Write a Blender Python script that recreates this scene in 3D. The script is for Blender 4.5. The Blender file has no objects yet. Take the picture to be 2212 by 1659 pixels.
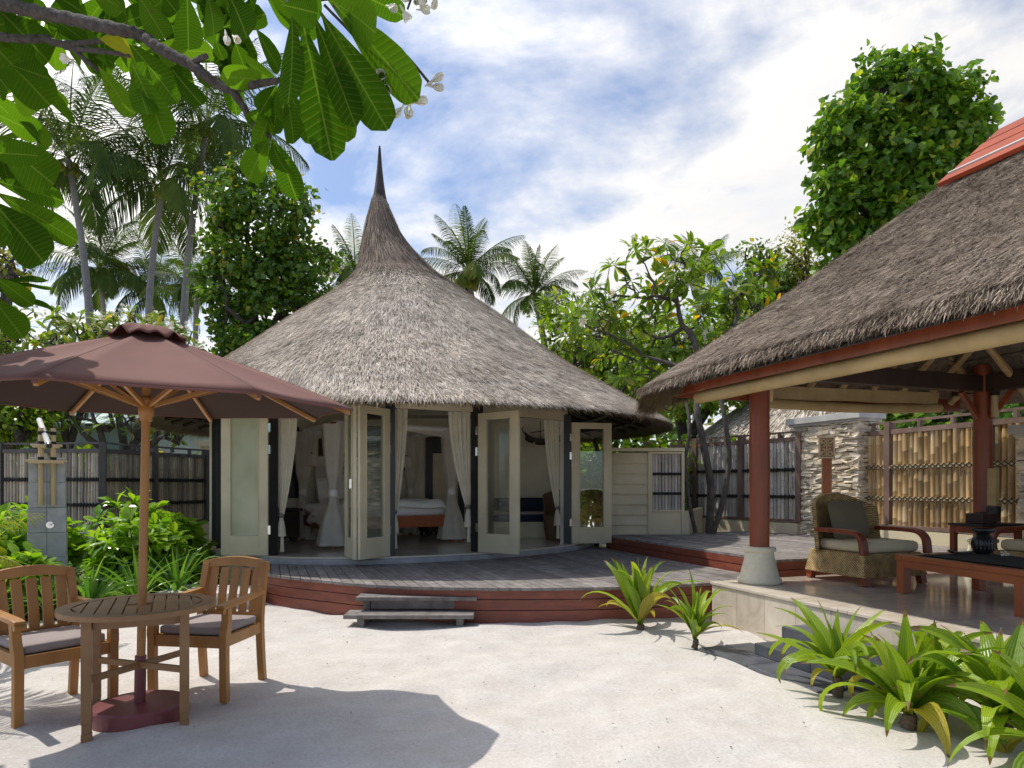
import bpy, math, random
import numpy as np
from mathutils import Vector
R = math.radians
rng = np.random.default_rng(11)
random.seed(5)
scene = bpy.context.scene
C = scene.collection
EYE, F, CU, CV = 1.41, 1475.0, 1106.0, 1050.0

def at(u, v, Y):
    return np.array([(u - CU) / F * Y, Y, EYE - (v - CV) / F * Y])

def V(*a):
    return np.array(a, float)

def nrm(a):
    a = np.asarray(a, float)
    return a / np.maximum(np.linalg.norm(a, axis=-1, keepdims=True), 1e-9)

# ------------------------------------------------------------ objects
OFF = {}

def tag(o, label=None, cat=None, group=None, kind=None):
    if label: o['label'] = label
    if cat: o['category'] = cat
    if group: o['group'] = group
    if kind: o['kind'] = kind
    return o

def thing(name, label, cat, loc=(0, 0, 0), rotz=0.0, group=None, local=False):
    o = bpy.data.objects.new(name, None)
    C.objects.link(o)
    o.empty_display_size = 0.2
    o.location = [float(x) for x in loc]
    o.rotation_euler = (0, 0, rotz)
    tag(o, label, cat, group)
    OFF[o.name] = np.zeros(3) if local else np.array(loc, float)
    return o

def copy_tree(o, parent=None):
    c = o.copy()
    C.objects.link(c)
    c.parent = parent
    OFF[c.name] = OFF.get(o.name, np.zeros(3))
    for ch in [x for x in list(C.objects) if x.parent == o]:
        copy_tree(ch, c)
    return c

class MB:
    def __init__(s):
        s.v, s.f, s.r, s.u, s.n = [], [], [], [], 0

    def add(s, v, f, r=0.5, uv=None):
        v = np.asarray(v, float).reshape(-1, 3)
        k = len(v)
        s.v.append(v)
        s.r.append(np.broadcast_to(np.asarray(r, float), (k,)))
        s.u.append(np.zeros((k, 3)) if uv is None else np.c_[np.asarray(uv, float).reshape(-1, 2), np.zeros(k)])
        if isinstance(f, np.ndarray):
            s.f.append(f.astype(np.int64) + s.n)
        else:
            by = {}
            for t in f:
                by.setdefault(len(t), []).append(t)
            for t in by.values():
                s.f.append(np.array(t, np.int64) + s.n)
        s.n += k
        return s

    def build(s, name, mat, parent=None, smooth=False, bevel=0, base=None, solid=0, world=True):
        me = bpy.data.meshes.new(name)
        v = np.concatenate(s.v)
        off = np.zeros(3)
        if parent is not None:
            off = OFF[parent.name] if world else off
        elif base is not None:
            off = np.array(base, float)
        v = v - off
        me.vertices.add(len(v))
        me.vertices.foreach_set('co', v.astype(np.float32).ravel())
        loops = np.concatenate([f.ravel() for f in s.f])
        tot = np.concatenate([np.full(len(f), f.shape[1]) for f in s.f])
        st = np.concatenate([[0], np.cumsum(tot)[:-1]])
        me.loops.add(len(loops))
        me.loops.foreach_set('vertex_index', loops.astype(np.int32))
        me.polygons.add(len(tot))
        me.polygons.foreach_set('loop_start', st.astype(np.int32))
        me.polygons.foreach_set('use_smooth', np.full(len(tot), bool(smooth)))
        me.update(calc_edges=True)
        a = me.attributes.new('rnd', 'FLOAT', 'POINT')
        a.data.foreach_set('value', np.concatenate(s.r).astype(np.float32))
        u = me.attributes.new('uvp', 'FLOAT_VECTOR', 'POINT')
        u.data.foreach_set('vector', np.concatenate(s.u).astype(np.float32).ravel())
        me.materials.append(mat)
        o = bpy.data.objects.new(name, me)
        C.objects.link(o)
        if parent is not None:
            o.parent = parent
            OFF[o.name] = OFF[parent.name]
        else:
            o.location = off
            OFF[o.name] = off
        if solid:
            m = o.modifiers.new('solid', 'SOLIDIFY'); m.thickness = solid; m.offset = 0
        if bevel:
            m = o.modifiers.new('bevel', 'BEVEL'); m.width = bevel; m.segments = 2; m.limit_method = 'ANGLE'; m.angle_limit = R(40)
        return o

# ------------------------------------------------------------ shapes
BF = np.array([(0, 3, 2, 1), (4, 5, 6, 7), (0, 1, 5, 4), (1, 2, 6, 5), (2, 3, 7, 6), (3, 0, 4, 7)])

def box(mb, c, size, rot=0.0, r=0.5, taper=1.0):
    sx, sy, sz = [x / 2 for x in size]
    p = []
    for z, t in ((-sz, 1.0), (sz, taper)):
        for x, y in ((-sx, -sy), (sx, -sy), (sx, sy), (-sx, sy)):
            p.append((x * t, y * t, z))
    p = np.array(p)
    cs, sn = math.cos(rot), math.sin(rot)
    q = np.c_[p[:, 0] * cs - p[:, 1] * sn, p[:, 0] * sn + p[:, 1] * cs, p[:, 2]]
    mb.add(q + np.array(c), BF, r)

def bar(mb, a, b, w, h, up=(0, 0, 1), r=0.5, w2=None, h2=None):
    a, b = np.array(a, float), np.array(b, float)
    d = nrm(b - a)
    up = np.array(up, float)
    if abs(np.dot(d, up)) > 0.98:
        up = V(0, 1, 0)
    s = nrm(np.cross(d, up)); t = np.cross(s, d)
    p = []
    for e, ww, hh in ((a, w, h), (b, w2 or w, h2 or h)):
        for x, y in ((-1, -1), (1, -1), (1, 1), (-1, 1)):
            p.append(e + s * x * ww / 2 + t * y * hh / 2)
    mb.add(p, BF, r)

def sweep_rect(mb, pts, w, h, side=None, r=0.5):
    """rectangular section swept along a polyline; side = fixed width axis"""
    pts = np.array(pts, float); n = len(pts)
    tan = nrm(np.gradient(pts, axis=0))
    w = np.broadcast_to(w, (n,)); h = np.broadcast_to(h, (n,))
    v = []
    for i in range(n):
        if side is None:
            s = nrm(np.cross(tan[i], (0, 0, 1)))
        else:
            s = nrm(np.array(side, float))
        t = nrm(np.cross(s, tan[i]))
        for x, y in ((-1, -1), (1, -1), (1, 1), (-1, 1)):
            v.append(pts[i] + s * x * w[i] / 2 + t * y * h[i] / 2)
    f = [(0, 3, 2, 1), tuple(4 * (n - 1) + k for k in range(4))]
    for i in range(n - 1):
        for k in range(4):
            a, b = 4 * i + k, 4 * i + (k + 1) % 4
            f.append((a, b, b + 4, a + 4))
    mb.add(v, f, r)

def tube(mb, pts, rad, n=8, r=0.5, cap=True):
    pts = np.array(pts, float); m = len(pts)
    rad = np.broadcast_to(np.asarray(rad, float), (m,))
    rr = np.broadcast_to(np.asarray(r, float), (m,))
    tan = nrm(np.gradient(pts, axis=0))
    ref = V(0, 0, 1) if abs(tan[0][2]) < 0.9 else V(1, 0, 0)
    a = nrm(np.cross(tan[0], ref))
    ang = np.linspace(0, 2 * math.pi, n, endpoint=False)
    v = np.zeros((m, n, 3))
    for i in range(m):
        a = nrm(a - tan[i] * np.dot(a, tan[i])); b = np.cross(tan[i], a)
        v[i] = pts[i] + rad[i] * (np.cos(ang)[:, None] * a + np.sin(ang)[:, None] * b)
    i, k = np.meshgrid(np.arange(m - 1), np.arange(n), indexing='ij')
    A = (i * n + k).ravel(); B = (i * n + (k + 1) % n).ravel()
    mb.add(v.reshape(-1, 3), np.c_[A, B, B + n, A + n], np.repeat(rr, n),
           np.c_[np.tile(ang, m), np.repeat(np.linspace(0, 1, m), n)])
    if cap:
        mb.add(v[0], [tuple(range(n))[::-1]], rr[0]); mb.add(v[-1], [tuple(range(n))], rr[-1])

def lathe(mb, prof, c=(0, 0, 0), n=24, r=0.5, cap=True):
    prof = np.array(prof, float); m = len(prof)
    ang = np.linspace(0, 2 * math.pi, n, endpoint=False)
    v = np.zeros((m, n, 3))
    v[:, :, 0] = prof[:, :1] * np.cos(ang) + c[0]
    v[:, :, 1] = prof[:, :1] * np.sin(ang) + c[1]
    v[:, :, 2] = prof[:, 1:] + c[2]
    i, k = np.meshgrid(np.arange(m - 1), np.arange(n), indexing='ij')
    A = (i * n + k).ravel(); B = (i * n + (k + 1) % n).ravel()
    mb.add(v.reshape(-1, 3), np.c_[A, B, B + n, A + n], r)
    if cap:
        mb.add(v[0], [tuple(range(n))[::-1]], r); mb.add(v[-1], [tuple(range(n))], r)

def prism(mb, poly, z0, z1, r=0.5):
    n = len(poly)
    p = np.array(poly, float)[:, :2]
    v = np.r_[np.c_[p, np.full(n, z0)], np.c_[p, np.full(n, z1)]]
    f = [tuple(range(n))[::-1], tuple(range(n, 2 * n))]
    f += [(k, (k + 1) % n, n + (k + 1) % n, n + k) for k in range(n)]
    mb.add(v, f, r)

def slab(mb, poly, z0f, z1f, r=0.5):
    n = len(poly)
    p = np.array(poly, float)
    v = np.r_[np.c_[p[:, :2], [z0f(q) for q in p]], np.c_[p[:, :2], [z1f(q) for q in p]]]
    f = [tuple(range(n))[::-1], tuple(range(n, 2 * n))]
    f += [(k, (k + 1) % n, n + (k + 1) % n, n + k) for k in range(n)]
    mb.add(v, f, r)

def grid_faces(m, n):
    i, k = np.meshgrid(np.arange(m - 1), np.arange(n - 1), indexing='ij')
    A = (i * n + k).ravel()
    return np.c_[A, A + 1, A + n + 1, A + n]

# ------------------------------------------------------------ leaves
def tmpl(rows, widths, fold=0.25):
    v, uv = [], []
    for t, w in zip(rows, widths):
        v += [(-w, t, fold * w), (0, t, 0), (w, t, fold * w)]
        uv += [(-w, t), (0, t), (w, t)]
    return np.array(v, float), grid_faces(len(rows), 3), np.array(uv, float)

OBOV = tmpl([0, .06, .2, .42, .63, .8, .92, 1.0], [.04, .07, .42, .82, 1.0, .9, .58, .05], .18)
OBOV_S = tmpl([0, .3, .62, .85, 1.0], [.05, .5, 1.0, .8, .08], .25)
HEART = (np.array([(0, 0, 0), (-.95, .22, .25), (-.72, .65, .22), (0, 1, 0), (.72, .65, .22), (.95, .22, .25)], float),
         np.array([(0, 3, 2, 1), (0, 5, 4, 3)]), np.array([(0, 0), (-1, .2), (-.7, .65), (0, 1), (.7, .65), (1, .2)], float))
LANCE = (np.array([(0, 0, 0), (-1, .4, .3), (0, 1, 0), (1, .4, .3)], float), np.array([(0, 2, 1), (0, 3, 2)]),
         np.array([(0, 0), (-1, .4), (0, 1), (1, .4)], float))

def leaves(mb, T, P, D, Nn, L, W, r, droop=0.0, wave=0.0):
    tv, tf, tu = T
    P = np.asarray(P, float); N = len(P)
    D = nrm(D); S = nrm(np.cross(D, Nn)); Nn = np.cross(S, D)
    L = np.broadcast_to(L, (N,))[:, None, None]; W = np.broadcast_to(W, (N,))[:, None, None]
    dr = np.broadcast_to(droop, (N,))[:, None, None]
    x, y, z = tv[None, :, 0:1], tv[None, :, 1:2], tv[None, :, 2:3]
    zz = z * W - dr * L * y * y
    if wave:
        ph = rng.uniform(0, 6.28, (N, 1, 1))
        zz = zz + wave * W * np.abs(x) * np.sin(y * 11 + ph + np.sign(x))
    v = P[:, None, :] + D[:, None, :] * (L * y) + S[:, None, :] * (W * x) + Nn[:, None, :] * zz
    k = len(tv)
    f = (tf[None] + (np.arange(N) * k)[:, None, None]).reshape(-1, tf.shape[1])
    mb.add(v.reshape(-1, 3), f, np.repeat(np.broadcast_to(r, (N,)), k), np.tile(tu, (N, 1)))

def straps(mb, base, az, e0, bend, L, W, r, rows=10, fold=0.35, prof=None, twist=0.0, power=1.4):
    """arching strap leaves, vectorised over N"""
    base = np.asarray(base, float); N = len(az)
    base = np.broadcast_to(base, (N, 3))
    t = np.linspace(0, 1, rows)
    if prof is None:
        prof = np.clip(np.minimum(0.55 + 1.6 * t, 1.0) * np.minimum(1, (1.02 - t) * 2.2) ** 0.8, 0.02, 1)
    e0, bend, L, W = [np.broadcast_to(q, (N,)) for q in (e0, bend, L, W)]
    ang = e0[:, None] - bend[:, None] * t[None] ** np.broadcast_to(power, (N,))[:, None]
    dl = L[:, None] / (rows - 1)
    h = np.c_[np.zeros(N), np.cumsum(np.cos(ang[:, :-1]) * dl, 1)]
    z = np.c_[np.zeros(N), np.cumsum(np.sin(ang[:, :-1]) * dl, 1)]
    ax = np.c_[np.cos(az), np.sin(az)]
    cx = base[:, None, 0] + h * ax[:, 0:1]; cy = base[:, None, 1] + h * ax[:, 1:2]; cz = base[:, None, 2] + z
    ctr = np.stack([cx, cy, cz], -1)
    side = np.stack([-ax[:, 1], ax[:, 0], np.zeros(N)], -1)[:, None, :]
    nn = np.stack([-np.sin(ang) * ax[:, 0:1], -np.sin(ang) * ax[:, 1:2], np.cos(ang)], -1)
    tw = np.broadcast_to(twist, (N,))[:, None] * t[None]
    sd = side * np.cos(tw)[..., None] + nn * np.sin(tw)[..., None]
    n2 = nn * np.cos(tw)[..., None] - side * np.sin(tw)[..., None]
    w = (W[:, None] * prof[None])[..., None]
    l = ctr + sd * w / 2 + n2 * w * fold / 2; rr = ctr - sd * w / 2 + n2 * w * fold / 2
    v = np.stack([l, ctr, rr], 2)
    f0 = grid_faces(rows, 3)
    f = (f0[None] + (np.arange(N) * rows * 3)[:, None, None]).reshape(-1, 4)
    uv = np.tile(np.stack([np.tile([-1, 0, 1], rows), np.repeat(t, 3)], -1), (N, 1))
    mb.add(v.reshape(-1, 3), f, np.repeat(np.broadcast_to(r, (N,)), rows * 3), uv)
    return ctr, ang

def strands(mb, P, D, Nn, L, W, r, lift=0.03, bow=0.0):
    N = len(P)
    D = nrm(D); S = nrm(np.cross(D, Nn)); Nn = np.cross(S, D)
    lift = np.broadcast_to(lift, (N,)); bow = np.broadcast_to(bow, (N,))
    v = np.zeros((N, 6, 3))
    for i, (t, w) in enumerate(((0, .8), (.5, 1.0), (1.0, .25))):
        c = P + D * (L * t)[:, None] + Nn * (lift * t + .004)[:, None] + V(0, 0, -1) * (bow * t * t)[:, None]
        v[:, 2 * i] = c - S * (W * w / 2)[:, None]
        v[:, 2 * i + 1] = c + S * (W * w / 2)[:, None]
    f0 = np.array([(0, 1, 3, 2), (2, 3, 5, 4)])
    f = (f0[None] + (np.arange(N) * 6)[:, None, None]).reshape(-1, 4)
    mb.add(v.reshape(-1, 3), f, np.repeat(r, 6))

# ------------------------------------------------------------ materials
class NT:
    def __init__(s, name):
        s.m = bpy.data.materials.new(name); s.m.use_nodes = True
        s.t = s.m.node_tree; s.t.nodes.clear()
        s.out = s.n('ShaderNodeOutputMaterial')

    def n(s, typ, **kw):
        x = s.t.nodes.new(typ)
        for k, v in kw.items():
            setattr(x, k, v)
        return x

    def l(s, a, b):
        s.t.links.new(a, b)

    def setv(s, sock, v):
        if hasattr(v, 'is_linked') or hasattr(v, 'links'):
            s.l(v, sock)
        else:
            sock.default_value = v

    def math(s, op, a, b=0.0, c=0.0):
        x = s.n('ShaderNodeMath', operation=op)
        for q, w in zip(x.inputs, (a, b, c)):
            s.setv(q, w)
        return x.outputs[0]

    def ramp(s, fac, stops):
        x = s.n('ShaderNodeValToRGB')
        e = x.color_ramp.elements
        while len(e) < len(stops):
            e.new(0.5)
        for el, (p, c) in zip(e, stops):
            el.position = p; el.color = (*c, 1)
        s.l(fac, x.inputs[0])
        return x.outputs[0]

    def mix(s, fac, a, b, mode='MIX'):
        x = s.n('ShaderNodeMix', data_type='RGBA', blend_type=mode)
        s.setv(x.inputs[0], fac)
        for q, w in ((x.inputs[6], a), (x.inputs[7], b)):
            if isinstance(w, tuple):
                q.default_value = (*w, 1)
            else:
                s.l(w, q)
        return x.outputs[2]

    def coord(s, scale=(1, 1, 1), kind='Object', rot=(0, 0, 0)):
        tc = s.n('ShaderNodeTexCoord'); mp = s.n('ShaderNodeMapping')
        mp.inputs['Scale'].default_value = scale
        mp.inputs['Rotation'].default_value = rot
        s.l(tc.outputs[kind], mp.inputs[0])
        return mp.outputs[0]

    def noise(s, vec, scale=5.0, detail=4.0, rough=0.55, dist=0.0):
        x = s.n('ShaderNodeTexNoise')
        s.l(vec, x.inputs['Vector'])
        x.inputs['Scale'].default_value = scale; x.inputs['Detail'].default_value = detail
        x.inputs['Roughness'].default_value = rough; x.inputs['Distortion'].default_value = dist
        return x.outputs[0]

    def attr(s, name, out='Fac'):
        x = s.n('ShaderNodeAttribute', attribute_name=name)
        return x.outputs[out]

    def bump(s, h, strength=0.3, dist=0.02):
        x = s.n('ShaderNodeBump')
        x.inputs['Strength'].default_value = strength; x.inputs['Distance'].default_value = dist
        s.l(h, x.inputs['Height'])
        return x.outputs[0]

    def pbr(s, col, rough=0.6, normal=None, **kw):
        p = s.n('ShaderNodeBsdfPrincipled')
        if isinstance(col, tuple):
            p.inputs['Base Color'].default_value = (*col, 1)
        else:
            s.l(col, p.inputs['Base Color'])
        s.setv(p.inputs['Roughness'], rough)
        for k, v in kw.items():
            s.setv(p.inputs[k.replace('_', ' ')], v)
        if normal is not None:
            s.l(normal, p.inputs['Normal'])
        s.l(p.outputs[0], s.out.inputs[0])
        return p

def mul(c, k):
    return tuple(x * k for x in c)

def surf(name, c1, c2, scale=6.0, stretch=(1, 1, 1), rough=0.6, bump=0.15, rnd=0.35, dist=0.01, detail=5, c3=None, **kw):
    """general mottled material: noise between c1 and c2, plus a per-piece tone from rnd"""
    t = NT(name)
    nz = t.noise(t.coord(stretch), scale, detail)
    stops = [(.3, c1), (.7, c2)] if c3 is None else [(.25, c1), (.5, c2), (.8, c3)]
    col = t.ramp(nz, stops)
    k = t.math('MULTIPLY_ADD', t.attr('rnd'), 2 * rnd, 1 - rnd)
    cm = t.n('ShaderNodeCombineColor')
    for q in cm.inputs: t.l(k, q)
    col = t.mix(1.0, col, cm.outputs[0], 'MULTIPLY')
    big = t.noise(t.coord(), 1.3, 3)
    k2 = t.ramp(big, [(.3, (.78, .78, .78)), (.7, (1.08, 1.08, 1.08))])
    col = t.mix(1.0, col, k2, 'MULTIPLY')
    t.pbr(col, rough, t.bump(nz, bump, dist) if bump else None, **kw)
    return t.m

LK = {'dark_tree_leaf': 1.45, 'heart_leaf': 1.45, 'frangipani_leaf': 1.3, 'hedge_leaf': 1.35, 'glossy_shrub_leaf': 1.12, 'palm_leaf': 1.6, 'yellowish_leaf': 1.25}
def leafmat(name, stops, rough=0.35, trans=0.35, veins=0, pleats=0, tcol=(1.25, 1.3, .5), spec=0.5, vein_col=(.30, .38, .10)):
    t = NT(name)
    lk = LK.get(name, 1.0); stops = [(p, (min(.8, c[0] * lk * (1.22 if lk > 1 else 1)), min(.8, c[1] * lk), c[2] * lk * (.85 if lk > 1 else 1))) for p, c in stops]
    if lk > 1.05: trans = min(.5, trans + .08)
    col = t.ramp(t.attr('rnd'), stops)
    big = t.noise(t.coord(), 2.5, 2)
    col = t.mix(1.0, col, t.ramp(big, [(.3, (.8, .82, .8)), (.7, (1.15, 1.12, 1.1))]), 'MULTIPLY')
    nm = None
    if veins:
        sx = t.n('ShaderNodeSeparateXYZ'); t.l(t.attr('uvp', 'Vector'), sx.inputs[0])
        ax = t.math('ABSOLUTE', sx.outputs[0])
        mid = t.math('LESS_THAN', ax, .045)
        ph = t.math('MULTIPLY', t.math('SUBTRACT', sx.outputs[1], t.math('MULTIPLY', ax, .07)), veins * 6.2832)
        ph = t.math('ADD', ph, t.math('MULTIPLY', t.noise(t.coord(), 9, 3), 5.0)); sn = t.math('SINE', ph)
        side = t.math('SMOOTH_MIN', t.math('MAXIMUM', t.math('MULTIPLY_ADD', sn, 6.0, -4.8), 0.0), 1.0, .2)
        side = t.math('MULTIPLY', side, .55)
        vf = t.math('MAXIMUM', mid, side)
        col = t.mix(t.math('MULTIPLY', vf, .5), col, vein_col)
        sp = t.noise(t.coord(), 60, 2)
        col = t.mix(t.math('MULTIPLY', t.math('GREATER_THAN', sp, .70), .6), col, (.10, .07, .02))
        nm = t.bump(t.math('ADD', sn, t.math('MULTIPLY', mid, 2.0)), .12, .002)
    if pleats:
        sx = t.n('ShaderNodeSeparateXYZ'); t.l(t.attr('uvp', 'Vector'), sx.inputs[0])
        w = t.math('SINE', t.math('MULTIPLY', sx.outputs[0], pleats))
        col = t.mix(1.0, col, t.ramp(t.math('MULTIPLY_ADD', w, .5, .5), [(0, (.80, .84, .8)), (1, (1.12, 1.1, 1.1))]), 'MULTIPLY')
        tipn = t.math('ADD', sx.outputs[1], t.math('MULTIPLY', t.noise(t.coord(), 14, 2), .12))
        col = t.mix(t.ramp(tipn, [(.985, (0, 0, 0)), (1.05, (1, 1, 1))]), col, (.22, .13, .05))
        nm = t.bump(w, .35, .003)
    p = t.pbr(col, rough, nm)
    p.inputs['Specular IOR Level'].default_value = spec
    tr = t.n('ShaderNodeBsdfTranslucent')
    t.l(t.mix(1.0, col, tcol, 'MULTIPLY'), tr.inputs[0])
    if nm is not None: t.l(nm, tr.inputs['Normal'])
    ms = t.n('ShaderNodeMixShader'); ms.inputs[0].default_value = trans
    t.l(p.outputs[0], ms.inputs[1]); t.l(tr.outputs[0], ms.inputs[2])
    t.l(ms.outputs[0], t.out.inputs[0])
    return t.m

def thatchmat(name, stops, rough=0.9):
    t = NT(name)
    col = t.ramp(t.attr('rnd'), stops)
    big = t.noise(t.coord(), 1.6, 4, .6)
    col = t.mix(1.0, col, t.ramp(big, [(.3, (.72, .68, .64)), (.5, (.98, .96, .94)), (.7, (1.15, 1.14, 1.12))]), 'MULTIPLY')
    fine = t.noise(t.coord((1, 1, .35)), 7.0, 4, .65)
    col = t.mix(1.0, col, t.ramp(fine, [(.32, (.66, .63, .60)), (.52, (1, 1, 1)), (.75, (1.1, 1.1, 1.1))]), 'MULTIPLY')
    t.pbr(col, rough)
    return t.m

def fabric(name, c, trans=0.0, sheen=0.0, rough=0.9, bump=.1, scale=400):
    t = NT(name)
    nz = t.math('ADD', t.noise(t.coord(), scale, 2), t.math('MULTIPLY', t.noise(t.coord(), 7, 4), 4.0))
    nz2 = t.noise(t.coord(), 4, 5)
    col = t.mix(nz2, mul(c, .78), mul(c, 1.16))
    p = t.pbr(col, rough, t.bump(nz, bump, .002))
    p.inputs['Sheen Weight'].default_value = sheen
    if trans:
        tr = t.n('ShaderNodeBsdfTranslucent'); t.l(col, tr.inputs[0])
        ms = t.n('ShaderNodeMixShader'); ms.inputs[0].default_value = trans
        t.l(p.outputs[0], ms.inputs[1]); t.l(tr.outputs[0], ms.inputs[2]); t.l(ms.outputs[0], t.out.inputs[0])
    return t.m

def glassmat(name, tint=(.95, .97, .95), clear=.8, rough=.02):
    t = NT(name)
    a = t.n('ShaderNodeBsdfTransparent'); a.inputs[0].default_value = (*tint, 1)
    g = t.n('ShaderNodeBsdfGlossy'); g.inputs['Roughness'].default_value = rough
    fr = t.n('ShaderNodeFresnel'); fr.inputs[0].default_value = 1.5
    k = t.math('ADD', t.math('MULTIPLY', fr.outputs[0], clear), .04)
    ms = t.n('ShaderNodeMixShader'); t.l(k, ms.inputs[0]); t.l(a.outputs[0], ms.inputs[1]); t.l(g.outputs[0], ms.inputs[2])
    t.l(ms.outputs[0], t.out.inputs[0])
    return t.m

M = {}
M['teak'] = surf('teak', (.37, .158, .038), (.48, .232, .064), 7, (1, 1, .12), .42, .08, .14)
M['teak_table'] = surf('teak_table', (.25, .12, .046), (.35, .18, .074), 7, (.25, 1, 1), .4, .08, .15)
M['deck_grey'] = surf('deck_grey', (.135, .115, .102), (.28, .25, .23), 9, (1, 1, 1), .75, .3, .34)
M['deck_red'] = surf('deck_red', (.17, .045, .026), (.29, .075, .042), 5, (1, 1, 4), .5, .1, .22)
M['red_wood'] = surf('red_wood', (.18, .038, .013), (.30, .072, .026), 9, (1, 1, .12), .38, .05, .15)
M['red_table'] = surf('red_table', (.30, .075, .024), (.37, .10, .034), 6, (1, .2, 1), .3, .04, .1)
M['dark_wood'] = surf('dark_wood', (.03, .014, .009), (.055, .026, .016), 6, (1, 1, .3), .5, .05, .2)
M['cream'] = surf('cream_paint', (.66, .57, .38), (.70, .61, .42), 3, rough=.5, bump=.03, rnd=.08)
M['door_cream'] = surf('door_cream', (.64, .55, .36), (.69, .60, .40), 3, rough=.4, bump=.02, rnd=.08)
M['wall_in'] = surf('wall_plaster', (.88, .81, .64), (.90, .83, .67), 3, rough=.7, bump=.04, rnd=.05)
M['black'] = surf('black_paint', (.012, .012, .014), (.02, .02, .022), 3, rough=.4, bump=.02, rnd=.1)
M['lash'] = surf('dark_cord', (.012, .010, .009), (.03, .026, .022), 40, rough=.9, bump=.1, rnd=.2)
M['bamboo_grey'] = surf('bamboo_grey', (.29, .235, .175), (.46, .39, .30), 5, (2, 2, .5), .6, .08, .5, c3=(.48, .37, .23))
M['bamboo_silver'] = surf('bamboo_silver', (.34, .31, .275), (.55, .51, .46), 5, (2, 2, .5), .55, .08, .45, c3=(.62, .52, .36))
M['bamboo_tan'] = surf('bamboo_tan', (.35, .21, .08), (.48, .32, .14), 4, (2, 2, .5), .45, .05, .45, c3=(.60, .50, .34))
M['bamboo_cut'] = surf('bamboo_cut', (.52, .37, .18), (.62, .48, .27), 6, (2, 2, .4), .5, .05, .2)
M['fence_wood'] = surf('fence_wood', (.07, .06, .055), (.13, .11, .10), 8, (1, 1, .3), .7, .1, .25)
M['fence_brown'] = surf('fence_brown', (.15, .09, .065), (.25, .165, .125), 8, (1, 1, .3), .7, .1, .25)
M['maroon'] = surf('maroon_paint', (.17, .038, .040), (.20, .05, .05), 4, rough=.45, bump=.03, rnd=.1)
M['canopy'] = fabric('canopy_cloth', (.17, .070, .055))
M['underside_shade'] = fabric('canopy_underside_shade', (.045, .020, .013))  # same cloth darkened, shade under the canopy put into the colour
M['cushion'] = fabric('taupe_cushion', (.34, .285, .275))
M['cushion_cream'] = fabric('cream_cushion', (.62, .52, .34))
M['cushion_olive'] = fabric('olive_cushion', (.17, .14, .085))
M['navy'] = fabric('navy_fabric', (.02, .022, .05))
M['linen'] = fabric('white_linen', (.90, .88, .85))
M['drape'] = fabric('sheer_drape', (.88, .82, .66), .35)
M['net'] = fabric('bed_net', (.90, .86, .76), .4)
M['blind'] = surf('blind_canvas', (.44, .31, .135), (.52, .38, .19), 5, (1, 1, 1), .7, .1, .1)
M['slate'] = surf('slate', (.055, .06, .07), (.12, .125, .14), 6, rough=.45, bump=.2, rnd=.3)
M['slate_light'] = surf('slate_light', (.38, .38, .38), (.52, .52, .52), 9, rough=.55, bump=.15, rnd=.25)
M['stone_base'] = surf('carved_stone', (.68, .60, .43), (.76, .69, .53), 30, rough=.8, bump=.25, rnd=.1)
M['capstone'] = surf('cap_stone', (.52, .50, .46), (.60, .58, .54), 6, rough=.7, bump=.05, rnd=.1)
M['ledge'] = surf('ledge_stone', (.54, .44, .30), (.76, .66, .50), 7, rough=.85, bump=.4, rnd=.34, c3=(.86, .80, .68))
M['sill'] = surf('grey_sill', (.30, .30, .30), (.40, .40, .39), 5, rough=.55, bump=.08, rnd=.1)
M['chrome'] = surf('chrome', (.7, .7, .7), (.8, .8, .8), 3, rough=.15, bump=0, rnd=.0, Metallic=1.0)
M['ceramic'] = surf('black_ceramic', (.012, .012, .013), (.025, .025, .027), 20, rough=.28, bump=.1, rnd=.1)
M['petal'] = leafmat('petal', [(0, (.75, .72, .62)), (1, (.85, .83, .76))], .6, .3, tcol=(1, 1, .95))
M['petal_eye'] = surf('petal_eye', (.8, .55, .05), (.85, .6, .08), 5, rough=.6, bump=0, rnd=0)
M['stub'] = surf('stem_bark', (.07, .045, .028), (.17, .12, .08), 30, (1, 1, 2), .9, .6, .2)
M['bark'] = surf('bark', (.12, .105, .09), (.28, .25, .22), 14, (1, 1, .5), .9, .6, .2)
M['bark_dark'] = surf('bark_dark', (.045, .038, .03), (.12, .10, .082), 14, (1, 1, .6), .9, .6, .2)
M['bark_twig'] = surf('twig_bark', (.030, .024, .020), (.095, .078, .066), 60, (1, 1, 1), .95, 1.0, .1, dist=.006)
M['palm_bark'] = surf('palm_bark', (.19, .175, .17), (.32, .30, .29), 10, (1, 1, 4), .9, .5, .1)
M['wicker_dark'] = surf('dark_basket', (.14, .07, .04), (.2, .11, .06), 60, (1, 1, 3), .7, .3, .2)
M['ridge_red'] = surf('ridge_red', (.27, .036, .008), (.34, .052, .012), 5, rough=.75, bump=.04, rnd=.2)
M['teal'] = surf('teal_roof', (.25, .42, .38), (.33, .5, .46), 5, rough=.5, bump=.05, rnd=.1)
M['pale_wall'] = surf('pale_green_wall', (.42, .50, .47), (.48, .56, .53), 3, rough=.7, bump=.03, rnd=.05)
M['soil'] = surf('soil', (.035, .026, .018), (.09, .07, .05), 14, rough=.95, bump=.5, rnd=.1)
M['thatch'] = thatchmat('pale_thatch', [(0, (.10, .078, .06)), (.25, (.47, .40, .33)), (.6, (.78, .70, .60)), (1, (.95, .90, .82))])
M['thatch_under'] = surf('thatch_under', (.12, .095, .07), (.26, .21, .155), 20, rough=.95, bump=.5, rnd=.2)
M['thatch_brown'] = thatchmat('brown_thatch', [(0, (.05, .037, .028)), (.3, (.235, .182, .138)), (.7, (.43, .345, .27)), (.93, (.60, .51, .41)), (1, (.66, .59, .50))])
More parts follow.
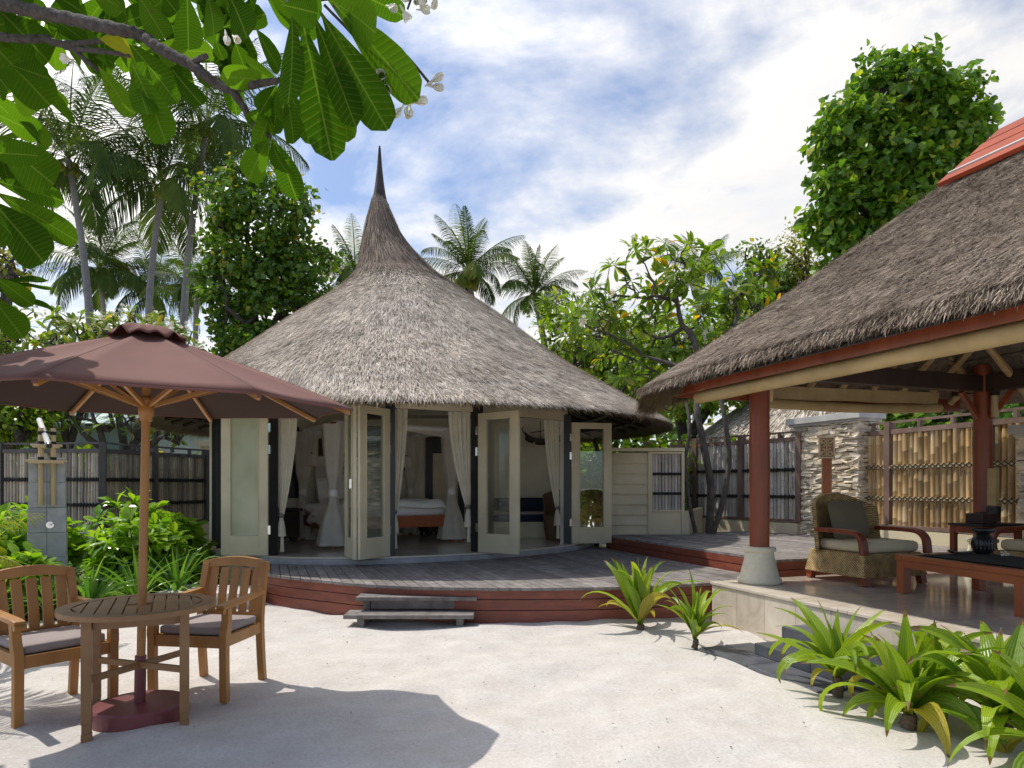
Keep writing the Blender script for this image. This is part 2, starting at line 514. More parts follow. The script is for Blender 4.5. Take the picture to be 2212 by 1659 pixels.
M['thatch_neck'] = thatchmat('dark_thatch', [(0, (.09, .064, .047)), (.5, (.22, .17, .13)), (1, (.42, .34, .265))])
M['straw'] = thatchmat('straw_fringe', [(0, (.16, .115, .07)), (.5, (.30, .225, .135)), (1, (.48, .39, .26))])
M['spire'] = surf('spire_wood', (.02, .014, .012), (.05, .038, .033), 10, rough=.6, bump=.3, rnd=.3)
M['glass'] = glassmat('clear_glass')

def frosted():
    t = NT('frosted_glass')
    nz = t.noise(t.coord((1, 1, .7)), 2.2, 3)
    col = t.ramp(nz, [(.3, (.36, .37, .22)), (.7, (.50, .50, .34))])
    t.pbr(col, .12, None, Specular_IOR_Level=.6)
    return t.m
M['frosted'] = frosted()

def wicker():
    t = NT('wicker')
    c = t.coord((1, 1, 1))
    sx = t.n('ShaderNodeSeparateXYZ'); t.l(c, sx.inputs[0])
    h = t.math('ADD', sx.outputs[0], sx.outputs[1])
    a = t.math('SINE', t.math('MULTIPLY', h, 190.0))
    zc = t.math('MULTIPLY', sx.outputs[2], 250.0)
    b = t.math('SINE', zc)
    w = t.math('MULTIPLY', a, b)
    nz = t.noise(c, 12, 3)
    col = t.ramp(t.math('ADD', t.math('MULTIPLY', w, .36), nz), [(.2, (.13, .075, .026)), (.5, (.40, .255, .095)), (.8, (.62, .44, .19))])
    t.pbr(col, .5, t.bump(w, .8, .006))
    return t.m
M['wicker'] = wicker()

def sand():
    t = NT('sand')
    c = t.coord()
    fine = t.noise(c, 55, 6, .7); mid = t.noise(c, 4.0, 5, .6); grit = t.noise(c, 260, 2)
    col = t.ramp(mid, [(.25, (.51, .468, .42)), (.5, (.555, .515, .472)), (.75, (.61, .575, .535))])
    col = t.mix(t.math('MULTIPLY', t.math('LESS_THAN', grit, .315), .6), col, (.25, .20, .15))
    col = t.mix(1.0, col, t.ramp(fine, [(.3, (.80, .785, .765)), (.5, (.97, .97, .97)), (.7, (1.10, 1.10, 1.10))]), 'MULTIPLY')
    v = t.n('ShaderNodeTexVoronoi'); t.l(t.coord((1, 1, 1)), v.inputs['Vector']); v.inputs['Scale'].default_value = 2.6
    h = t.math('ADD', t.math('MULTIPLY', mid, 3.0), t.math('ADD', t.math('MULTIPLY', fine, .5), t.math('MULTIPLY', grit, .12)))
    t.pbr(col, .95, t.bump(h, .36, .03))
    return t.m
M['sand'] = sand()

def marble(name, rough, c=((.42, .35, .265), (.55, .475, .38), (.62, .55, .455)), tile=None):
    t = NT(name)
    cv = t.coord()
    a = t.noise(cv, 3.5, 8, .65, 1.2); b = t.noise(cv, 1.1, 3)
    col = t.ramp(a, [(.3, c[0]), (.5, c[1]), (.72, c[2])])
    col = t.mix(1.0, col, t.ramp(b, [(.3, (.85, .84, .82)), (.7, (1.1, 1.1, 1.1))]), 'MULTIPLY')
    k = t.math('MULTIPLY_ADD', t.attr('rnd'), .44, .78)
    cm = t.n('ShaderNodeCombineColor')
    for q in cm.inputs: t.l(k, q)
    col = t.mix(1.0, col, cm.outputs[0], 'MULTIPLY')
    t.pbr(col, rough)
    return t.m
M['marble'] = marble('honed_marble', .45)
M['marble_floor'] = marble('polished_marble', .09, ((.42, .35, .28), (.52, .44, .36), (.58, .50, .42)))
M['hut_floor'] = marble('hut_floor_stone', .15, ((.50, .43, .34), (.58, .51, .42), (.64, .57, .48)))

M['leaf_big'] = leafmat('frangipani_leaf_near', [(0, (.028, .075, .006)), (.5, (.045, .11, .008)), (.85, (.08, .17, .012)), (.93, (.12, .23, .015)), (1, (.40, .30, .03))], .6, .5, veins=17, spec=0.0, tcol=(1.55, 1.65, .5), vein_col=(.17, .25, .05))
M['leaf_frangi'] = leafmat('frangipani_leaf', [(0, (.05, .12, .016)), (.5, (.11, .22, .026)), (.88, (.18, .30, .035)), (.93, (.36, .30, .03)), (1, (.5, .33, .02))], .28, .4)
M['leaf_frangi_yellow'] = leafmat('flowering_frangipani_leaf', [(0, (.10, .19, .02)), (.5, (.20, .30, .03)), (.85, (.34, .38, .04)), (1, (.6, .42, .03))], .28, .45)
M['leaf_dark'] = leafmat('dark_tree_leaf', [(0, (.022, .065, .012)), (.55, (.06, .145, .02)), (.9, (.13, .24, .028)), (1, (.26, .26, .03))], .28, .35)
M['leaf_heart'] = leafmat('heart_leaf', [(0, (.03, .095, .014)), (.55, (.075, .18, .022)), (.9, (.15, .28, .03)), (1, (.28, .34, .05))], .26, .36)
M['leaf_yellow'] = leafmat('yellowish_leaf', [(0, (.09, .15, .018)), (.6, (.18, .23, .026)), (1, (.34, .25, .03))], .45, .38)
M['leaf_hedge'] = leafmat('hedge_leaf', [(0, (.06, .14, .014)), (.55, (.14, .26, .024)), (.93, (.24, .36, .035)), (1, (.42, .38, .03))], .32, .42)
M['leaf_shrub'] = leafmat('glossy_shrub_leaf', [(0, (.09, .24, .02)), (.5, (.18, .38, .03)), (1, (.30, .50, .05))], .2, .45, spec=.6)
M['leaf_strap'] = leafmat('strap_leaf', [(0, (.13, .24, .02)), (.5, (.28, .40, .03)), (.9, (.40, .50, .05)), (1, (.46, .38, .05))], .33, .42, pleats=22)
M['leaf_spider'] = leafmat('spider_leaf', [(0, (.07, .19, .025)), (.5, (.15, .30, .035)), (1, (.30, .44, .09))], .3, .4)
M['leaf_palm'] = leafmat('palm_leaf', [(0, (.020, .046, .016)), (.5, (.038, .078, .022)), (.9, (.075, .125, .03)), (1, (.16, .15, .05))], .7, .25, spec=.2)
M['leaf_areca'] = leafmat('areca_leaf', [(0, (.16, .22, .02)), (.6, (.3, .33, .03)), (1, (.45, .33, .03))], .4, .35)
GLOW = 2.2
SUN_E, SKY_E, EXPO = 3.4, .135, 0.19
CLOUD_LOC = (3.1, 1.7, 0); CLOUD_B = 6.5; SKY_TINT = (.77, .88, 1.03)
CLOUD_STOPS = [(.41, (.12, .12, .12)), (.48, (.42, .42, .42)), (.58, (.97, .97, .97))]
# ============================================================ ground
def make_ground():
    def axis(a, b, fine):
        far = np.array([3, 8, 20, 50, 120, 300])
        return np.r_[a - far[::-1], np.linspace(a, b, fine), b + far]
    xs = axis(-9, 6, 190); ys = axis(0.5, 11, 150)
    X, Y = np.meshgrid(xs, ys, indexing='ij')
    Z = np.zeros_like(X)
    g = np.random.default_rng(3)
    for _ in range(60):
        k = g.uniform(1.5, 16); th = g.uniform(0, 6.28)
        Z += np.sin((X * math.cos(th) + Y * math.sin(th)) * k + g.uniform(0, 6.28)) * .010 / k ** .75
    fade = np.clip((X + 9) / 2, 0, 1) * np.clip((6 - X) / 2, 0, 1) * np.clip((11 - Y) / 2, 0, 1)
    Z = Z * fade - .008
    # little heaps round the feet
    for x, y, s, h in ((-2.83, 4.06, .13, .02), (-2.41, 4.68, .16, .03), (-1.87, 4.56, .10, .015), (-2.2, 4.75, .2, .012), (-2.36, 3.8, .1, .012)):
        Z += h * np.exp(-((X - x) ** 2 + (Y - y) ** 2) / (s * s))
    mb = MB()
    mb.add(np.stack([X, Y, Z], -1).reshape(-1, 3), grid_faces(len(xs), len(ys))[:, ::-1])
    o = mb.build('ground', M['sand'], smooth=True)
    tag(o, 'pale raked coral sand of the courtyard', 'ground', kind='structure')
make_ground()

# planting soil on the left, a few mm above the sand
mb = MB()
pl = [(-7.5, 6.9), (-6.2, 6.75), (-5.2, 7.0), (-4.3, 7.5), (-4.05, 8.3), (-4.4, 9.4), (-4.9, 11), (-5.4, 13), (-9, 13), (-9, 8)]
prism(mb, pl, -.02, .022)
tag(mb.build('soil', M['soil']), 'dark planting soil under the shrubs', 'soil', kind='structure')

# ============================================================ timber decks
U1 = nrm(V(-.3387, .9409)); U2 = V(U1[1], -U1[0])          # board direction and its normal
DZ = .36
FRONT = np.array([(-3.62, 9.3), (-3.33, 8.75), (-3.04, 8.3), (-2.62, 7.92), (-2.03, 7.56), (-1.556, 7.3), (-1.02, 7.14), (-.37, 7.06), (.06, 7.05), (.9, 7.10), (1.7, 7.28), (2.06, 7.40), (2.22, 7.46)])
def catmull(p, k=6):
    p = np.array(p, float)
    q = np.r_[[2 * p[0] - p[1]], p, [2 * p[-1] - p[-2]]]
    out = []
    for i in range(1, len(q) - 2):
        for t in np.linspace(0, 1, k, endpoint=False):
            a, b, c, d = q[i - 1], q[i], q[i + 1], q[i + 2]
            out.append(.5 * (2 * b + (c - a) * t + (2 * a - 5 * b + 4 * c - d) * t * t + (3 * b - a - 3 * c + d) * t ** 3))
    out.append(p[-1])
    return np.array(out)
ARC = catmull(FRONT, 6)
def make_deck():
    st = ARC @ np.array([U2, U1]).T                        # (across, along)
    st = np.r_[st, [(np.dot(PV0, U2), np.dot(PV0, U1)) for PV0 in (V(2.094 + .3387 * -.03 + .9409 * q, 7.15 + .9409 * .03 + .3387 * q) for q in (.02, .5, 1.03))]]
    o_ = np.argsort(st[:, 0]); ac, al = st[o_, 0], st[o_, 1]
    deck = thing('timber_deck', 'curved grey weathered timber deck with red fascia in front of the hut', 'deck', (-.5, 7.06, 0))
    tag(deck, kind='structure')
    mb = MB(); pitch, gap = .105, .009
    a = ac.min()
    while a < ac.max() - .03:
        b = min(a + pitch - gap, ac.max())
        fa, fb = np.interp(a, ac, al) - .015, np.interp(b, ac, al) - .015
        back = 12.6
        tone = rng.uniform(.2, .8)
        # each board in two or three lengths with butt joints
        cuts = [0.0] + sorted(rng.uniform(.25, .75, 1).tolist()) + [1.0]
        for c0, c1 in zip(cuts[:-1], cuts[1:]):
            tone = np.clip(rng.normal(.5, .22), 0, 1)
            la0, lb0 = fa + (back - fa) * c0 + (.003 if c0 else 0), fb + (back - fb) * c0 + (.003 if c0 else 0)
            la1, lb1 = fa + (back - fa) * c1, fb + (back - fb) * c1
            pts = [U2 * a + U1 * la0, U2 * b + U1 * lb0, U2 * b + U1 * lb1, U2 * a + U1 * la1]
            zz = DZ + rng.uniform(-.0015, .0015)
            prism(mb, pts, zz - .03, zz, tone)
        a += pitch
    mb.build('deck_boards', M['deck_grey'], deck)
    for k, (z0, z1) in enumerate(((.238, .335), (.125, .230), (-.02, .116))):
        mb = MB()
        n = len(ARC)
        tan = nrm(np.gradient(ARC, axis=0)); out = np.c_[tan[:, 1], -tan[:, 0]]
        A = ARC - out * (.02 + .004 * k); B = ARC - out * (.06 + .004 * k)
        for i0 in range(0, n - 1, 22):
            i1 = min(i0 + 22, n - 1)
            tone = rng.uniform(.25, .75)
            m = i1 - i0 + 1
            v = []
            for i in range(i0, i1 + 1):
                v += [(*A[i], z0), (*A[i], z1), (*B[i], z1), (*B[i], z0)]
            f = []
            for i in range(m - 1):
                for q in range(4):
                    f.append((4 * i + q, 4 * i + (q + 1) % 4, 4 * i + 4 + (q + 1) % 4, 4 * i + 4 + q))
            f += [(3, 2, 1, 0), tuple(4 * (m - 1) + q for q in range(4))]
            mb.add(v, f, tone)
        mb.build('fascia_board', M['deck_red'], deck)
    mb = MB()
    tan = nrm(np.gradient(ARC, axis=0)); out = np.c_[tan[:, 1], -tan[:, 0]]
    inner = ARC - out * .10
    poly = list(map(tuple, inner)) + [(2.2, 12), (-3.6, 12)]
    prism(mb, poly, -.02, .30)
    mb.build('deck_frame', M['dark_wood'], deck)
make_deck()

def PV(s, o, z=0.0):
    return V(2.094 + .3387 * s + .9409 * o, 7.15 - .9409 * s + .3387 * o, z)
PROT = math.atan2(.3387, .9409)                             # world angle of the pavilion's o axis

def make_raised_deck():
    d = thing('raised_deck', 'raised square platform of silvery grey boards with red fascia beside the pavilion', 'deck', PV(-.25, 1.05))
    tag(d, kind='structure')
    mb = MB(); o = 1.06
    while o < 5.6:
        s1 = -.26
        cuts = [s1, -.26 - rng.uniform(1.0, 3.2), -4.45]
        for c0, c1 in zip(cuts[:-1], cuts[1:]):
            p = [PV(c0, o)[:2], PV(c0, o + .096)[:2], PV(c1 + .004, o + .096)[:2], PV(c1 + .004, o)[:2]]
            zz = .573 + rng.uniform(-.0015, .0015)
            prism(mb, p, zz - .03, zz, np.clip(rng.normal(.62, .2), 0, 1))
        o += .105
    mb.build('deck_boards', M['deck_grey'], d)
    for z0, z1, ins in ((.455, .545, .012), (.34, .447, .016)):
        mb = MB()
        z0 = max(z0, .30)
        p = [PV(-.25 - ins, 1.05 + ins)[:2], PV(-.25 - ins, 1.09 + ins)[:2], PV(-4.4, 1.09 + ins)[:2], PV(-4.4, 1.05 + ins)[:2]]
        prism(mb, p, z0, z1, rng.uniform(.4, .6))
        mb.build('fascia_board', M['deck_red'], d)
        mb = MB()
        p = [PV(-.25 - ins, 1.093 + ins)[:2], PV(-.29 - ins, 1.093 + ins)[:2], PV(-.29 - ins, 5.4)[:2], PV(-.25 - ins, 5.4)[:2]]
        prism(mb, p, z0 if z0 > .4 else .02, z1, rng.uniform(.4, .6))
        mb.build('fascia_board', M['deck_red'], d)
    mb = MB()
    prism(mb, [PV(-.34, 1.16)[:2], PV(-.34, 5.5)[:2], PV(-4.35, 5.5)[:2], PV(-4.35, 1.16)[:2]], .0, .54)
    mb.build('deck_frame', M['dark_wood'], d)
make_raised_deck()

# wooden steps in front of the deck
def wooden_steps():
    t = thing('wooden_steps', 'two grey timber plank steps standing on the sand in front of the deck', 'steps', (-1.0, 6.85, 0))
    def tread(u0, u1, v0, z, dep, nm):
        a, b = at(u0, v0, F * (EYE - z) / (v0 - CV)), at(u1, v0, F * (EYE - z) / (v0 - CV))
        mb = MB()
        for k in range(3):
            y0 = a[1] + k * dep / 3
            box(mb, ((a[0] + b[0]) / 2, y0 + dep / 6 - .004, z - .02), (b[0] - a[0], dep / 3 - .008, .04), 0, rng.uniform(.3, .7))
        return mb.build('tread', M['deck_grey'], t, bevel=.004), a, b
    _, a, b = tread(741, 1023, 1329, .115, .30, 'tread')
    _, c, d = tread(768, 1030, 1290, .262, .32, 'tread')
    for x in (a[0] + .17, b[0] - .14):
        mb = MB()
        box(mb, (x, a[1] + .17, .035), (.07, .30, .085), 0, .4)
        box(mb, (x, a[1] + .45, .11), (.07, .26, .24), 0, .4)
        mb.build('stringer', M['deck_grey'], t)
    mb = MB()
    box(mb, ((c[0] + d[0]) / 2, c[1] + .06, .175), (d[0] - c[0] - .3, .02, .085), 0, .3)
    mb.build('riser', M['deck_grey'], t)
wooden_steps()

# flat stone step left of the deck
mb = MB()
box(mb, (-3.58, 8.25, .14), (1.15, .62, .06), -.12, .7); box(mb, (-3.56, 8.27, .05), (1.05, .5, .14), -.12, .3)
tag(mb.build('stone_step', M['capstone'], base=(-3.58, 8.25, 0), bevel=.008), 'low pale stone step at the left end of the curved deck', 'step')

# ============================================================ round thatched hut
FZ = .455
RING = [(-5.05, 11.4), (-4.42, 10.35), (-3.33, 9.45), (-1.67, 9.37), (-.51, 9.96), (.92, 11.35), (1.15, 13.3), (-.6, 13.75), (-1.85, 13.72), (-4.3, 11.85)]
RING = [np.array(p) for p in RING]
CEN = np.mean(RING, 0)
hut = thing('thatched_hut', 'round villa with tall pointed grey thatched roof, dark spire and open cream doors', 'hut', (-1.85, 12.4, 0))

def wall_seg(name, a, b, z0, z1, mat, th=.12, inset=0.0):
    a, b = np.array(a, float), np.array(b, float)
    d = nrm(b - a); n = V(-d[1], d[0])
    if np.dot(n, CEN - a) < 0: n = -n
    mb = MB()
    a2, b2 = a + d * inset, b - d * inset
    prism(mb, [a2, b2, b2 + n * th, a2 + n * th], z0, z1)
    return mb.build(name, mat, hut)

# plinth / sill: a curved grey step following the wall line
sill = catmull([(-5.35, 11.9), (-5.15, 11.2), (-4.55, 10.15), (-3.45, 9.33), (-2.5, 9.12), (-1.62, 9.22), (-.4, 9.80), (.45, 10.5), (1.05, 11.2), (1.45, 12.2), (1.5, 13)], 5)
mb = MB(); prism(mb, list(map(tuple, sill)) + [(1.4, 13.6), (-1.9, 14.0), (-4.6, 12.2)], .30, FZ - .03)
mb.build('sill', M['sill'], hut, bevel=.012)
mb = MB(); cc = CEN
prism(mb, [cc + (p - cc) * .985 for p in sill] + [V(1.35, 13.5), V(-1.9, 13.9), V(-4.5, 12.1)], FZ - .026, FZ)
mb.build('floor', M['hut_floor'], hut)
# cream base block at the far left
mb = MB(); prism(mb, [(-5.2, 11.5), (-4.62, 10.2), (-3.75, 9.5), (-3.6, 9.66), (-4.4, 10.36), (-5.0, 11.5)], 0, .47)
mb.build('plinth', M['cream'], hut)

WT = 2.52
wall_seg('wall', RING[0], RING[1], FZ, WT, M['cream'], inset=.05)
wall_seg('wall', RING[1], RING[2], FZ, WT, M['cream'], inset=.05)
wall_seg('wall', RING[5], RING[6], FZ, 1.05, M['wall_in'], inset=.02)  # unseen right wall, upper part left open as an added way in for daylight
wall_seg('wall', RING[5] * .94 + RING[6] * .06, RING[5], 1.05, 2.75, M['wall_in'], inset=.001)
wall_seg('wall', RING[6], RING[6] * .85 + RING[5] * .15, 1.05, 2.75, M['wall_in'], inset=.001)
wall_seg('wall', RING[6], RING[7], FZ, 2.75, M['wall_in'])
wall_seg('wall', RING[7], RING[8], FZ, 2.75, M['wall_in'])
wall_seg('wall', RING[8], RING[9], FZ, 2.75, M['wall_in'])
wall_seg('wall', RING[9], RING[0], FZ, .9, M['wall_in'])
wall_seg('wall', RING[9], RING[9] * .85 + RING[0] * .15, .9, 2.75, M['wall_in'], inset=.001)
wall_seg('wall', RING[0], RING[0] * .85 + RING[9] * .15, .9, 2.75, M['wall_in'], inset=.001)
for i in range(0, 5):                                      # header over doors and front walls
    wall_seg('lintel', RING[i], RING[i + 1], WT - .03, 2.82, M['dark_wood'] if i < 0 else M['cream'], th=.09, inset=.004)
mb = MB(); prism(mb, [cc + (p - cc) * .97 for p in RING], 2.83, 2.87)
mb.build('ceiling', M['linen'], hut)
for k in (1, 2, 3, 4, 5):                                # black posts
    p = RING[k]; n = nrm(CEN - p)
    mb = MB(); ang = math.atan2(n[1], n[0])
    box(mb, (p[0], p[1], (FZ + WT) / 2 + .02), (.12, .13, WT - FZ + .1), ang)
    mb.build('post', M['black'], hut)
mb = MB()
for q in (.62,):
    p = RING[0] + (RING[1] - RING[0]) * q; o = nrm(p - CEN) * .03
    box(mb, (p[0] + o[0], p[1] + o[1], (FZ + WT) / 2), (.06, .06, WT - FZ), .5)
mb.build('post', M['black'], hut)

def door(h, tip, z0, z1, glass, pane_u=(.19, .81), zb=.27, zt=.10, hinges=True, handle=False, th=.045):
    h, tip = np.array(h, float), np.array(tip, float)
    e = nrm(tip - h); L = np.linalg.norm(tip - h); n = V(-e[1], e[0])
    ang = math.atan2(e[1], e[0])
    def bx(mb, a, b, za, zc, t=th):
        m = h + e * (a + b) / 2
        box(mb, (m[0], m[1], (za + zc) / 2), (b - a, t, zc - za), ang)
    mb = MB(); a, b = L * pane_u[0], L * pane_u[1]
    bx(mb, 0, a, z0, z1); bx(mb, b, L, z0, z1); bx(mb, a, b, z0, z0 + zb); bx(mb, a, b, z1 - zt, z1)
    for q, w in ((a, .012), (b - .012, .012)):
        bx(mb, q, q + w, z0 + zb, z1 - zt, th + .014)
    d = mb.build('door', M['door_cream'], hut, bevel=.003)
    mb = MB(); bx(mb, a + .002, b - .002, z0 + zb + .002, z1 - zt - .002, .008)
    mb.build('glass_pane', glass, d)
    if hinges:
        for z in (z0 + .35, z1 - .55, z1 - .25):
            mb = MB(); box(mb, (*(h - e * .02 - n * 0), z), (.035, .06, .12), ang); mb.build('hinge', M['chrome'], d)
    if handle:
        mb = MB(); p = h + e * (L - .06) - n * .05
        box(mb, (p[0], p[1], z0 + .98), (.03, .03, .12), ang)
        bar(mb, (p[0], p[1], z0 + 1.0), (p[0] - e[0] * .1, p[1] - e[1] * .1, z0 + 1.0), .018, .018)
        mb.build('handle', M['chrome'], d)
    return d
door((-3.34, 9.36), (-3.985, 9.37), .46, 2.46, M['frosted'])
door((-1.68, 9.32), (-1.972, 8.79), .46, 2.46, M['glass'])
door((-2.27, 9.34), (-2.020, 8.785), .46, 2.46, M['glass'], hinges=False, handle=True)
door((-.48, 9.88), (.10, 9.46), .46, 2.46, M['glass'])
door((.98, 11.27), (1.66, 11.42), .46, 2.46, M['glass'])

# roof ------------------------------------------------------
# (z, radius, x centre, y centre)
PROF = np.array([(2.43, 4.62, -1.73, 12.78), (2.50, 4.53, -1.74, 12.77), (2.66, 4.30, -1.78, 12.75), (2.97, 3.88, -1.87, 12.72), (3.58, 2.95, -1.97, 12.65), (4.30, 1.96, -1.96, 12.5), (4.70, 1.36, -1.95, 12.4),
                 (4.95, 1.02, -1.99, 12.35), (5.20, .72, -2.07, 12.32), (5.42, .56, -2.15, 12.3), (5.70, .405, -2.26, 12.3), (6.04, .26, -2.345, 12.3), (6.42, .15, -2.385, 12.3)])
pp = catmull(PROF, 5)
def roof_pt(q, th):
    """q index float on pp, th angle -> point, down tangent, normal"""
    i = np.clip(q, 0, len(pp) - 1.001); k = i.astype(int); f = (i - k)[:, None]
    P = pp[k] * (1 - f) + pp[k + 1] * f
    T = pp[k] - pp[k + 1]
    c, s = np.cos(th), np.sin(th)
    pos = np.c_[P[:, 2] + P[:, 1] * c, P[:, 3] + P[:, 1] * s, P[:, 0]]
    dn = nrm(np.c_[T[:, 2] + T[:, 1] * c, T[:, 3] + T[:, 1] * s, T[:, 0]])
    tang = np.c_[-s, c, 0 * s]
    n = nrm(np.cross(tang, -dn)); n *= np.sign(np.sum(n * np.c_[c, s, .5 + 0 * s], 1))[:, None]
    return pos, dn, n, tang
mb = MB(); NA = 96
th = np.linspace(0, 2 * math.pi, NA, endpoint=False)
ri = np.arange(len(pp), dtype=float)
allp = np.concatenate([roof_pt(np.full(NA, min(q, len(pp) - 1.002)), th)[0] for q in ri])
i, k = np.meshgrid(np.arange(len(pp) - 1), np.arange(NA), indexing='ij')
A = (i * NA + k).ravel(); B = (i * NA + (k + 1) % NA).ravel()
mb.add(allp, np.c_[A, B, B + NA, A + NA])
# soffit
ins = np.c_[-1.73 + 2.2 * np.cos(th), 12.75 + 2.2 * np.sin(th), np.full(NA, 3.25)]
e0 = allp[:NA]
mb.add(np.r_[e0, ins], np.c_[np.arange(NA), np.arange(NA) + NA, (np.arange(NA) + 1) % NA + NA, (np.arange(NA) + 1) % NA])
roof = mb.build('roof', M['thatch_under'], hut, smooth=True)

def hut_thatch():
    # area weighted sampling along the profile
    seg = np.linalg.norm(np.diff(pp, axis=0), axis=1) * (pp[:-1, 1] + pp[1:, 1]) * math.pi
    cum = np.r_[0, np.cumsum(seg)]
    def sample(N, q0, q1, front=.86):
        u = rng.uniform(np.interp(q0, np.arange(len(pp)), cum), np.interp(q1, np.arange(len(pp)), cum), N)
        q = np.interp(u, cum, np.arange(len(pp)))
        a = np.where(rng.uniform(size=N) < front, rng.uniform(-math.pi - .35, .35, N), rng.uniform(.35, math.pi - .35, N))
        return q, a
    qn = int(np.argmax(pp[:, 0] > 5.28)); qk = int(np.argmax(pp[:, 0] > 5.08))
    mb = MB(); N = 200000
    q, a = sample(N, 1, qn)
    P, D, Nn, T = roof_pt(q, a)
    D = D + T * rng.normal(0, .17, N)[:, None] + V(0, 0, 0)
    L = rng.uniform(.10, .30, N) * np.clip(.45 + q * 0 + P[:, 2] * 0 + .55 * np.clip((5.6 - P[:, 2]) / 1.5, 0, 1), 0, 1)
    P = P - D * (L * .5)[:, None]
    clump = .5 + .5 * np.sin(a * 37 + 3 * np.sin(q * 1.7) + 2 * np.sin(a * 11))
    r = np.clip(rng.normal(.56, .25, N) + .12 * (clump - .5), 0, 1)
    r[rng.uniform(size=N) < .12] *= .25
    strands(mb, P, D, Nn, L, rng.uniform(.0035, .0085, N), r, rng.uniform(.010, .045, N))
    mb.build('thatch', M['thatch'], roof)
    # fringe at the eave: pale straw tips, a few long ones
    mb = MB(); N = 15000
    q = rng.uniform(0, 4.5, N); a = np.where(rng.uniform(size=N) < .85, rng.uniform(-math.pi - .3, .3, N), rng.uniform(0, math.pi, N))
    P, D, Nn, T = roof_pt(np.clip(q, 0, 8), a)
    D2 = nrm(D + V(0, 0, -.16) + T * rng.normal(0, .22, N)[:, None])
    L = rng.uniform(.04, .10, N); lg = rng.uniform(size=N) < .04; L[lg] *= 1.9
    strands(mb, P - D2 * .06, D2, Nn, L, rng.uniform(.006, .014, N), np.clip(rng.normal(.55, .28, N), 0, 1), rng.uniform(0, .03, N), .015)
    # inner fringe hanging under the edge
    N = 5000; a = rng.uniform(-math.pi - .4, math.pi, N)
    rq = 4.58 - rng.uniform(0, .25, N); P = np.c_[-1.73 + rq * np.cos(a), 12.78 + rq * np.sin(a), 2.44 + .12 * (4.58 - rq)]
    D2 = nrm(np.c_[np.cos(a) * .8, np.sin(a) * .8, -np.ones(N) * .7] + rng.normal(0, .2, (N, 3)))
    strands(mb, P, D2, np.c_[np.cos(a), np.sin(a), .3 + 0 * a], rng.uniform(.04, .11, N), rng.uniform(.006, .012, N), np.clip(rng.normal(.35, .25, N), 0, 1), .01, .02)
    mb.build('eave_fringe', M['straw'], roof)
    # neck overlay
    mb = MB(); N = 9000
    q = rng.uniform(qk, len(pp) - 1.5, N); a = rng.uniform(-math.pi - .6, math.pi - .6, N)
    P, D, Nn, T = roof_pt(q, a)
    L = rng.uniform(.35, .8, N)
    P = P + Nn * .02 - D * (L * .35)[:, None]
    strands(mb, P, D + T * rng.normal(0, .07, N)[:, None], Nn, L, rng.uniform(.006, .013, N), np.clip(rng.normal(.5, .26, N), 0, 1), rng.uniform(.0, .05, N))
    mb.build('ridge_thatch', M['thatch_neck'], roof)
hut_thatch()
mb = MB()
x0, y0 = -2.385, 12.3
prof = [(.20, 6.18), (.205, 6.24)]
for k in range(8):
    z = 6.26 + k * .03; prof += [(.205 - k * .006, z), (.213 - k * .006, z + .012), (.203 - k * .006, z + .026)]
lathe(mb, prof + [(.15, 6.5)], (x0, y0, 0), 20, .8)
mb.build('spire_binding', M['bark'], roof, smooth=True)
mb = MB()
prof = []
for k in range(26):
    t = k / 25; z = 6.46 + t * 1.0; r0 = np.interp(z, [6.40, 6.65, 6.85, 7.1, 7.3, 7.5], [.158, .108, .078, .050, .034, .02]); prof += [(r0 * 1.035, z), (r0 * .985, z + .028)]
prof += [(.012, 7.54)]
lathe(mb, prof, (x0, y0, 0), 16, .5)
mb.build('spire', M['spire'], roof)
# rafters under the right hand eave
for a in np.linspace(-math.pi - .5, .6, 30):
    mb = MB()
    p0 = (-1.73 + 4.25 * math.cos(a), 12.75 + 4.25 * math.sin(a), 2.50); p1 = (-1.73 + 2.3 * math.cos(a), 12.75 + 2.3 * math.sin(a), 3.2)
    tube(mb, [p0, p1], .035, 6)
    mb.build('rafter', M['dark_wood'], roof)
for rr, zz in ((4.0, 2.60), (3.5, 2.74)):
    mb = MB(); aa = np.linspace(0, 2 * math.pi, 60)
    tube(mb, np.c_[-1.73 + rr * np.cos(aa), 12.75 + rr * np.sin(aa), np.full(60, zz)], .04, 6, cap=False)
    mb.build('eave_beam', M['dark_wood'], roof)

# ---- inside the hut
# black framed inner door and window on the back wall
def back_panel(a, b, z0, z1, mat, nm, off=.10, th=.03):
    a, b = np.array(a), np.array(b); d = nrm(b - a); n = V(-d[1], d[0])
    if np.dot(n, CEN - a) < 0: n = -n
    mb = MB(); a2, b2 = a + n * (.12 + .004), b + n * (.12 + .004)
    prism(mb, [a2, b2, b2 + n * th, a2 + n * th], z0, z1)
    return mb.build(nm, mat, hut)
W7, W8 = RING[7], RING[8]
back_panel(W8 + (W7 - W8) * .10, W8 + (W7 - W8) * .22, FZ, 2.5, M['black'], 'door_frame', th=.06)
back_panel(W8 + (W7 - W8) * .22, W8 + (W7 - W8) * .62, FZ, 2.05, M['cream'], 'inner_door', th=.04)
back_panel(W8 + (W7 - W8) * .22, W8 + (W7 - W8) * .62, 2.06, 2.5, M['black'], 'transom_window', th=.03)
back_panel(W8 + (W7 - W8) * .62, W8 + (W7 - W8) * .72, FZ, 2.5, M['black'], 'door_frame', th=.06)
W9 = RING[9]
back_panel(W8 + (W9 - W8) * .90, W8 + (W9 - W8) * .82, 1.2, 2.45, M['black'], 'window_frame', th=.05)
back_panel(W8 + (W9 - W8) * .70, W8 + (W9 - W8) * .30, 1.95, 2.5, M['dark_wood'], 'window_frame', th=.04)

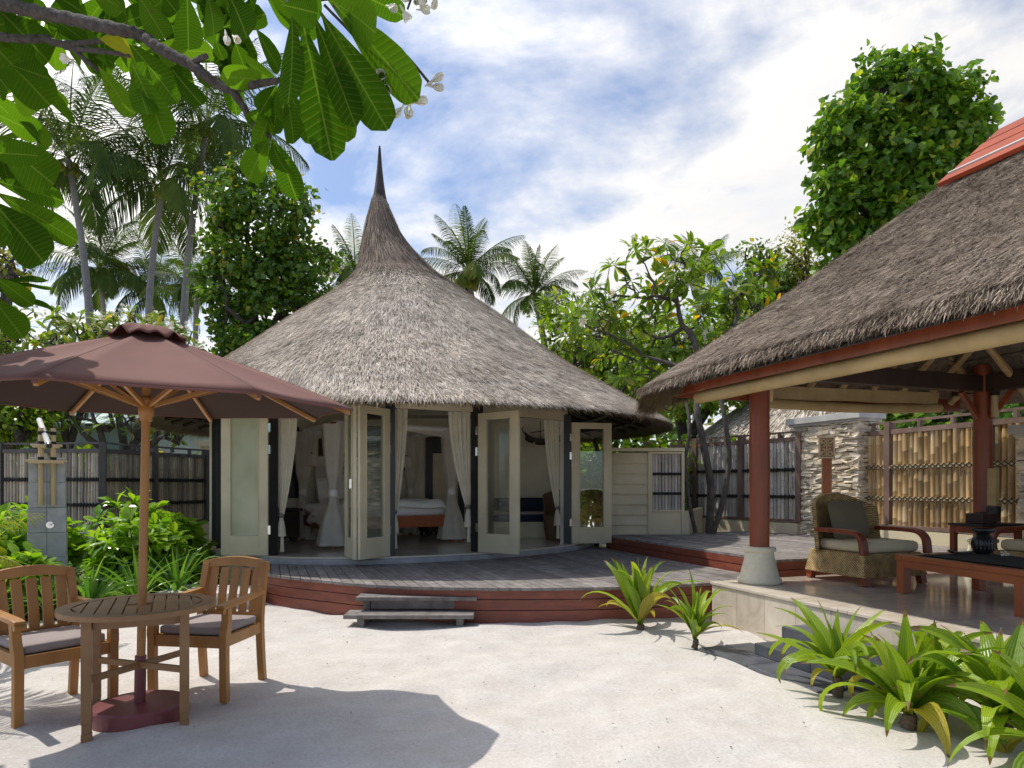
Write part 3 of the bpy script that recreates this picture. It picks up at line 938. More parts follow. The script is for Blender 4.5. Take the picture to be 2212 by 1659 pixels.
# bed
BA, BB, BC, BD = V(-2.73, 10.44), V(-1.04, 11.74), V(-3.66, 11.95), V(-1.97, 13.25)
ex = nrm(BB - BA); ey = nrm(BC - BA); bl = np.linalg.norm(BB - BA); bw = np.linalg.norm(BC - BA)
brot = math.atan2(ex[1], ex[0])
def BP(a, b, z): p = BA + ex * a * bl + ey * b * bw; return V(p[0], p[1], FZ + z)
bc = BP(.5, .5, 0)
bed = thing('four_poster_bed', 'four poster bed with tied white drapes inside the round hut', 'bed', (bc[0], bc[1], FZ))
for a, b in ((0, 0), (1, 0), (0, 1), (1, 1)):
    mb = MB(); p = BP(a, b, 0); box(mb, (p[0], p[1], FZ + .97), (.06, .06, 1.94), brot); mb.build('bed_post', M['red_table'], bed)
mb = MB()
for q in ((0, 0, 1, 0), (0, 1, 1, 1), (0, 0, 0, 1), (1, 0, 1, 1)):
    bar(mb, BP(q[0], q[1], 1.91), BP(q[2], q[3], 1.91), .05, .05)
mb.build('canopy_rail', M['linen'], bed)
mb = MB(); n = 10; g = []
for i in range(n):
    for j in range(n):
        g.append(BP(i / (n - 1), j / (n - 1), 1.955 + .03 * math.sin(i * 1.7) * math.sin(j * 1.3) - .10 * math.sin(math.pi * i / (n - 1)) * math.sin(math.pi * j / (n - 1))))
mb.add(g, grid_faces(n, n))
for (a0, b0, a1, b1) in ((0, 0, 1, 0), (0, 1, 1, 1), (0, 0, 0, 1), (1, 0, 1, 1)):   # scalloped valance
    v = []
    for k in range(13):
        t = k / 12; p = BP(a0 + (a1 - a0) * t, b0 + (b1 - b0) * t, 1.96)
        v += [p, p - V(0, 0, .10 + .10 * (1 - math.sin(math.pi * t)))]
    mb.add(v, grid_faces(13, 2))
mb.build('canopy', M['net'], bed, smooth=True)
for (a0, b0, a1, b1) in ((0, 0, 1, 0), (0, 1, 1, 1), (0, 0, 0, 1), (1, 0, 1, 1)):
    mb = MB(); bar(mb, BP(a0, b0, .37), BP(a1, b1, .37), .05, .19); mb.build('bed_rail', M['red_table'], bed)
mb = MB(); box(mb, BP(.5, .52, .55), (bl * .94, bw * .93, .2), brot); mb.build('mattress', M['linen'], bed, bevel=.06, smooth=True)
mb = MB()                                                    # duvet with a fall on the left side
m, n = 16, 14; g = []
for i in range(m):
    for j in range(n):
        a = -.04 + 1.02 * i / (m - 1); b = .0 + .68 * j / (n - 1)
        z = .70 + .02 * math.sin(i * .9 + j) + .015 * math.sin(j * 2.1) - (.34 * max(0, (.10 - a) / .14) ** 1.3) - (.10 * max(0, (.05 - b) / .05) ** 2) - (.10 * max(0, (a - .93) / .05) ** 2)
        g.append(BP(a, b, z))
mb.add(g, grid_faces(m, n))
mb.build('duvet', M['linen'], bed, smooth=True, solid=.03)
mb = MB(); bar(mb, BP(.10, .985, 1.0), BP(.80, .985, 1.0), .05, .62); mb.build('headboard', M['capstone'], bed)
mb = MB()
for k in range(4):
    bar(mb, BP(.2 + .17 * k, .965, 1.12), BP(.2 + .17 * k + .06, .965, 1.16), .02, .02)
    bar(mb, BP(.2 + .17 * k + .06, .965, 1.16), BP(.2 + .17 * k + .07, .965, 1.08), .02, .02)
mb.build('carving', M['dark_wood'], bed)
def drape(a, b, ztie, wtop, wbot, tone=.5):
    mb = MB(); n = 28; rows = [(1.90, wtop), (1.6, wtop * .92), (1.2, wtop * .72), (ztie + .12, wtop * .42), (ztie, wtop * .33), (ztie - .12, wtop * .42), (.4, wbot * .72), (.05, wbot)]
    c = BP(a, b, 0); v = []
    for z, w in rows:
        for k in range(n):
            t = 2 * math.pi * k / n; rr = w / 2 * (1 + .16 * math.sin(5 * t) + .06 * math.sin(9 * t + z))
            v.append((c[0] + rr * math.cos(t), c[1] + rr * math.sin(t) * .8, FZ + z))
    i, k = np.meshgrid(np.arange(len(rows) - 1), np.arange(n), indexing='ij')
    A = (i * n + k).ravel(); B = (i * n + (k + 1) % n).ravel()
    mb.add(v, np.c_[A, B, B + n, A + n])
    d = mb.build('drape', M['net'], bed, smooth=True)
    mb = MB(); lathe(mb, [(wtop * .2, -.05), (wtop * .21, 0), (wtop * .2, .05)], (c[0], c[1], FZ + ztie), 16)
    mb.build('tie', M['linen'], d)
drape(0, 0, .85, .34, .50); drape(1, 0, .86, .34, .46); drape(0, 1, .85, .34, .44); drape(1, 1, .85, .34, .4)
def pillow(a, b, z, lean, lab):
    mb = MB(); m, n = 9, 9; top, bot = [], []
    c = BP(a, b, z)
    for i in range(m):
        for j in range(n):
            x, y = i / (m - 1) * 2 - 1, j / (n - 1) * 2 - 1
            h = .09 * (max(0, (1 - x ** 4) * (1 - y ** 4))) ** .5
            P0 = V(*ex, 0) * x * .33
            up = V(0, 0, 1) * math.sin(lean) + V(*(ey), 0) * math.cos(lean)
            nn = np.cross(V(*ex, 0), up)
            top.append(c + P0 + up * y * .22 + nn * h); bot.append(c + P0 + up * y * .22 - nn * h)
    f = grid_faces(m, n)
    mb.add(top, f); mb.add(bot, f[:, ::-1])
    tag(mb.build('pillow', M['linen'], base=c - V(0, 0, .2), smooth=True), lab, 'pillow', 'pillows on the four poster bed')
pillow(.25, .88, .90, R(65), 'white pillow at the left end of the bed, behind the front drape')
pillow(.66, .90, .90, R(65), 'white pillow propped up at the right end of the bed head')
pillow(.42, .93, .95, R(72), 'white pillow in the middle of the bed head')

def bedside(c, lab):
    t = thing('bedside_table', lab, 'table', (c[0], c[1], FZ))
    mb = MB(); box(mb, (c[0], c[1], FZ + .30), (.42, .38, .44), brot); mb.build('cabinet', M['dark_wood'], t, bevel=.008)
    mb = MB(); box(mb, (c[0], c[1], FZ + .555), (.5, .44, .04), brot); mb.build('table_top', M['dark_wood'], t, bevel=.006)
    for sx in (-1, 1):
        for sy in (-1, 1):
            p = V(*c) + ex * sx * .17 + ey * sy * .15
            mb = MB(); box(mb, (p[0], p[1], FZ + .04), (.05, .05, .08), brot); mb.build('leg', M['dark_wood'], t)
pL = BA + ey * (bw * .98) - ex * .34; pR = BA + ex * (bl + .36) + ey * (bw * .85)
bedside(pL, 'dark bedside table left of the bed'); bedside(pR, 'dark bedside table right of the bed')
def reading_lamp(p, wallp, z, lab):
    t = thing('reading_lamp', lab, 'lamp', (wallp[0], wallp[1], z - .15))
    mb = MB(); tube(mb, [(wallp[0], wallp[1], z - .15), (wallp[0] * .5 + p[0] * .5, wallp[1] * .5 + p[1] * .5, z + .14), (p[0], p[1], z + .13)], .012, 6); mb.build('arm', M['black'], t)
    mb = MB(); lathe(mb, [(.115, -.09), (.10, .09)], (p[0], p[1], z), 18, cap=False); mb.build('lamp_shade', M['net'], t, smooth=True)
reading_lamp(BP(.06, .93, 0), BP(.06, 1.03, 0), 1.86, 'wall lamp with a white drum shade left of the bed head')
reading_lamp(BP(.94, .93, 0), BP(.94, 1.03, 0), 1.86, 'wall lamp with a white drum shade right of the bed head')

# boat model on its shelf
sh = thing('boat_model', 'dark model sailing boat on a small wall shelf in the hut', 'model boat', (.62, 13.2, 2.14))
cx, cy, cz = .62, 13.08, 2.20
mb = MB(); v = []
for i in range(13):
    t = i / 12 * 2 - 1; w = .085 * (1 - abs(t) ** 2.4); keel = -.03 + .10 * abs(t) ** 2.2; top = .06 + .13 * abs(t) ** 3
    for (yy, zz) in ((0, keel - .04), (w * .8, keel + .0), (w, top), (-w, top), (-w * .8, keel + .0)):
        v.append((cx + t * .37, cy + yy, cz + .06 + zz))
n = 5; i, k = np.meshgrid(np.arange(12), np.arange(n), indexing='ij'); A = (i * n + k).ravel(); B = (i * n + (k + 1) % n).ravel()
mb.add(v, np.c_[A, B, B + n, A + n]); mb.build('hull', M['dark_wood'], sh)
mb = MB(); tube(mb, [(cx + .37, cy, cz + .2), (cx + .42, cy, cz + .24)], .012, 6)
tube(mb, [(cx - .37, cy, cz + .2), (cx - .43, cy, cz + .30), (cx - .39, cy, cz + .36)], [.014, .012, .006], 6); mb.build('prow', M['dark_wood'], sh)
mb = MB(); tube(mb, [(cx - .08, cy, cz + .05), (cx - .08, cy, cz + .45)], .008, 6); tube(mb, [(cx - .27, cy, cz + .23), (cx + .40, cy, cz + .34)], .009, 6); mb.build('mast', M['dark_wood'], sh)
mb = MB(); box(mb, (cx, cy, cz - .022), (.86, .16, .03)); box(mb, (cx - .2, cy, cz + .02), (.04, .1, .05)); box(mb, (cx + .2, cy, cz + .02), (.04, .1, .05)); mb.build('shelf', M['cream'], sh)

db = thing('daybed', 'low daybed with navy cushions against the hut back wall', 'daybed', (.35, 12.85, FZ))
mb = MB(); box(mb, (.3, 12.85, FZ + .15), (1.3, .6, .3)); mb.build('base', M['cream'], db, bevel=.01)
mb = MB(); box(mb, (.3, 12.8, FZ + .37), (1.28, .62, .13)); mb.build('seat_cushion', M['navy'], db, bevel=.03)
mb = MB(); box(mb, (.3, 13.07, FZ + .60), (1.28, .14, .26)); mb.build('back_cushion', M['navy'], db, bevel=.03)
mb = MB(); box(mb, (.3, 12.78, FZ + .455), (1.2, .5, .05)); mb.build('throw', M['cushion'], db, bevel=.015)
ck = thing('basket_chair', 'brown woven tub chair beside the rightmost curtain inside the hut', 'chair', (.82, 12.1, FZ))
mb = MB(); lathe(mb, [(.19, 0), (.24, .2), (.25, .42), (.24, .44)], (.80, 12.05, FZ), 20); mb.build('seat', M['wicker_dark'], ck, smooth=True)
mb = MB()
aa = np.linspace(-.6, 2.6, 16); v = []
for a in aa:
    hgt = .80 + .10 * math.sin((a + .6) / 3.2 * math.pi)
    v += [(.80 + .25 * math.cos(a), 12.05 + .25 * math.sin(a), FZ + .4), (.80 + .28 * math.cos(a), 12.05 + .28 * math.sin(a), FZ + hgt)]
mb.add(v, grid_faces(16, 2)); mb.build('backrest', M['wicker_dark'], ck, solid=.03)

# curtains tied at the openings
def curtain(p, side, wtop, z1, ztie, lab, along):
    """p = plan point of the post; along = unit direction into the opening"""
    n, along = 34, nrm(np.array(along, float)); nor = V(-along[1], along[0])
    t = thing('curtain', lab, 'curtain', (p[0], p[1], ztie - .3), group='curtains tied back at the hut doors')
    mb = MB(); v = []
    rows = 14
    for i in range(rows):
        f = i / (rows - 1); z = z1 + (ztie - z1) * f
        w = wtop + (.075 - wtop) * f ** 1.7
        for k in range(n):
            x = k / (n - 1); q = p + along * (.02 + x * w) + nor * (.022 * math.sin(x * 30) * (1 - .5 * f) + .01 * math.sin(x * 13))
            v.append((q[0], q[1], z))
    mb.add(v, grid_faces(rows, n)); d = mb.build('cloth', M['drape'], t, smooth=True)
    c = p + along * .055
    mb = MB(); lathe(mb, [(.03, .0), (.045, -.03), (.03, -.06)], (c[0], c[1], ztie + .03), 10); mb.build('tie', M['bark'], t)
    mb = MB(); lathe(mb, [(.025, .0), (.05, -.12), (.065, -.26)], (c[0], c[1], ztie - .03), 12)
    lathe(mb, [(.02, -.2), (.03, -.48)], (c[0] + .01, c[1], ztie - .03), 10)
    mb.build('tassel', M['drape'], t)
def inn(i, q): return RING[i] + nrm(CEN - RING[i]) * q
curtain(inn(2, .1), 1, .27, 2.49, 1.0, 'cream curtain tied beside the frosted left door', RING[3] - RING[2])
curtain(inn(3, .12), 1, .22, 2.49, 1.05, 'cream curtain just right of the folded middle doors', RING[4] - RING[3])
curtain(inn(4, .12), 1, .34, 2.49, 1.1, 'cream curtain left of the third open door', RING[3] - RING[4])
curtain(inn(5, .13), 1, .34, 2.49, 1.05, 'cream curtain left of the fourth door, by the basket chair', RING[4] - RING[5])
# ============================================================ open pavilion
PZ = .412
pav = thing('pavilion', 'open sided pavilion with brown thatched roof, red columns and marble floor', 'pavilion', PV(1.8, 2.0))
def ppoly(s0, s1, o0, o1): return [PV(s0, o0)[:2], PV(s0, o1)[:2], PV(s1, o1)[:2], PV(s1, o0)[:2]]
mb = MB(); prism(mb, ppoly(.03, 5.97, .03, 4.17), -.03, PZ - .05); mb.build('plinth_core', M['capstone'], pav)
# marble face tiles
mb = MB(); s = 0.0
while s < 6:
    w = .40; tone = rng.uniform(.2, .8)
    prism(mb, ppoly(s + .002, min(s + w - .002, 6), .0, .032), -.03, PZ - .034, tone); s += w
o = .032
while o < 4.2:
    prism(mb, ppoly(.0, .028, o + .002, min(o + .4 - .002, 4.2)), -.03, PZ - .034, rng.uniform(.2, .8)); o += .4
mb.build('face_tiles', M['marble'], pav)
mb = MB(); s = -.012
while s < 6:
    prism(mb, ppoly(s + .001, s + .599, -.016, .30), PZ - .03, PZ, rng.uniform(.35, .65)); s += .6
mb.build('nosing', M['marble'], pav, bevel=.005)
mb = MB(); s = -.012
while s < 6:
    o = .302
    while o < 4.2:
        prism(mb, ppoly(s + .0008, s + .5992, o + .0008, min(o + .5992, 4.2)), PZ - .03, PZ - .001, rng.uniform(.36, .64)); o += .6
    s += .6
mb.build('floor', M['marble_floor'], pav)

def column(s, o):
    p = PV(s, o)
    mb = MB(); lathe(mb, [(.098, PZ + .34), (.102, 1.6), (.095, 2.85)], (p[0], p[1], 0), 28, .5)
    c = mb.build('column', M['red_wood'], pav, smooth=True)
    mb = MB()
    lathe(mb, [(.205, 0), (.218, .012), (.218, .045), (.20, .06), (.192, .075), (.172, .16), (.150, .25), (.140, .315), (.138, .322), (.158, .328), (.163, .345), (.16, .368), (.10, .375)], (p[0], p[1], PZ), 36)
    mb.build('column_base', M['stone_base'], c, smooth=True)
    return c
COL = [(.25, .40), (.25, 3.66), (3.45, .40), (3.45, 3.66)]
cols = [column(*q) for q in COL]
BZ = 2.62
def beam(q0, q1, z, w, h, mat, nm='beam'):
    mb = MB(); bar(mb, PV(*q0, z), PV(*q1, z), w, h); return mb.build(nm, mat, pav, bevel=.006)
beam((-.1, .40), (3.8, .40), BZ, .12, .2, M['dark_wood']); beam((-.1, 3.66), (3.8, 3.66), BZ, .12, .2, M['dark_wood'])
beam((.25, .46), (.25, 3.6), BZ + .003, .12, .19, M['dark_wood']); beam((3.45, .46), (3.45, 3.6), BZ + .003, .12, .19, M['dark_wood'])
for (s, o), ds, do in ((COL[1], 1, 0), (COL[1], 0, -1)):
    mb = MB(); bar(mb, PV(s + ds * .09, o + do * .09, 2.22), PV(s + ds * .36, o + do * .36, 2.52), .05, .05); mb.build('brace', M['red_wood'], pav)

# hip roof: outer top edge, ridge
SA, SB, OA, OB, ZE = -.55, 4.15, -.47, 4.27, 2.57
RS0, RS1, RO, RZ = 1.60, 2.0, 1.90, 4.50
E = [PV(SA, OA, ZE), PV(SB, OA, ZE), PV(SB, OB, ZE), PV(SA, OB, ZE)]
for _p in E: _p[2] -= .08
R0, R1 = PV(RS0, RO, RZ), PV(RS1, RO, RZ)
FACES = [(E[0], E[1], R1, R0), (E[2], E[3], R0, R1), (E[3], E[0], R0, R0), (E[1], E[2], R1, R1)]
mb = MB()
def facegrid(a, b, c, d, m=14, n=12, sag=.05):
    v = []
    for i in range(m):
        for j in range(n):
            u, w = i / (m - 1), j / (n - 1)
            p = (a * (1 - u) + b * u) * (1 - w) + (d * (1 - u) + c * u) * w
            p = p + V(0, 0, -sag * math.sin(math.pi * min(1, w * 1.0)))
            p = p + V(0, 0, .08 * (math.sin(math.pi * u) ** .6) * (1 - w) ** 2 - (.02 if j == 0 else 0))
            v.append(p)
    return v, grid_faces(m, n)
for q in FACES: mb.add(*facegrid(*q))
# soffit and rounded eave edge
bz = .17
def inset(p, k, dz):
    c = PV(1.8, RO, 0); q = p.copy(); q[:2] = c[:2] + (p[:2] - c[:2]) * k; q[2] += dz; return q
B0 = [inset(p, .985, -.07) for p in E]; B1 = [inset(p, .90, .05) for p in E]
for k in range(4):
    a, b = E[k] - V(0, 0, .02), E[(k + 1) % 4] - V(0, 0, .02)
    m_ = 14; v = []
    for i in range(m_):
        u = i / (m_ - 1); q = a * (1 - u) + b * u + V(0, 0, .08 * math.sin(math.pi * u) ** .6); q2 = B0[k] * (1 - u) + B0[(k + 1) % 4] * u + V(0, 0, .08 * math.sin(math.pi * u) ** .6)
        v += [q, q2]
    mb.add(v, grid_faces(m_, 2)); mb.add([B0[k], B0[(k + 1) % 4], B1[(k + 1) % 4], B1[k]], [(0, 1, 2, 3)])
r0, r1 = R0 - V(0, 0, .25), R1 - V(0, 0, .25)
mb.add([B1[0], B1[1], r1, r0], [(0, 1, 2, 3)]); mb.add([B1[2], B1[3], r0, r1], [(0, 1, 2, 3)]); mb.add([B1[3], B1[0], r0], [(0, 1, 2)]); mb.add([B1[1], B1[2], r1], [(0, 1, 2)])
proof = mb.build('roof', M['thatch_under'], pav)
def pav_thatch():
    mb = MB()
    def face(q, N, wmin=.007, wmax=.016):
        a, b, c, d = q
        up = nrm((c + d) / 2 - (a + b) / 2); n = nrm(np.cross(b - a, up)); n = n if n[2] > 0 else -n
        w = 1 - np.sqrt(1 - rng.uniform(0, .985, N)); u = rng.uniform(0, 1, N)
        P = ((a * (1 - u)[:, None] + b * u[:, None]) * (1 - w)[:, None] + (d * (1 - u)[:, None] + c * u[:, None]) * w[:, None])
        P[:, 2] += .08 * (np.sin(np.pi * u) ** .6) * (1 - w) ** 2 - .05 * np.sin(np.pi * w)
        side = nrm(b - a)
        D = -up + side * rng.normal(0, .34, N)[:, None]
        L = rng.uniform(.06, .19, N)
        P = P - D * (L * .55)[:, None]
        layer = np.sin(w * 60 + u * 5 + 2 * np.sin(u * 23))
        r = np.clip(rng.normal(.47, .24, N) + .07 * layer, 0, 1); r[rng.uniform(size=N) < .02] = 1
        strands(mb, P, D, np.tile(n, (N, 1)), L, rng.uniform(wmin, wmax, N), r, rng.uniform(.008, .05, N), rng.uniform(0, .02, N))
    face(FACES[0], 90000, .003, .0075); face(FACES[2], 12000); face(FACES[1], 7000, .01, .02); face(FACES[3], 7000, .01, .02)
    # eave edge: ragged ends hanging over the fascia
    for k, N in ((0, 9000), (3, 4500), (1, 1800), (2, 1500)):
        a, b = E[k], E[(k + 1) % 4]
        out = nrm(np.cross(b - a, V(0, 0, 1))); 
        if np.dot(out[:2], (a + b)[:2] / 2 - PV(1.8, RO)[:2]) < 0: out = -out
        u = rng.uniform(-.02, 1.02, N)
        P = a * (1 - u)[:, None] + b * u[:, None] + V(0, 0, 1) * (.08 * np.sin(np.pi * np.clip(u, 0, 1)) ** .6 - rng.uniform(0, .07, N))[:, None] - out * rng.uniform(-.01, .10, N)[:, None]
        D = out * rng.uniform(.1, .9, N)[:, None] + V(0, 0, -1) * rng.uniform(.3, 1.0, N)[:, None] + nrm(b - a) * rng.normal(0, .35, N)[:, None]
        strands(mb, P, D, np.tile(nrm(out + V(0, 0, .5)), (N, 1)), rng.uniform(.03, .085, N), rng.uniform(.004, .009, N), np.clip(rng.normal(.5, .25, N), 0, 1), .01, .015)
    mt = MB()                                                  # straw fans under the hip corners
    for k, N in ((0, 6500), (1, 4500)):
        a = E[k]; e1 = nrm(E[(k + 1) % 4] - a); e2 = nrm(E[(k - 1) % 4] - a); out = nrm(-(e1 + e2) * V(1, 1, 0))
        w1 = rng.uniform(0, 1, N) ** 1.5 * .55; sel = rng.uniform(size=N) < .6
        P = a + np.where(sel[:, None], e1 * w1[:, None], e2 * w1[:, None]) - out * rng.uniform(-.02, .12, N)[:, None] - V(0, 0, 1) * rng.uniform(.02, .07, N)[:, None]
        D = V(0, 0, -1) + out * rng.uniform(-.15, .55, N)[:, None] + rng.normal(0, .10, (N, 3))
        L = rng.uniform(.10, .30, N) * (1 - w1 / .75)
        strands(mt, P, D, np.tile(nrm(out + V(0, 0, .4)), (N, 1)), L, rng.uniform(.004, .009, N), np.clip(rng.normal(.5, .28, N), 0, 1), .01, .02)
    mt.build('corner_straw', M['straw'], proof)
    mb.build('thatch', M['thatch_brown'], proof)
pav_thatch()
# red ridge cap
mb = MB()
c0, c1 = RS0 - .22, RS1 + .3
for sgn in (-1, 1):
    base = [(RO + sgn * .40, 4.20), (RO + sgn * .005, 4.66)]
    for k in range(4):
        f0, f1 = k / 4, (k + 1) / 4 - .045
        oa, za = base[0][0] + (base[1][0] - base[0][0]) * f0, base[0][1] + (base[1][1] - base[0][1]) * f0
        ob, zb = base[0][0] + (base[1][0] - base[0][0]) * f1, base[0][1] + (base[1][1] - base[0][1]) * f1
        lift = .02 * (4 - k) / 4 + .012
        ins0, ins1 = .32 * f0, .32 * f1
        n = V(0, sgn * .75, .66)
        P = [(c0 + ins0, oa, za), (c1 - ins0, oa, za), (c1 - ins1, ob, zb), (c0 + ins1, ob, zb)]
        hi = [PV(p[0], p[1] + n[1] * lift, p[2] + n[2] * lift) for p in P]; lo = [PV(p[0], p[1] - n[1] * .01, p[2] - n[2] * .01) for p in P]
        mb.add(lo + hi, BF, rng.uniform(.3, .7))
mb.build('ridge_cap', M['ridge_red'], proof)
mb = MB(); a, b = PV(c0 + .07, RO - .36, 4.30), PV(c1 - .07, RO - .36, 4.30); tube(mb, [a, b], .012, 6); mb.build('ridge_trim', M['slate_light'], proof)
# fascia, rafters
FO, FS = -.28, -.36
for q0, q1 in (((FS, FO), (SB - .2, FO)), ((FS, FO + .03), (FS, OB - .2))):
    mb = MB(); bar(mb, PV(*q0, 2.475), PV(*q1, 2.475), .035, .20); mb.build('fascia', M['red_wood'], pav)
def rafter(a, b):
    mb = MB(); n = 7; pts = [a + (b - a) * t for t in np.linspace(0, 1, n)]
    tube(mb, pts, [.04, .037, .042, .037, .042, .037, .04], 7); mb.build('rafter', M['bamboo_tan'], pav)
for s in np.arange(.1, 4.0, .5):
    for sg in (-1, 1):
        ln = min(1, (s - SA) / 2.1, (SB - s) / 2.1)
        o0 = RO + sg * 2.0; o1 = RO + sg * 2.0 * (1 - ln)
        rafter(PV(s, o0, 2.46), PV(s, o1, 2.46 + 1.62 * ln))
for o in np.arange(.05, 4.0, .47):
    ln = min(1, (o + .3) / 2.2, (4.1 - o) / 2.2)
    rafter(PV(FS + .08, o, 2.46), PV(FS + .08 + 1.85 * ln, o, 2.46 + 1.6 * ln))
mb = MB()
for k in range(1, 9):                                         # battens under the thatch
    t = k / 9; z = 2.53 + 1.66 * t
    q = [(SA + .25 + (RS0 - SA - .25) * t, OA + .25 + (RO - OA - .25) * t), (SB - .25 + (RS1 - SB + .25) * t, OA + .25 + (RO - OA - .25) * t), (SB - .25 + (RS1 - SB + .25) * t, OB - .25 + (RO - OB + .25) * t), (SA + .25 + (RS0 - SA - .25) * t, OB - .25 + (RO - OB + .25) * t)]
    for a, b in zip(q, q[1:] + q[:1]): tube(mb, [PV(*a, z), PV(*b, z)], .016, 5, cap=False)
mb.build('battens', M['thatch_under'], pav)

def blind(a, b, rad, lab, sag=.0, cloth=False):
    m = (a + b) / 2
    t = thing('rolled_blind', lab, 'blind', (m[0], m[1], m[2] - rad), group='rolled canvas blinds of the pavilion')
    mb = MB(); n = 24; pts = [a + (b - a) * f - V(0, 0, sag * math.sin(math.pi * f)) for f in np.linspace(0, 1, n)]
    tube(mb, pts, rad * (1 + .04 * np.sin(np.linspace(0, 19, n))), 14); mb.build('roll', M['blind'], t, smooth=True)
    if cloth:
        mb = MB(); v = []
        for f in np.linspace(0, 1, n):
            p = a + (b - a) * f; nn = nrm(np.cross(b - a, V(0, 0, 1)))
            v += [p + V(0, 0, .19) + nn * .0, p + V(0, 0, rad * .8) + nn * .03 * math.sin(f * 17)]
        mb.add(v, grid_faces(n, 2)); mb.build('cloth', M['blind'], t, smooth=True)
    for f in (.02, .35, .68, .97):
        mb = MB(); p = a + (b - a) * f - V(0, 0, sag * math.sin(math.pi * f)); d = nrm(b - a)
        tube(mb, [p - d * .006, p + d * .006], rad * 1.03, 14); mb.build('cord', M['blind'], t)
blind(PV(-.04, -.14, 2.335), PV(4.0, -.14, 2.335), .062, 'long beige blind rolled up under the pavilion eave facing the courtyard')
blind(PV(-.12, .75, 2.33), PV(-.12, 3.42, 2.37), .055, 'beige blind rolled up across the far end of the pavilion', .03, True)

# bamboo tube lamp on the far column
def bamboo_lamp(s, o, z0, z1, lab):
    p = PV(s + .16, o - .02)
    t = thing('bamboo_tube', lab, 'bamboo tube', (p[0], p[1], z0))
    mb = MB(); zz = np.array([z0, z0 + .06, z0 + .065, z0 + .17, z0 + .20, z1 - .22, z1 - .19, z1])
    tube(mb, [(p[0], p[1], z) for z in zz], [.038, .038, .041, .038, .038, .038, .041, .038], 12); b = mb.build('tube', M['bamboo_cut'], t)
    mb = MB(); lathe(mb, [(.044, 0), (.046, .045), (.044, .09)], (p[0], p[1], (z0 + z1) / 2), 12); mb.build('binding', M['lash'], t)
bamboo_lamp(*COL[1], 2.22, 2.72, 'bamboo tube strapped with black binding to the far red column')
bamboo_lamp(.12, .52, 2.28, 2.62, 'short bamboo tube beside the top of the front red column')

# woven lantern panel on the far column
p = PV(COL[1][0] + .13, COL[1][1] - .02)
ln = thing('column_lantern', 'tall pale lantern shade hanging against the far red column', 'lantern', (p[0], p[1], 1.0))
mb = MB(); bar(mb, (p[0], p[1], 1.18), (p[0], p[1], 1.62), .12, .06, up=(.94, .34, 0)); mb.build('shade', M['blind'], ln, bevel=.005)
mb = MB(); bar(mb, (p[0], p[1], .99), (p[0], p[1], 1.175), .15, .08, up=(.94, .34, 0)); mb.build('lantern_base', M['black'], ln, bevel=.01)

# slate steps
st = thing('slate_steps', 'dark slate steps leading up to the marble pavilion floor', 'steps', PV(1.9, -.3))
def pt(s0, s1, o0, o1, z0, z1, nm, mat='slate', tile=.62):
    mb = MB(); s = s0
    while s < s1 - .01:
        e = min(s + tile, s1); prism(mb, ppoly(s + .002, e - .002, o0, o1), z0, z1 + rng.uniform(-.0012, .0012), rng.uniform(.2, .8)); s = e
    mb.build(nm, M[mat], st, bevel=.005)
pt(1.0, 2.35, -.86, -.60, -.03, .012, 'pad'); pt(1.0, 2.35, -.595, -.32, -.03, .0135, 'pad')
pt(1.36, 2.6, -.575, -.298, .015, .108, 'step'); pt(1.36, 2.6, -.296, -.02, .015, .225, 'step')

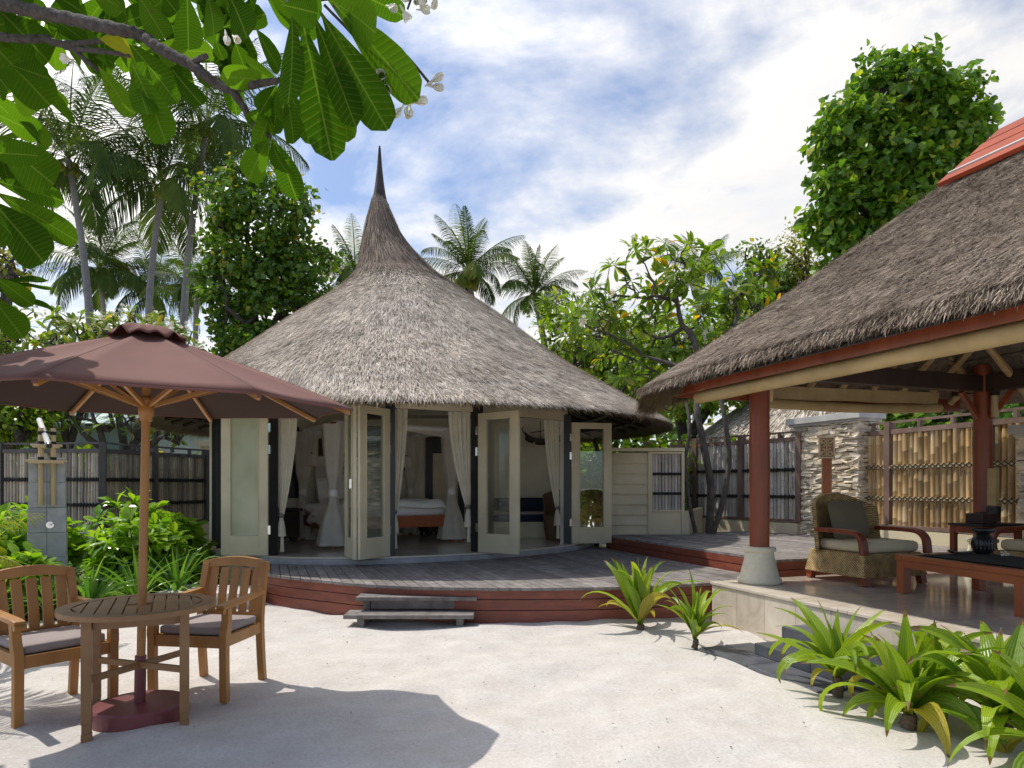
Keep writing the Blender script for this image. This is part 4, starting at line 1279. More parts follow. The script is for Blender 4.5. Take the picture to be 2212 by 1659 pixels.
# ============================================================ pavilion furniture
def arm_chair():
    t = thing('wicker_armchair', 'wicker armchair', 'armchair', (0, 0, 0), local=True)
    W = dict(parent=t, world=False)
    mb = MB()                                                  # flared wicker skirt
    def ring(z, hx, y0, y1): return [(-hx, y0, z), (hx, y0, z), (hx, y1, z), (-hx, y1, z)]
    rows = [ring(.09, .425, -.41, .40), ring(.25, .40, -.385, .375), ring(.36, .385, -.37, .36)]
    v = [q for r_ in rows for q in r_]; f = [(3, 2, 1, 0), (8, 9, 10, 11)]
    for i in range(2):
        for k in range(4): f.append((4 * i + k, 4 * i + (k + 1) % 4, 4 * i + 4 + (k + 1) % 4, 4 * i + 4 + k))
    mb.add(v, f); mb.build('seat', M['wicker'], bevel=.015, **W)
    mb = MB(); n = 21; rows = 8; fr, bk = [], []               # curved back with crown top
    for j in range(rows):
        for i in range(n):
            x = i / (n - 1) * 2 - 1
            top = 1.03 - .17 * abs(x) ** 2.2
            z = .34 + (top - .34) * j / (rows - 1)
            lean = .06 * (z - .34) / .6
            y = .34 + lean - .17 * abs(x) ** 3.0
            fr.append((x * .43, y, z)); bk.append((x * .455, y + .05 - .02 * abs(x) ** 3, z + .004))
    f = grid_faces(rows, n); k = rows * n
    mb.add(fr + bk, np.r_[f, (f + k)[:, ::-1]])
    ed = []
    for i in range(n - 1): a = (rows - 1) * n + i; ed.append((a, a + 1, a + 1 + k, a + k))
    for j in range(rows - 1):
        ed.append((j * n + n, j * n, j * n + k, j * n + n + k)); a = j * n + n - 1; ed.append((a, a + n, a + n + k, a + k))
    mb.add(fr + bk, ed)
    mb.build('backrest', M['wicker'], smooth=True, **W)
    for sx in (-1, 1):
        mb = MB()
        pts = [(sx * .415, .22, .60), (sx * .42, .0, .605), (sx * .42, -.24, .60), (sx * .42, -.33, .575), (sx * .42, -.385, .51), (sx * .42, -.40, .42), (sx * .42, -.405, .35)]
        sweep_rect(mb, catmull(pts, 4), .085, .05, side=(1, 0, 0)); mb.build('armrest', M['red_wood'], bevel=.008, **W)
        for y in (-.37, .35):
            mb = MB(); bar(mb, (sx * .36, y, .1), (sx * .375, y * 1.03, 0), .07, .07, up=(0, 1, 0)); mb.build('leg', M['red_wood'], bevel=.004, **W)
    mb = MB(); box(mb, (0, -.04, .425), (.72, .66, .13)); mb.build('seat_cushion', M['cushion_cream'], bevel=.045, smooth=True, **W)
    mb = MB(); m = 9; top, bot = [], []
    for i in range(m):
        for j in range(m):
            x, y = i / (m - 1) * 2 - 1, j / (m - 1) * 2 - 1
            h = .085 * (max(0, (1 - x ** 4) * (1 - y ** 4))) ** .45
            c = V(x * .25, .20 + .06 * y, .70 + y * .235)
            top.append(c - V(0, h, 0)); bot.append(c + V(0, h * .6, 0))
    f = grid_faces(m, m); mb.add(top, f); mb.add(bot, f[:, ::-1]); mb.build('back_cushion', M['cushion_olive'], smooth=True, **W)
    return t
ac = arm_chair()
ac.scale = (1, 1, .89); ac.location = (3.74, 7.26, PZ); ac.rotation_euler = (0, 0, R(19))
tag(ac, 'wicker armchair with olive back cushion standing left of the coffee table', 'armchair', 'wicker armchairs in the pavilion')
a2 = copy_tree(ac); a2.location = (5.63, 7.02, PZ); a2.rotation_euler = (0, 0, R(-72))
tag(a2, 'wicker armchair cut off by the right photo edge, behind the black oil burner')

TR = R(12); ta = V(math.cos(TR), math.sin(TR)); tb = V(math.sin(TR), -math.cos(TR)); T0 = V(3.60, 6.43)
def TP(a, b, z=0): p = T0 + ta * a + tb * b; return V(p[0], p[1], PZ + z)
m = TP(.47, .65)
ct = thing('coffee_table', 'low red wood coffee table with black runner on the marble floor', 'table', (m[0], m[1], PZ))
mb = MB()
for a0, a1, b0, b1 in ((0, .95, 0, .10), (0, .95, 1.2, 1.3), (0, .10, .102, 1.198), (.85, .95, .102, 1.198)):
    prism(mb, [TP(a0, b0)[:2], TP(a1, b0)[:2], TP(a1, b1)[:2], TP(a0, b1)[:2]][::-1], PZ + .31, PZ + .355)
mb.build('table_top', M['red_table'], ct, bevel=.004)
mb = MB(); prism(mb, [TP(.101, .101)[:2], TP(.849, .101)[:2], TP(.849, 1.199)[:2], TP(.101, 1.199)[:2]][::-1], PZ + .315, PZ + .350); mb.build('table_inlay', M['black'], ct)
mb = MB()
for q in (((.03, .03), (.92, .03)), ((.03, 1.27), (.92, 1.27)), ((.03, .05), (.03, 1.25)), ((.92, .05), (.92, 1.25))): bar(mb, TP(*q[0], .275), TP(*q[1], .275), .03, .068)
mb.build('apron', M['red_table'], ct)
for a, b in ((.055, .055), (.895, .055), (.055, 1.245), (.895, 1.245)):
    mb = MB(); p = TP(a, b, .155); box(mb, p, (.085, .085, .31), TR); mb.build('leg', M['red_table'], ct, bevel=.004)
mb = MB(); v = []
for i in range(12):
    for j in range(20): v.append(TP(.16 + .72 * i / 11, .12 + 1.15 * j / 19, .359 + .0015 * math.sin(i * 2 + j)))
mb.add(v, grid_faces(12, 20)[:, ::-1])
c = TP(.5, .7, .356)
tag(mb.build('table_runner', M['lash'], base=c, solid=.004), 'black woven mat spread on the coffee table', 'mat')
p = TP(.80, .19, .363)
vz = thing('oil_burner', 'black round carved oil burner on the coffee table', 'oil burner', p)
mb = MB(); lathe(mb, [(.055, 0), (.085, .03), (.10, .085), (.092, .135), (.062, .175), (.05, .185)], p, 28); mb.build('pot', M['ceramic'], vz, smooth=True)
mb = MB(); lathe(mb, [(.045, .186), (.085, .205), (.10, .235), (.093, .237), (.07, .212), (.02, .206)], p, 28); mb.build('bowl', M['ceramic'], vz, smooth=True)
mb = MB()
for k in range(9):
    a = -2.6 + k * .28
    for z in (.06, .09, .12): box(mb, (p[0] + .1 * math.cos(a), p[1] + .1 * math.sin(a), p[2] + z), (.02, .014, .018), a)
mb.build('carving', M['ceramic'], vz)
p = TP(.58, .16, .363)
tr = thing('incense_tray', 'small black incense holder tray left of the oil burner', 'tray', p)
mb = MB(); sweep_rect(mb, [p + V(*(ta * x), 0) + V(0, 0, z) for x, z in ((-.12, .035), (-.08, .015), (0, .010), (.09, .012), (.13, .02))], .06, .018); mb.build('tray', M['ceramic'], tr, bevel=.004)
mb = MB(); tube(mb, [p + V(-.07, 0, .02), p + V(-.01, .02, .19)], .0022, 5); mb.build('incense_stick', M['bark_dark'], tr)

def flower_mb(mbp, mbe, c, n, size, r=.6, cup=.35):
    """five petal frangipani blossom facing n"""
    n = nrm(n); a = nrm(np.cross(n, V(.3, .5, .81))); b = np.cross(n, a)
    ang = np.arange(5) * 2 * math.pi / 5 + rng.uniform(0, 1)
    D = np.cos(ang)[:, None] * a + np.sin(ang)[:, None] * b
    leaves(mbp, OBOV_S, np.tile(c, (5, 1)), D + n * cup, np.tile(n, (5, 1)), size * .5, size * .17, rng.uniform(.3, 1, 5), .15)
    leaves(mbe, OBOV_S, np.tile(c + n * .003 * size / .06, (5, 1)), D + n * cup, np.tile(n, (5, 1)), size * .17, size * .06, .5)
p = TP(.86, .36, .375)
fl = thing('flower', 'white frangipani flower lying on the coffee table', 'flower', p)
mb, me = MB(), MB(); flower_mb(mb, me, p, V(-.15, -.6, .6), .085, cup=.2); mb.build('petals', M['petal'], fl); me.build('flower_eye', M['petal_eye'], fl)

SR = R(20); sa = V(math.cos(SR), math.sin(SR)); sb = V(math.sin(SR), -math.cos(SR)); S0 = V(5.02, 7.76)
def SP(a, b, z=0): q = S0 + sa * a + sb * b; return V(q[0], q[1], PZ + z)
c = SP(.29, .16)
sd = thing('side_table', 'tall red side table with black top against the far column', 'table', (c[0], c[1], PZ))
mb = MB(); prism(mb, [SP(-.04, -.04)[:2], SP(.62, -.04)[:2], SP(.62, .36)[:2], SP(-.04, .36)[:2]][::-1], PZ + .555, PZ + .58); mb.build('table_top', M['black'], sd)
mb = MB()
for q in (((0, 0), (.58, 0)), ((0, .32), (.58, .32)), ((0, 0), (0, .32)), ((.58, 0), (.58, .32))): bar(mb, SP(*q[0], .515), SP(*q[1], .515), .05, .075)
mb.build('apron', M['red_wood'], sd)
for a, b in ((0, 0), (.58, 0), (0, .32), (.58, .32)):
    mb = MB(); box(mb, SP(a, b, .276), (.055, .055, .552), SR); mb.build('leg', M['red_wood'], sd)
c = SP(.22, .16, .582)
bx = thing('tissue_box', 'small dark box standing on the side table', 'box', c)
mb = MB(); box(mb, c + V(0, 0, .055), (.24, .2, .11), SR); mb.build('body', M['dark_wood'], bx, bevel=.006)
mb = MB(); box(mb, c + V(0, 0, .116), (.10, .06, .012), SR); mb.build('lid', M['black'], bx)
# ============================================================ teak chairs, table, parasol
def teak_chair():
    t = thing('teak_armchair', 'teak armchair', 'chair', (0, 0, 0), local=True)
    W = dict(parent=t, world=False)
    for sx in (-1, 1):
        mb = MB()                                              # front leg rises to the arm
        sweep_rect(mb, catmull([(sx * .262, -.245, -.02), (sx * .262, -.25, .18), (sx * .262, -.25, .38), (sx * .268, -.235, .50), (sx * .272, -.24, .605)], 4), .052, [.046] * 9 + [.06, .062, .058, .052, .046, .046, .05, .055], side=(1, 0, 0))
        mb.build('leg', M['teak'], bevel=.004, **W)
        mb = MB()
        sweep_rect(mb, catmull([(sx * .235, .285, -.02), (sx * .235, .262, .2), (sx * .235, .25, .42), (sx * .235, .275, .62), (sx * .232, .325, .83)], 4), .05, .045, side=(1, 0, 0))
        mb.build('leg', M['teak'], bevel=.004, **W)
        mb = MB()
        sweep_rect(mb, catmull([(sx * .272, -.315, .612), (sx * .274, -.25, .622), (sx * .268, -.05, .627), (sx * .255, .15, .632), (sx * .243, .285, .64)], 4), [.062] * 10 + [.058, .054, .05, .047, .045, .042, .04], .032, side=(1, 0, 0))
        tube(mb, [(sx * .272 - .031, -.312, .592), (sx * .272 + .031, -.312, .592)], .018, 10)
        mb.build('armrest', M['teak'], bevel=.006, **W)
    mb = MB()
    bar(mb, (-.235, -.25, .375), (.235, -.25, .375), .028, .075)
    bar(mb, (-.21, .25, .375), (.21, .25, .375), .028, .075)
    for sx in (-1, 1): bar(mb, (sx * .25, -.225, .375), (sx * .238, .23, .375), .028, .075)
    for k in range(6):
        y = -.21 + k * .085
        box(mb, (0, y, .40), (.46, .07, .018), 0, rng.uniform(.3, .7))
    mb.build('seat', M['teak'], bevel=.003, **W)
    mb = MB()                                                  # arched top rail, bottom rail, five splats
    xs = np.linspace(-.262, .262, 15)
    zt = .845 + .038 * (1 - (xs / .262) ** 2)
    yb = .322 + .018 * (1 - (xs / .262) ** 2)
    v = []
    for x, z, y in zip(xs, zt, yb):
        zb = .785 + .030 * (1 - (x / .262) ** 2)
        v += [(x, y - .017, zb), (x, y - .012, z), (x, y + .022, z), (x, y + .017, zb)]
    f = [(0, 1, 2, 3), tuple(56 + q for q in (3, 2, 1, 0))]
    for i in range(14):
        for q in range(4): f.append((4 * i + q, 4 * i + 4 + q, 4 * i + 4 + (q + 1) % 4, 4 * i + (q + 1) % 4))
    mb.add(v, f, .55)
    bar(mb, (-.21, .262, .455), (.21, .262, .455), .026, .055)
    for k in range(5):
        x = (k - 2) * .086
        sweep_rect(mb, [(x * .96, .264, .44), (x * .98, .280, .6), (x, .312, .74), (x * 1.01, .330, .80)], .062, .016, side=(1, 0, 0), r=rng.uniform(.3, .7))
    mb.build('backrest', M['teak'], bevel=.003, **W)
    return t
ch = teak_chair()
ch.location = (-2.12, 4.80, 0); ch.rotation_euler = (0, 0, R(-9))
tag(ch, 'teak armchair right of the round table, its slatted back towards the hut', 'chair', 'teak armchairs at the round table')
c2 = copy_tree(ch); c2.location = (-2.93, 4.34, 0); c2.rotation_euler = (0, 0, R(54))
tag(c2, 'teak armchair left of the round table, partly cut off by the left photo edge')
def cushion(ch, lab):
    cs, sn = math.cos(ch.rotation_euler.z), math.sin(ch.rotation_euler.z)
    mb = MB(); box(mb, (0, -.005, .03), (.455, .455, .055))
    o = mb.build('seat_cushion', M['cushion'], bevel=.016, smooth=True)
    o.location = (ch.location.x, ch.location.y, .411); o.rotation_euler = (0, 0, ch.rotation_euler.z)
    tag(o, lab, 'cushion', 'seat cushions of the teak armchairs')
cushion(ch, 'taupe cushion on the seat of the right teak armchair'); cushion(c2, 'taupe cushion on the seat of the left teak armchair')

# round table
TX, TY, TZ = -2.25, 4.12, .70
ta_ = R(26)
tb_ = thing('round_table', 'round slatted wooden table with the parasol pole through it', 'table', (TX, TY, 0))
mb = MB(); RT = .425
n = 44; aa = np.linspace(0, 2 * math.pi, n + 1)
for k in range(n):
    if k % 11 == 0: tone = rng.uniform(.3, .7)
    a, b = aa[k], aa[k + 1]
    p = [(TX + q * math.cos(x), TY + q * math.sin(x)) for q, x in ((RT - .075, a), (RT, a), (RT, b), (RT - .075, b))]
    prism(mb, p, TZ - .03, TZ, tone)
mb.build('rim', M['teak_table'], tb_)
mb = MB(); ri = RT - .077; k = 0
x = -ri
while x < ri - .01:
    w = .062; x0, x1 = x, min(x + w, ri)
    h0, h1 = math.sqrt(max(0, ri ** 2 - x0 ** 2)), math.sqrt(max(0, ri ** 2 - x1 ** 2))
    sg = [(1,), ] if not (x0 < .03 and x1 > -.03) else [(1,)]
    def rot(px, py): return (TX + px * math.cos(ta_) - py * math.sin(ta_), TY + px * math.sin(ta_) + py * math.cos(ta_))
    halves = [(-1, 1)] if not (x0 < .032 and x1 > -.032) else [(-1, -.05), (.05, 1)]
    for lo, hi in halves:
        y = lambda h, q: h * q if abs(q) == 1 else q * .75
        prism(mb, [rot(x0, y(h0, lo)), rot(x1, y(h1, lo)), rot(x1, y(h1, hi)), rot(x0, y(h0, hi))], TZ - .026, TZ - .002, rng.uniform(.25, .75))
    x += w + .009
mb.build('table_top', M['teak_table'], tb_)
def TT(px, py, z): return V(TX + px * math.cos(ta_) - py * math.sin(ta_), TY + px * math.sin(ta_) + py * math.cos(ta_), z)
hs = .245
for sx in (-1, 1):
    for sy in (-1, 1):
        mb = MB(); p = TT(sx * hs, sy * hs, 0)
        box(mb, (p[0], p[1], (TZ - .03) / 2 + .045), (.052, .052, TZ - .03 - .09), ta_, .5)
        box(mb, (p[0], p[1], .0635), (.047, .047, .053), ta_, .2); box(mb, (p[0], p[1], .006), (.052, .052, .062), ta_, .5)
        mb.build('leg', M['teak_table'], tb_, bevel=.003)
for q in ((-1, -1, 1, -1), (1, -1, 1, 1), (1, 1, -1, 1), (-1, 1, -1, -1)):
    mb = MB(); bar(mb, TT(q[0] * hs * .88, q[1] * hs * .88, TZ - .075), TT(q[2] * hs * .88, q[3] * hs * .88, TZ - .075), .022, .045); mb.build('apron', M['teak_table'], tb_)
for i, (a, b) in enumerate((((-1, -1), (1, 1)), ((1, -1), (-1, 1)))):
    mb = MB(); bar(mb, TT(a[0] * hs, a[1] * hs, .33 + .004 * i), TT(b[0] * hs, b[1] * hs, .33 + .004 * i), .024, .036); mb.build('stretcher', M['teak_table'], tb_)

# parasol
um = thing('parasol', 'brown octagonal garden parasol with wooden pole standing through the round table', 'parasol', (-2.26, 4.15, 0))
BX, BY = -2.262, 4.15
top = V(-2.235, 4.19, 2.36)
mb = MB(); lathe(mb, [(.255, -.02), (.262, .0), (.262, .085), (.252, .098), (.05, .10)], (BX, BY, 0), 40); mb.build('base', M['maroon'], um, smooth=False)
mb = MB(); tube(mb, [(BX, BY, .09), (BX + .003, BY + .005, .38)], .032, 18); mb.build('base_sleeve', M['maroon'], um, smooth=True)
def pole_at(z): return V(BX, BY, 0) * (1 - z / 2.36) + V(top[0], top[1], 0) * (z / 2.36) + V(0, 0, z)
mb = MB(); tube(mb, [pole_at(z) for z in (.3, 1.0, 1.78, 2.36)], .0245, 18); mb.build('pole', M['teak'], um, smooth=True)
mb = MB(); p = pole_at(1.865)
lathe(mb, [(.026, -.06), (.036, -.055), (.033, -.035), (.040, -.03), (.044, .0), (.044, .03), (.036, .04), (.036, .05), (.052, .055), (.052, .085), (.03, .09)], p, 22); mb.build('hub', M['teak'], um, smooth=True)
RC = 1.235; A0 = R(-83); CZ = 1.922
ctr = V(-2.238, 4.20, CZ)
def rim(k, f=1.0, lift=0.0):
    a = A0 + k * math.pi / 4
    x, y = RC * math.cos(a), RC * math.sin(a)
    return ctr + V(x * f, y * f, y * f * .026 - x * f * .020 + lift)
apex = V(top[0], top[1], 2.360)
mb = MB(); rows = 11; m = 9
for k in range(8):
    a, b = rim(k), rim(k + 1); v = []
    for i in range(rows):
        f = i / (rows - 1)
        for j in range(m):
            g = j / (m - 1)
            pe = a * (1 - g) + b * g
            sagf = math.sin(math.pi * g)
            pe = pe + nrm(ctr - pe) * .045 * sagf * f
            p = apex * (1 - f) + pe * f
            p[2] += .012 * math.sin(math.pi * f) - .030 * sagf * math.sin(math.pi * f)
            v.append(p)
    mb.add(v, grid_faces(rows, m)[:, ::-1], .5)
    # small hem
    v = []
    for j in range(m):
        g = j / (m - 1); pe = a * (1 - g) + b * g; pe = pe + nrm(ctr - pe) * .045 * math.sin(math.pi * g)
        v += [pe, pe - V(0, 0, .012)]
    mb.add(v, grid_faces(m, 2), .5)
cn = mb.build('canopy', M['canopy'], um, smooth=True, solid=.004)
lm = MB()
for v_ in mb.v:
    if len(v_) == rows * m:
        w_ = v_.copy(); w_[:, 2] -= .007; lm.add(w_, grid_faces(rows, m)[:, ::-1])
lm.build('underside_shade', M['underside_shade'], cn, smooth=True)  # added sheet below the canopy, carries its underside shade as dark colour
mb = MB()
for k in range(8):                                            # seams
    a = rim(k); pts = []
    for f in np.linspace(.05, 1, 9):
        p = apex * (1 - f) + a * f; p[2] += .012 * math.sin(math.pi * f) + .0022; pts.append(p)
    tube(mb, pts, .0014, 5)
mb.build('seam', M['canopy'], cn)
mb = MB(); rows = 8; m = 73; v = []                            # floppy vent cap
for i in range(rows):
    f = i / (rows - 1)
    for j in range(m):
        a = 2 * math.pi * j / (m - 1) + A0
        lob = .5 + .5 * math.cos(8 * (a - A0)); rr = (.05 + .165 * f) * (1 + .03 * math.cos(8 * (a - A0)))
        flop = f ** 1.6
        z = 2.388 - .014 * f - .068 * f ** 2.2 + flop * (.024 * (1 - lob) * (1 + .5 * math.sin(3 * a + 1)) + .012 * math.sin(13 * a))
        v.append((top[0] + rr * math.cos(a), top[1] + rr * math.sin(a), z))
mb.add(v, grid_faces(rows, m)[:, ::-1], .4)
lathe(mb, [(.052, 2.388), (.03, 2.395), (.004, 2.397)], (top[0], top[1], 0), 16, .4)
mb.build('vent_cap', M['canopy'], um, smooth=True, solid=.004)
for k in range(8):
    a = rim(k, .985)
    mb = MB()
    pts = []
    for f in np.linspace(.04, 1, 7):
        p = apex * (1 - f) + a * f; p[2] += .012 * math.sin(math.pi * f) - .028; pts.append(p)
    sweep_rect(mb, pts, .020, .024); rb = mb.build('rib', M['teak'], um)
    p = pts[3]; h = pole_at(1.905)
    d = nrm((p - h) * V(1, 1, 0))
    mb = MB(); bar(mb, h + d * .045, p - V(0, 0, .012), .018, .024); mb.build('strut', M['teak'], rb)
    mb = MB(); box(mb, a - V(0, 0, .018), (.02, .02, .02), A0 + k * math.pi / 4); mb.build('pocket', M['canopy'], rb)

# ============================================================ outdoor shower
SX, SY, SA_ = -5.44, 8.0, .52
def SW(x, y, z): return V(SX + x * math.cos(SA_) - y * math.sin(SA_), SY + x * math.sin(SA_) + y * math.cos(SA_), z)
sw = thing('outdoor_shower', 'slim grey slate shower pillar with bamboo spout among the shrubs', 'shower', (SX, SY, 0))
mb = MB(); z = 0; hh = 1.74; k = 0
while z < hh - .01:
    z1 = min(z + .29, hh); w0, w1 = .40 - .055 * z / hh, .40 - .055 * z1 / hh
    for sx in (-1, 1):
        c = SW(sx * w0 * .25, 0, (z + z1) / 2); box(mb, c, (w0 / 2 - .003, .20, z1 - z - .004), SA_, rng.uniform(.2, .8))
    z = z1
mb.build('pillar', M['slate_light'], sw, bevel=.003)
for dx in (-.055, .065):
    mb = MB(); p = SW(dx, -.128, 0)
    tube(mb, [(p[0], p[1], z) for z in (1.19, 1.5, 1.505, 1.51, 1.8, 2.08)], [.027, .027, .030, .027, .027, .027], 10); mb.build('bamboo_post', M['bamboo_cut'], sw, smooth=True)
for z, w in ((1.70, .40), (1.88, .30)):
    mb = MB(); box(mb, SW(0, -.13, z), (w, .13, .022), SA_); box(mb, SW(0, -.19, z - .015), (w * .86, .012, .03), SA_); mb.build('cross_plank', M['bamboo_cut'], sw, bevel=.003)
mb = MB(); a, b = SW(-.10, .22, 2.20), SW(.045, -.42, 1.86)
tube(mb, [a, a * .6 + b * .4, a * .59 + b * .41, a * .58 + b * .42, b], [.030, .030, .034, .030, .030], 12); mb.build('spout', M['capstone'], sw, smooth=True)
mb = MB(); d = nrm(b - a); tube(mb, [b - d * .05, b + d * .004], .0315, 12); mb.build('spout_end', M['black'], sw)
mb = MB()
for dx in (-.055, .065):
    for z in (2.02, 1.905, 1.725): p = SW(dx, -.128, z); tube(mb, [p - V(0, 0, .02), p + V(0, 0, .02)], .031, 8)
bar(mb, SW(-.06, -.155, 2.03), SW(.07, -.155, 2.03), .02, .02)
mb.build('rope', M['lash'], sw)
mb = MB(); tube(mb, [SW(.03, -.09, .96), SW(.03, -.115, .96)], .04, 14); tube(mb, [SW(.03, -.115, .96), SW(.03, -.15, .96)], .018, 10); bar(mb, SW(.03, -.145, .96), SW(.07, -.15, .98), .012, .012); mb.build('tap', M['chrome'], sw, smooth=True)

# ============================================================ bamboo fences
def pole_mesh(mb, x, y, z0, z1, rad, r):
    zs, rr, tt = [z0], [rad], [r]
    z = z0 + rng.uniform(.05, .35)
    while z < z1 - .03:
        zs += [z - .012, z, z + .012]; rr += [rad, rad * 1.12, rad]; tt += [r, r * .35, r]
        z += rng.uniform(.28, .42)
    zs.append(z1); rr.append(rad); tt.append(r)
    lx, ly = rng.normal(0, .006, 2)
    tube(mb, [(x + lx * (q - z0), y + ly * (q - z0), q) for q in zs], rr, 8, tt)

def fence(name, label, pts, g0, zw, zt, zr, rad, mats, front, posts=True, xcord=False, bands=(.36, .70), group=None, wall=True):
    """front = plan direction pointing to the visible side"""
    pts = [np.array(p, float) for p in pts]; m = sum(pts) / len(pts)
    t = thing(name, label, 'fence', (m[0], m[1], g0), group=group)
    bm, wm, cmn = mats
    for i, (a, b) in enumerate(zip(pts[:-1], pts[1:])):
        d = nrm(b - a); L = np.linalg.norm(b - a); n = V(-d[1], d[0])
        if np.dot(n, front) < 0: n = -n
        ang = math.atan2(d[1], d[0])
        if wall:
            mb = MB(); bar(mb, (*a, (g0 + zw) / 2 - .02), (*b, (g0 + zw) / 2 - .02), .16, zw - g0 - .04); mb.build('wall_base', M['cream'], t)
            mb = MB(); bar(mb, (*(a + n * .01), zw), (*(b + n * .01), zw), .14, .05); mb.build('bottom_rail', M[wm], t)
        mb = MB(); k = int((L - .10) / (2 * rad * 1.06))
        for q in range(k):
            x = .06 + (L - .12) * (q + .5) / k
            p = a + d * x
            pole_mesh(mb, p[0], p[1], zw + .02, zt - rng.uniform(0, .004), rad * rng.uniform(.84, 1.06), np.clip(rng.normal(.5, .25), 0, 1))
        mb.build('bamboo_panel', M[bm], t, smooth=True)
        mb = MB(); bar(mb, (*a, zt + .035), (*b, zt + .035), .09, .07); mb.build('top_rail', M[wm], t)
        mb = MB(); bar(mb, (*a, zr), (*b, zr), .04, .035); mb.build('hand_rail', M[wm], t)
        for fz in bands:
            z = zt - (zt - zw) * fz
            mb = MB(); o = n * (rad + .012)
            bar(mb, (*(a + o + d * .05), z), (*(b + o - d * .05), z), .022, .055); mb.build('band', M['bamboo_cut'] if xcord else M[cmn], t)
            mb = MB()
            for q in range(k):
                x = .06 + (L - .12) * (q + .5) / k; w = L / k / 2; o2 = n * (rad + .026)
                p = a + o2
                if xcord:
                    bar(mb, (*(p + d * (x - w)), z - .035), (*(p + d * (x + w)), z + .035), .010, .010, up=(*n, 0)); bar(mb, (*(p + d * (x - w) + n * .004), z + .035), (*(p + d * (x + w) + n * .004), z - .035), .010, .010, up=(*n, 0))
                elif rng.uniform() < .85:
                    bar(mb, (*(p + d * (x - .01)), z - .04), (*(p + d * (x + .012)), z + .04), .018, .012, up=(*n, 0))
            mb.build('rope', M['lash'], t)
        h = 3
        for q in range(1, h):
            p = a + d * L * q / h; mb = MB(); box(mb, (p[0], p[1], (zt + .07 + zr) / 2), (.05, .05, zr - zt - .08), ang); mb.build('baluster', M[wm], t)
    if posts:
        for i, p in enumerate(pts):
            d = nrm(pts[min(i + 1, len(pts) - 1)] - pts[max(i - 1, 0)])
            mb = MB(); box(mb, (p[0], p[1], (zw + zr) / 2), (.10, .13, zr - zw + .02), math.atan2(d[1], d[0])); mb.build('post', M[wm], t)
    return t
fence('bamboo_fence', 'weathered grey bamboo fence behind the shrubs and shower pillar', [(-13.5, 12.9), (-11.2, 12.55), (-9.2, 12.3), (-7.22, 12.05), (-6.95, 13.25), (-6.55, 14.6), (-6.2, 16)], 0, .68, 2.00, 2.17, .028, ('bamboo_grey', 'fence_wood', 'lash'), V(.6, -1))
fence('bamboo_fence', 'grey bamboo fence on a cream wall behind the multi stemmed frangipani', [(2.94, 14.9), (3.75, 13.9), (4.36, 12.95), (5.02, 11.9)], .3, .80, 2.20, 2.36, .036, ('bamboo_silver', 'fence_brown', 'lash'), V(-1, -1))
fence('bamboo_fence', 'tan bamboo fence with crossed cords right of the stone pillar', [(5.52, 11.35), (5.78, 10.45), (6.25, 8.92), (6.55, 7.95), (7.2, 6.1)], .3, .80, 2.20, 2.38, .042, ('bamboo_tan', 'fence_brown', 'lash'), V(-1, -.4), xcord=True)
# framed bamboo screen and clapboard wall
gw = thing('garden_wall', 'low cream clapboard wall with one bamboo window, right of the hut', 'wall', (2.3, 11.9, 0))
mb = MB()
for k in range(8):
    z = .56 + k * .178
    v = [(1.62, 11.80, z), (2.36, 11.80, z), (2.36, 11.835, z + .182), (1.62, 11.835, z + .182), (1.62, 11.90, z), (2.36, 11.90, z), (2.36, 11.90, z + .182), (1.62, 11.90, z + .182)]
    mb.add(v, np.array([(0, 1, 2, 3), (5, 4, 7, 6), (0, 3, 7, 4), (1, 5, 6, 2), (0, 4, 5, 1), (3, 2, 6, 7)]))
mb.build('clapboard', M['door_cream'], gw)
mb = MB(); box(mb, (2.27, 11.87, 2.04), (1.42, .20, .06)); box(mb, (2.388, 11.86, 1.27), (.075, .14, 1.47)); box(mb, (2.955, 11.86, 1.27), (.05, .14, 1.47)); box(mb, (2.678, 11.865, .76), (.50, .12, .42)); box(mb, (2.678, 11.86, .985), (.50, .16, .03)); box(mb, (2.678, 11.86, 1.985), (.50, .12, .04))
mb.build('frame', M['door_cream'], gw, bevel=.004)
mb = MB()
for k in range(9): pole_mesh(mb, 2.452 + k * .0565, 11.86, 1.0, 1.96, .0275, np.clip(rng.normal(.4, .2), 0, 1))
mb.build('bamboo_panel', M['bamboo_silver'], gw, smooth=True)
mb = MB()
for z in (1.62, 1.28): box(mb, (2.678, 11.82, z), (.50, .02, .045))
mb.build('band', M['lash'], gw)
mb = MB(); prism(mb, [(2.985, 11.8), (3.07, 11.8), (3.85, 13.75), (3.76, 13.8)], 0, .98); mb.build('side_wall', M['cream'], gw)

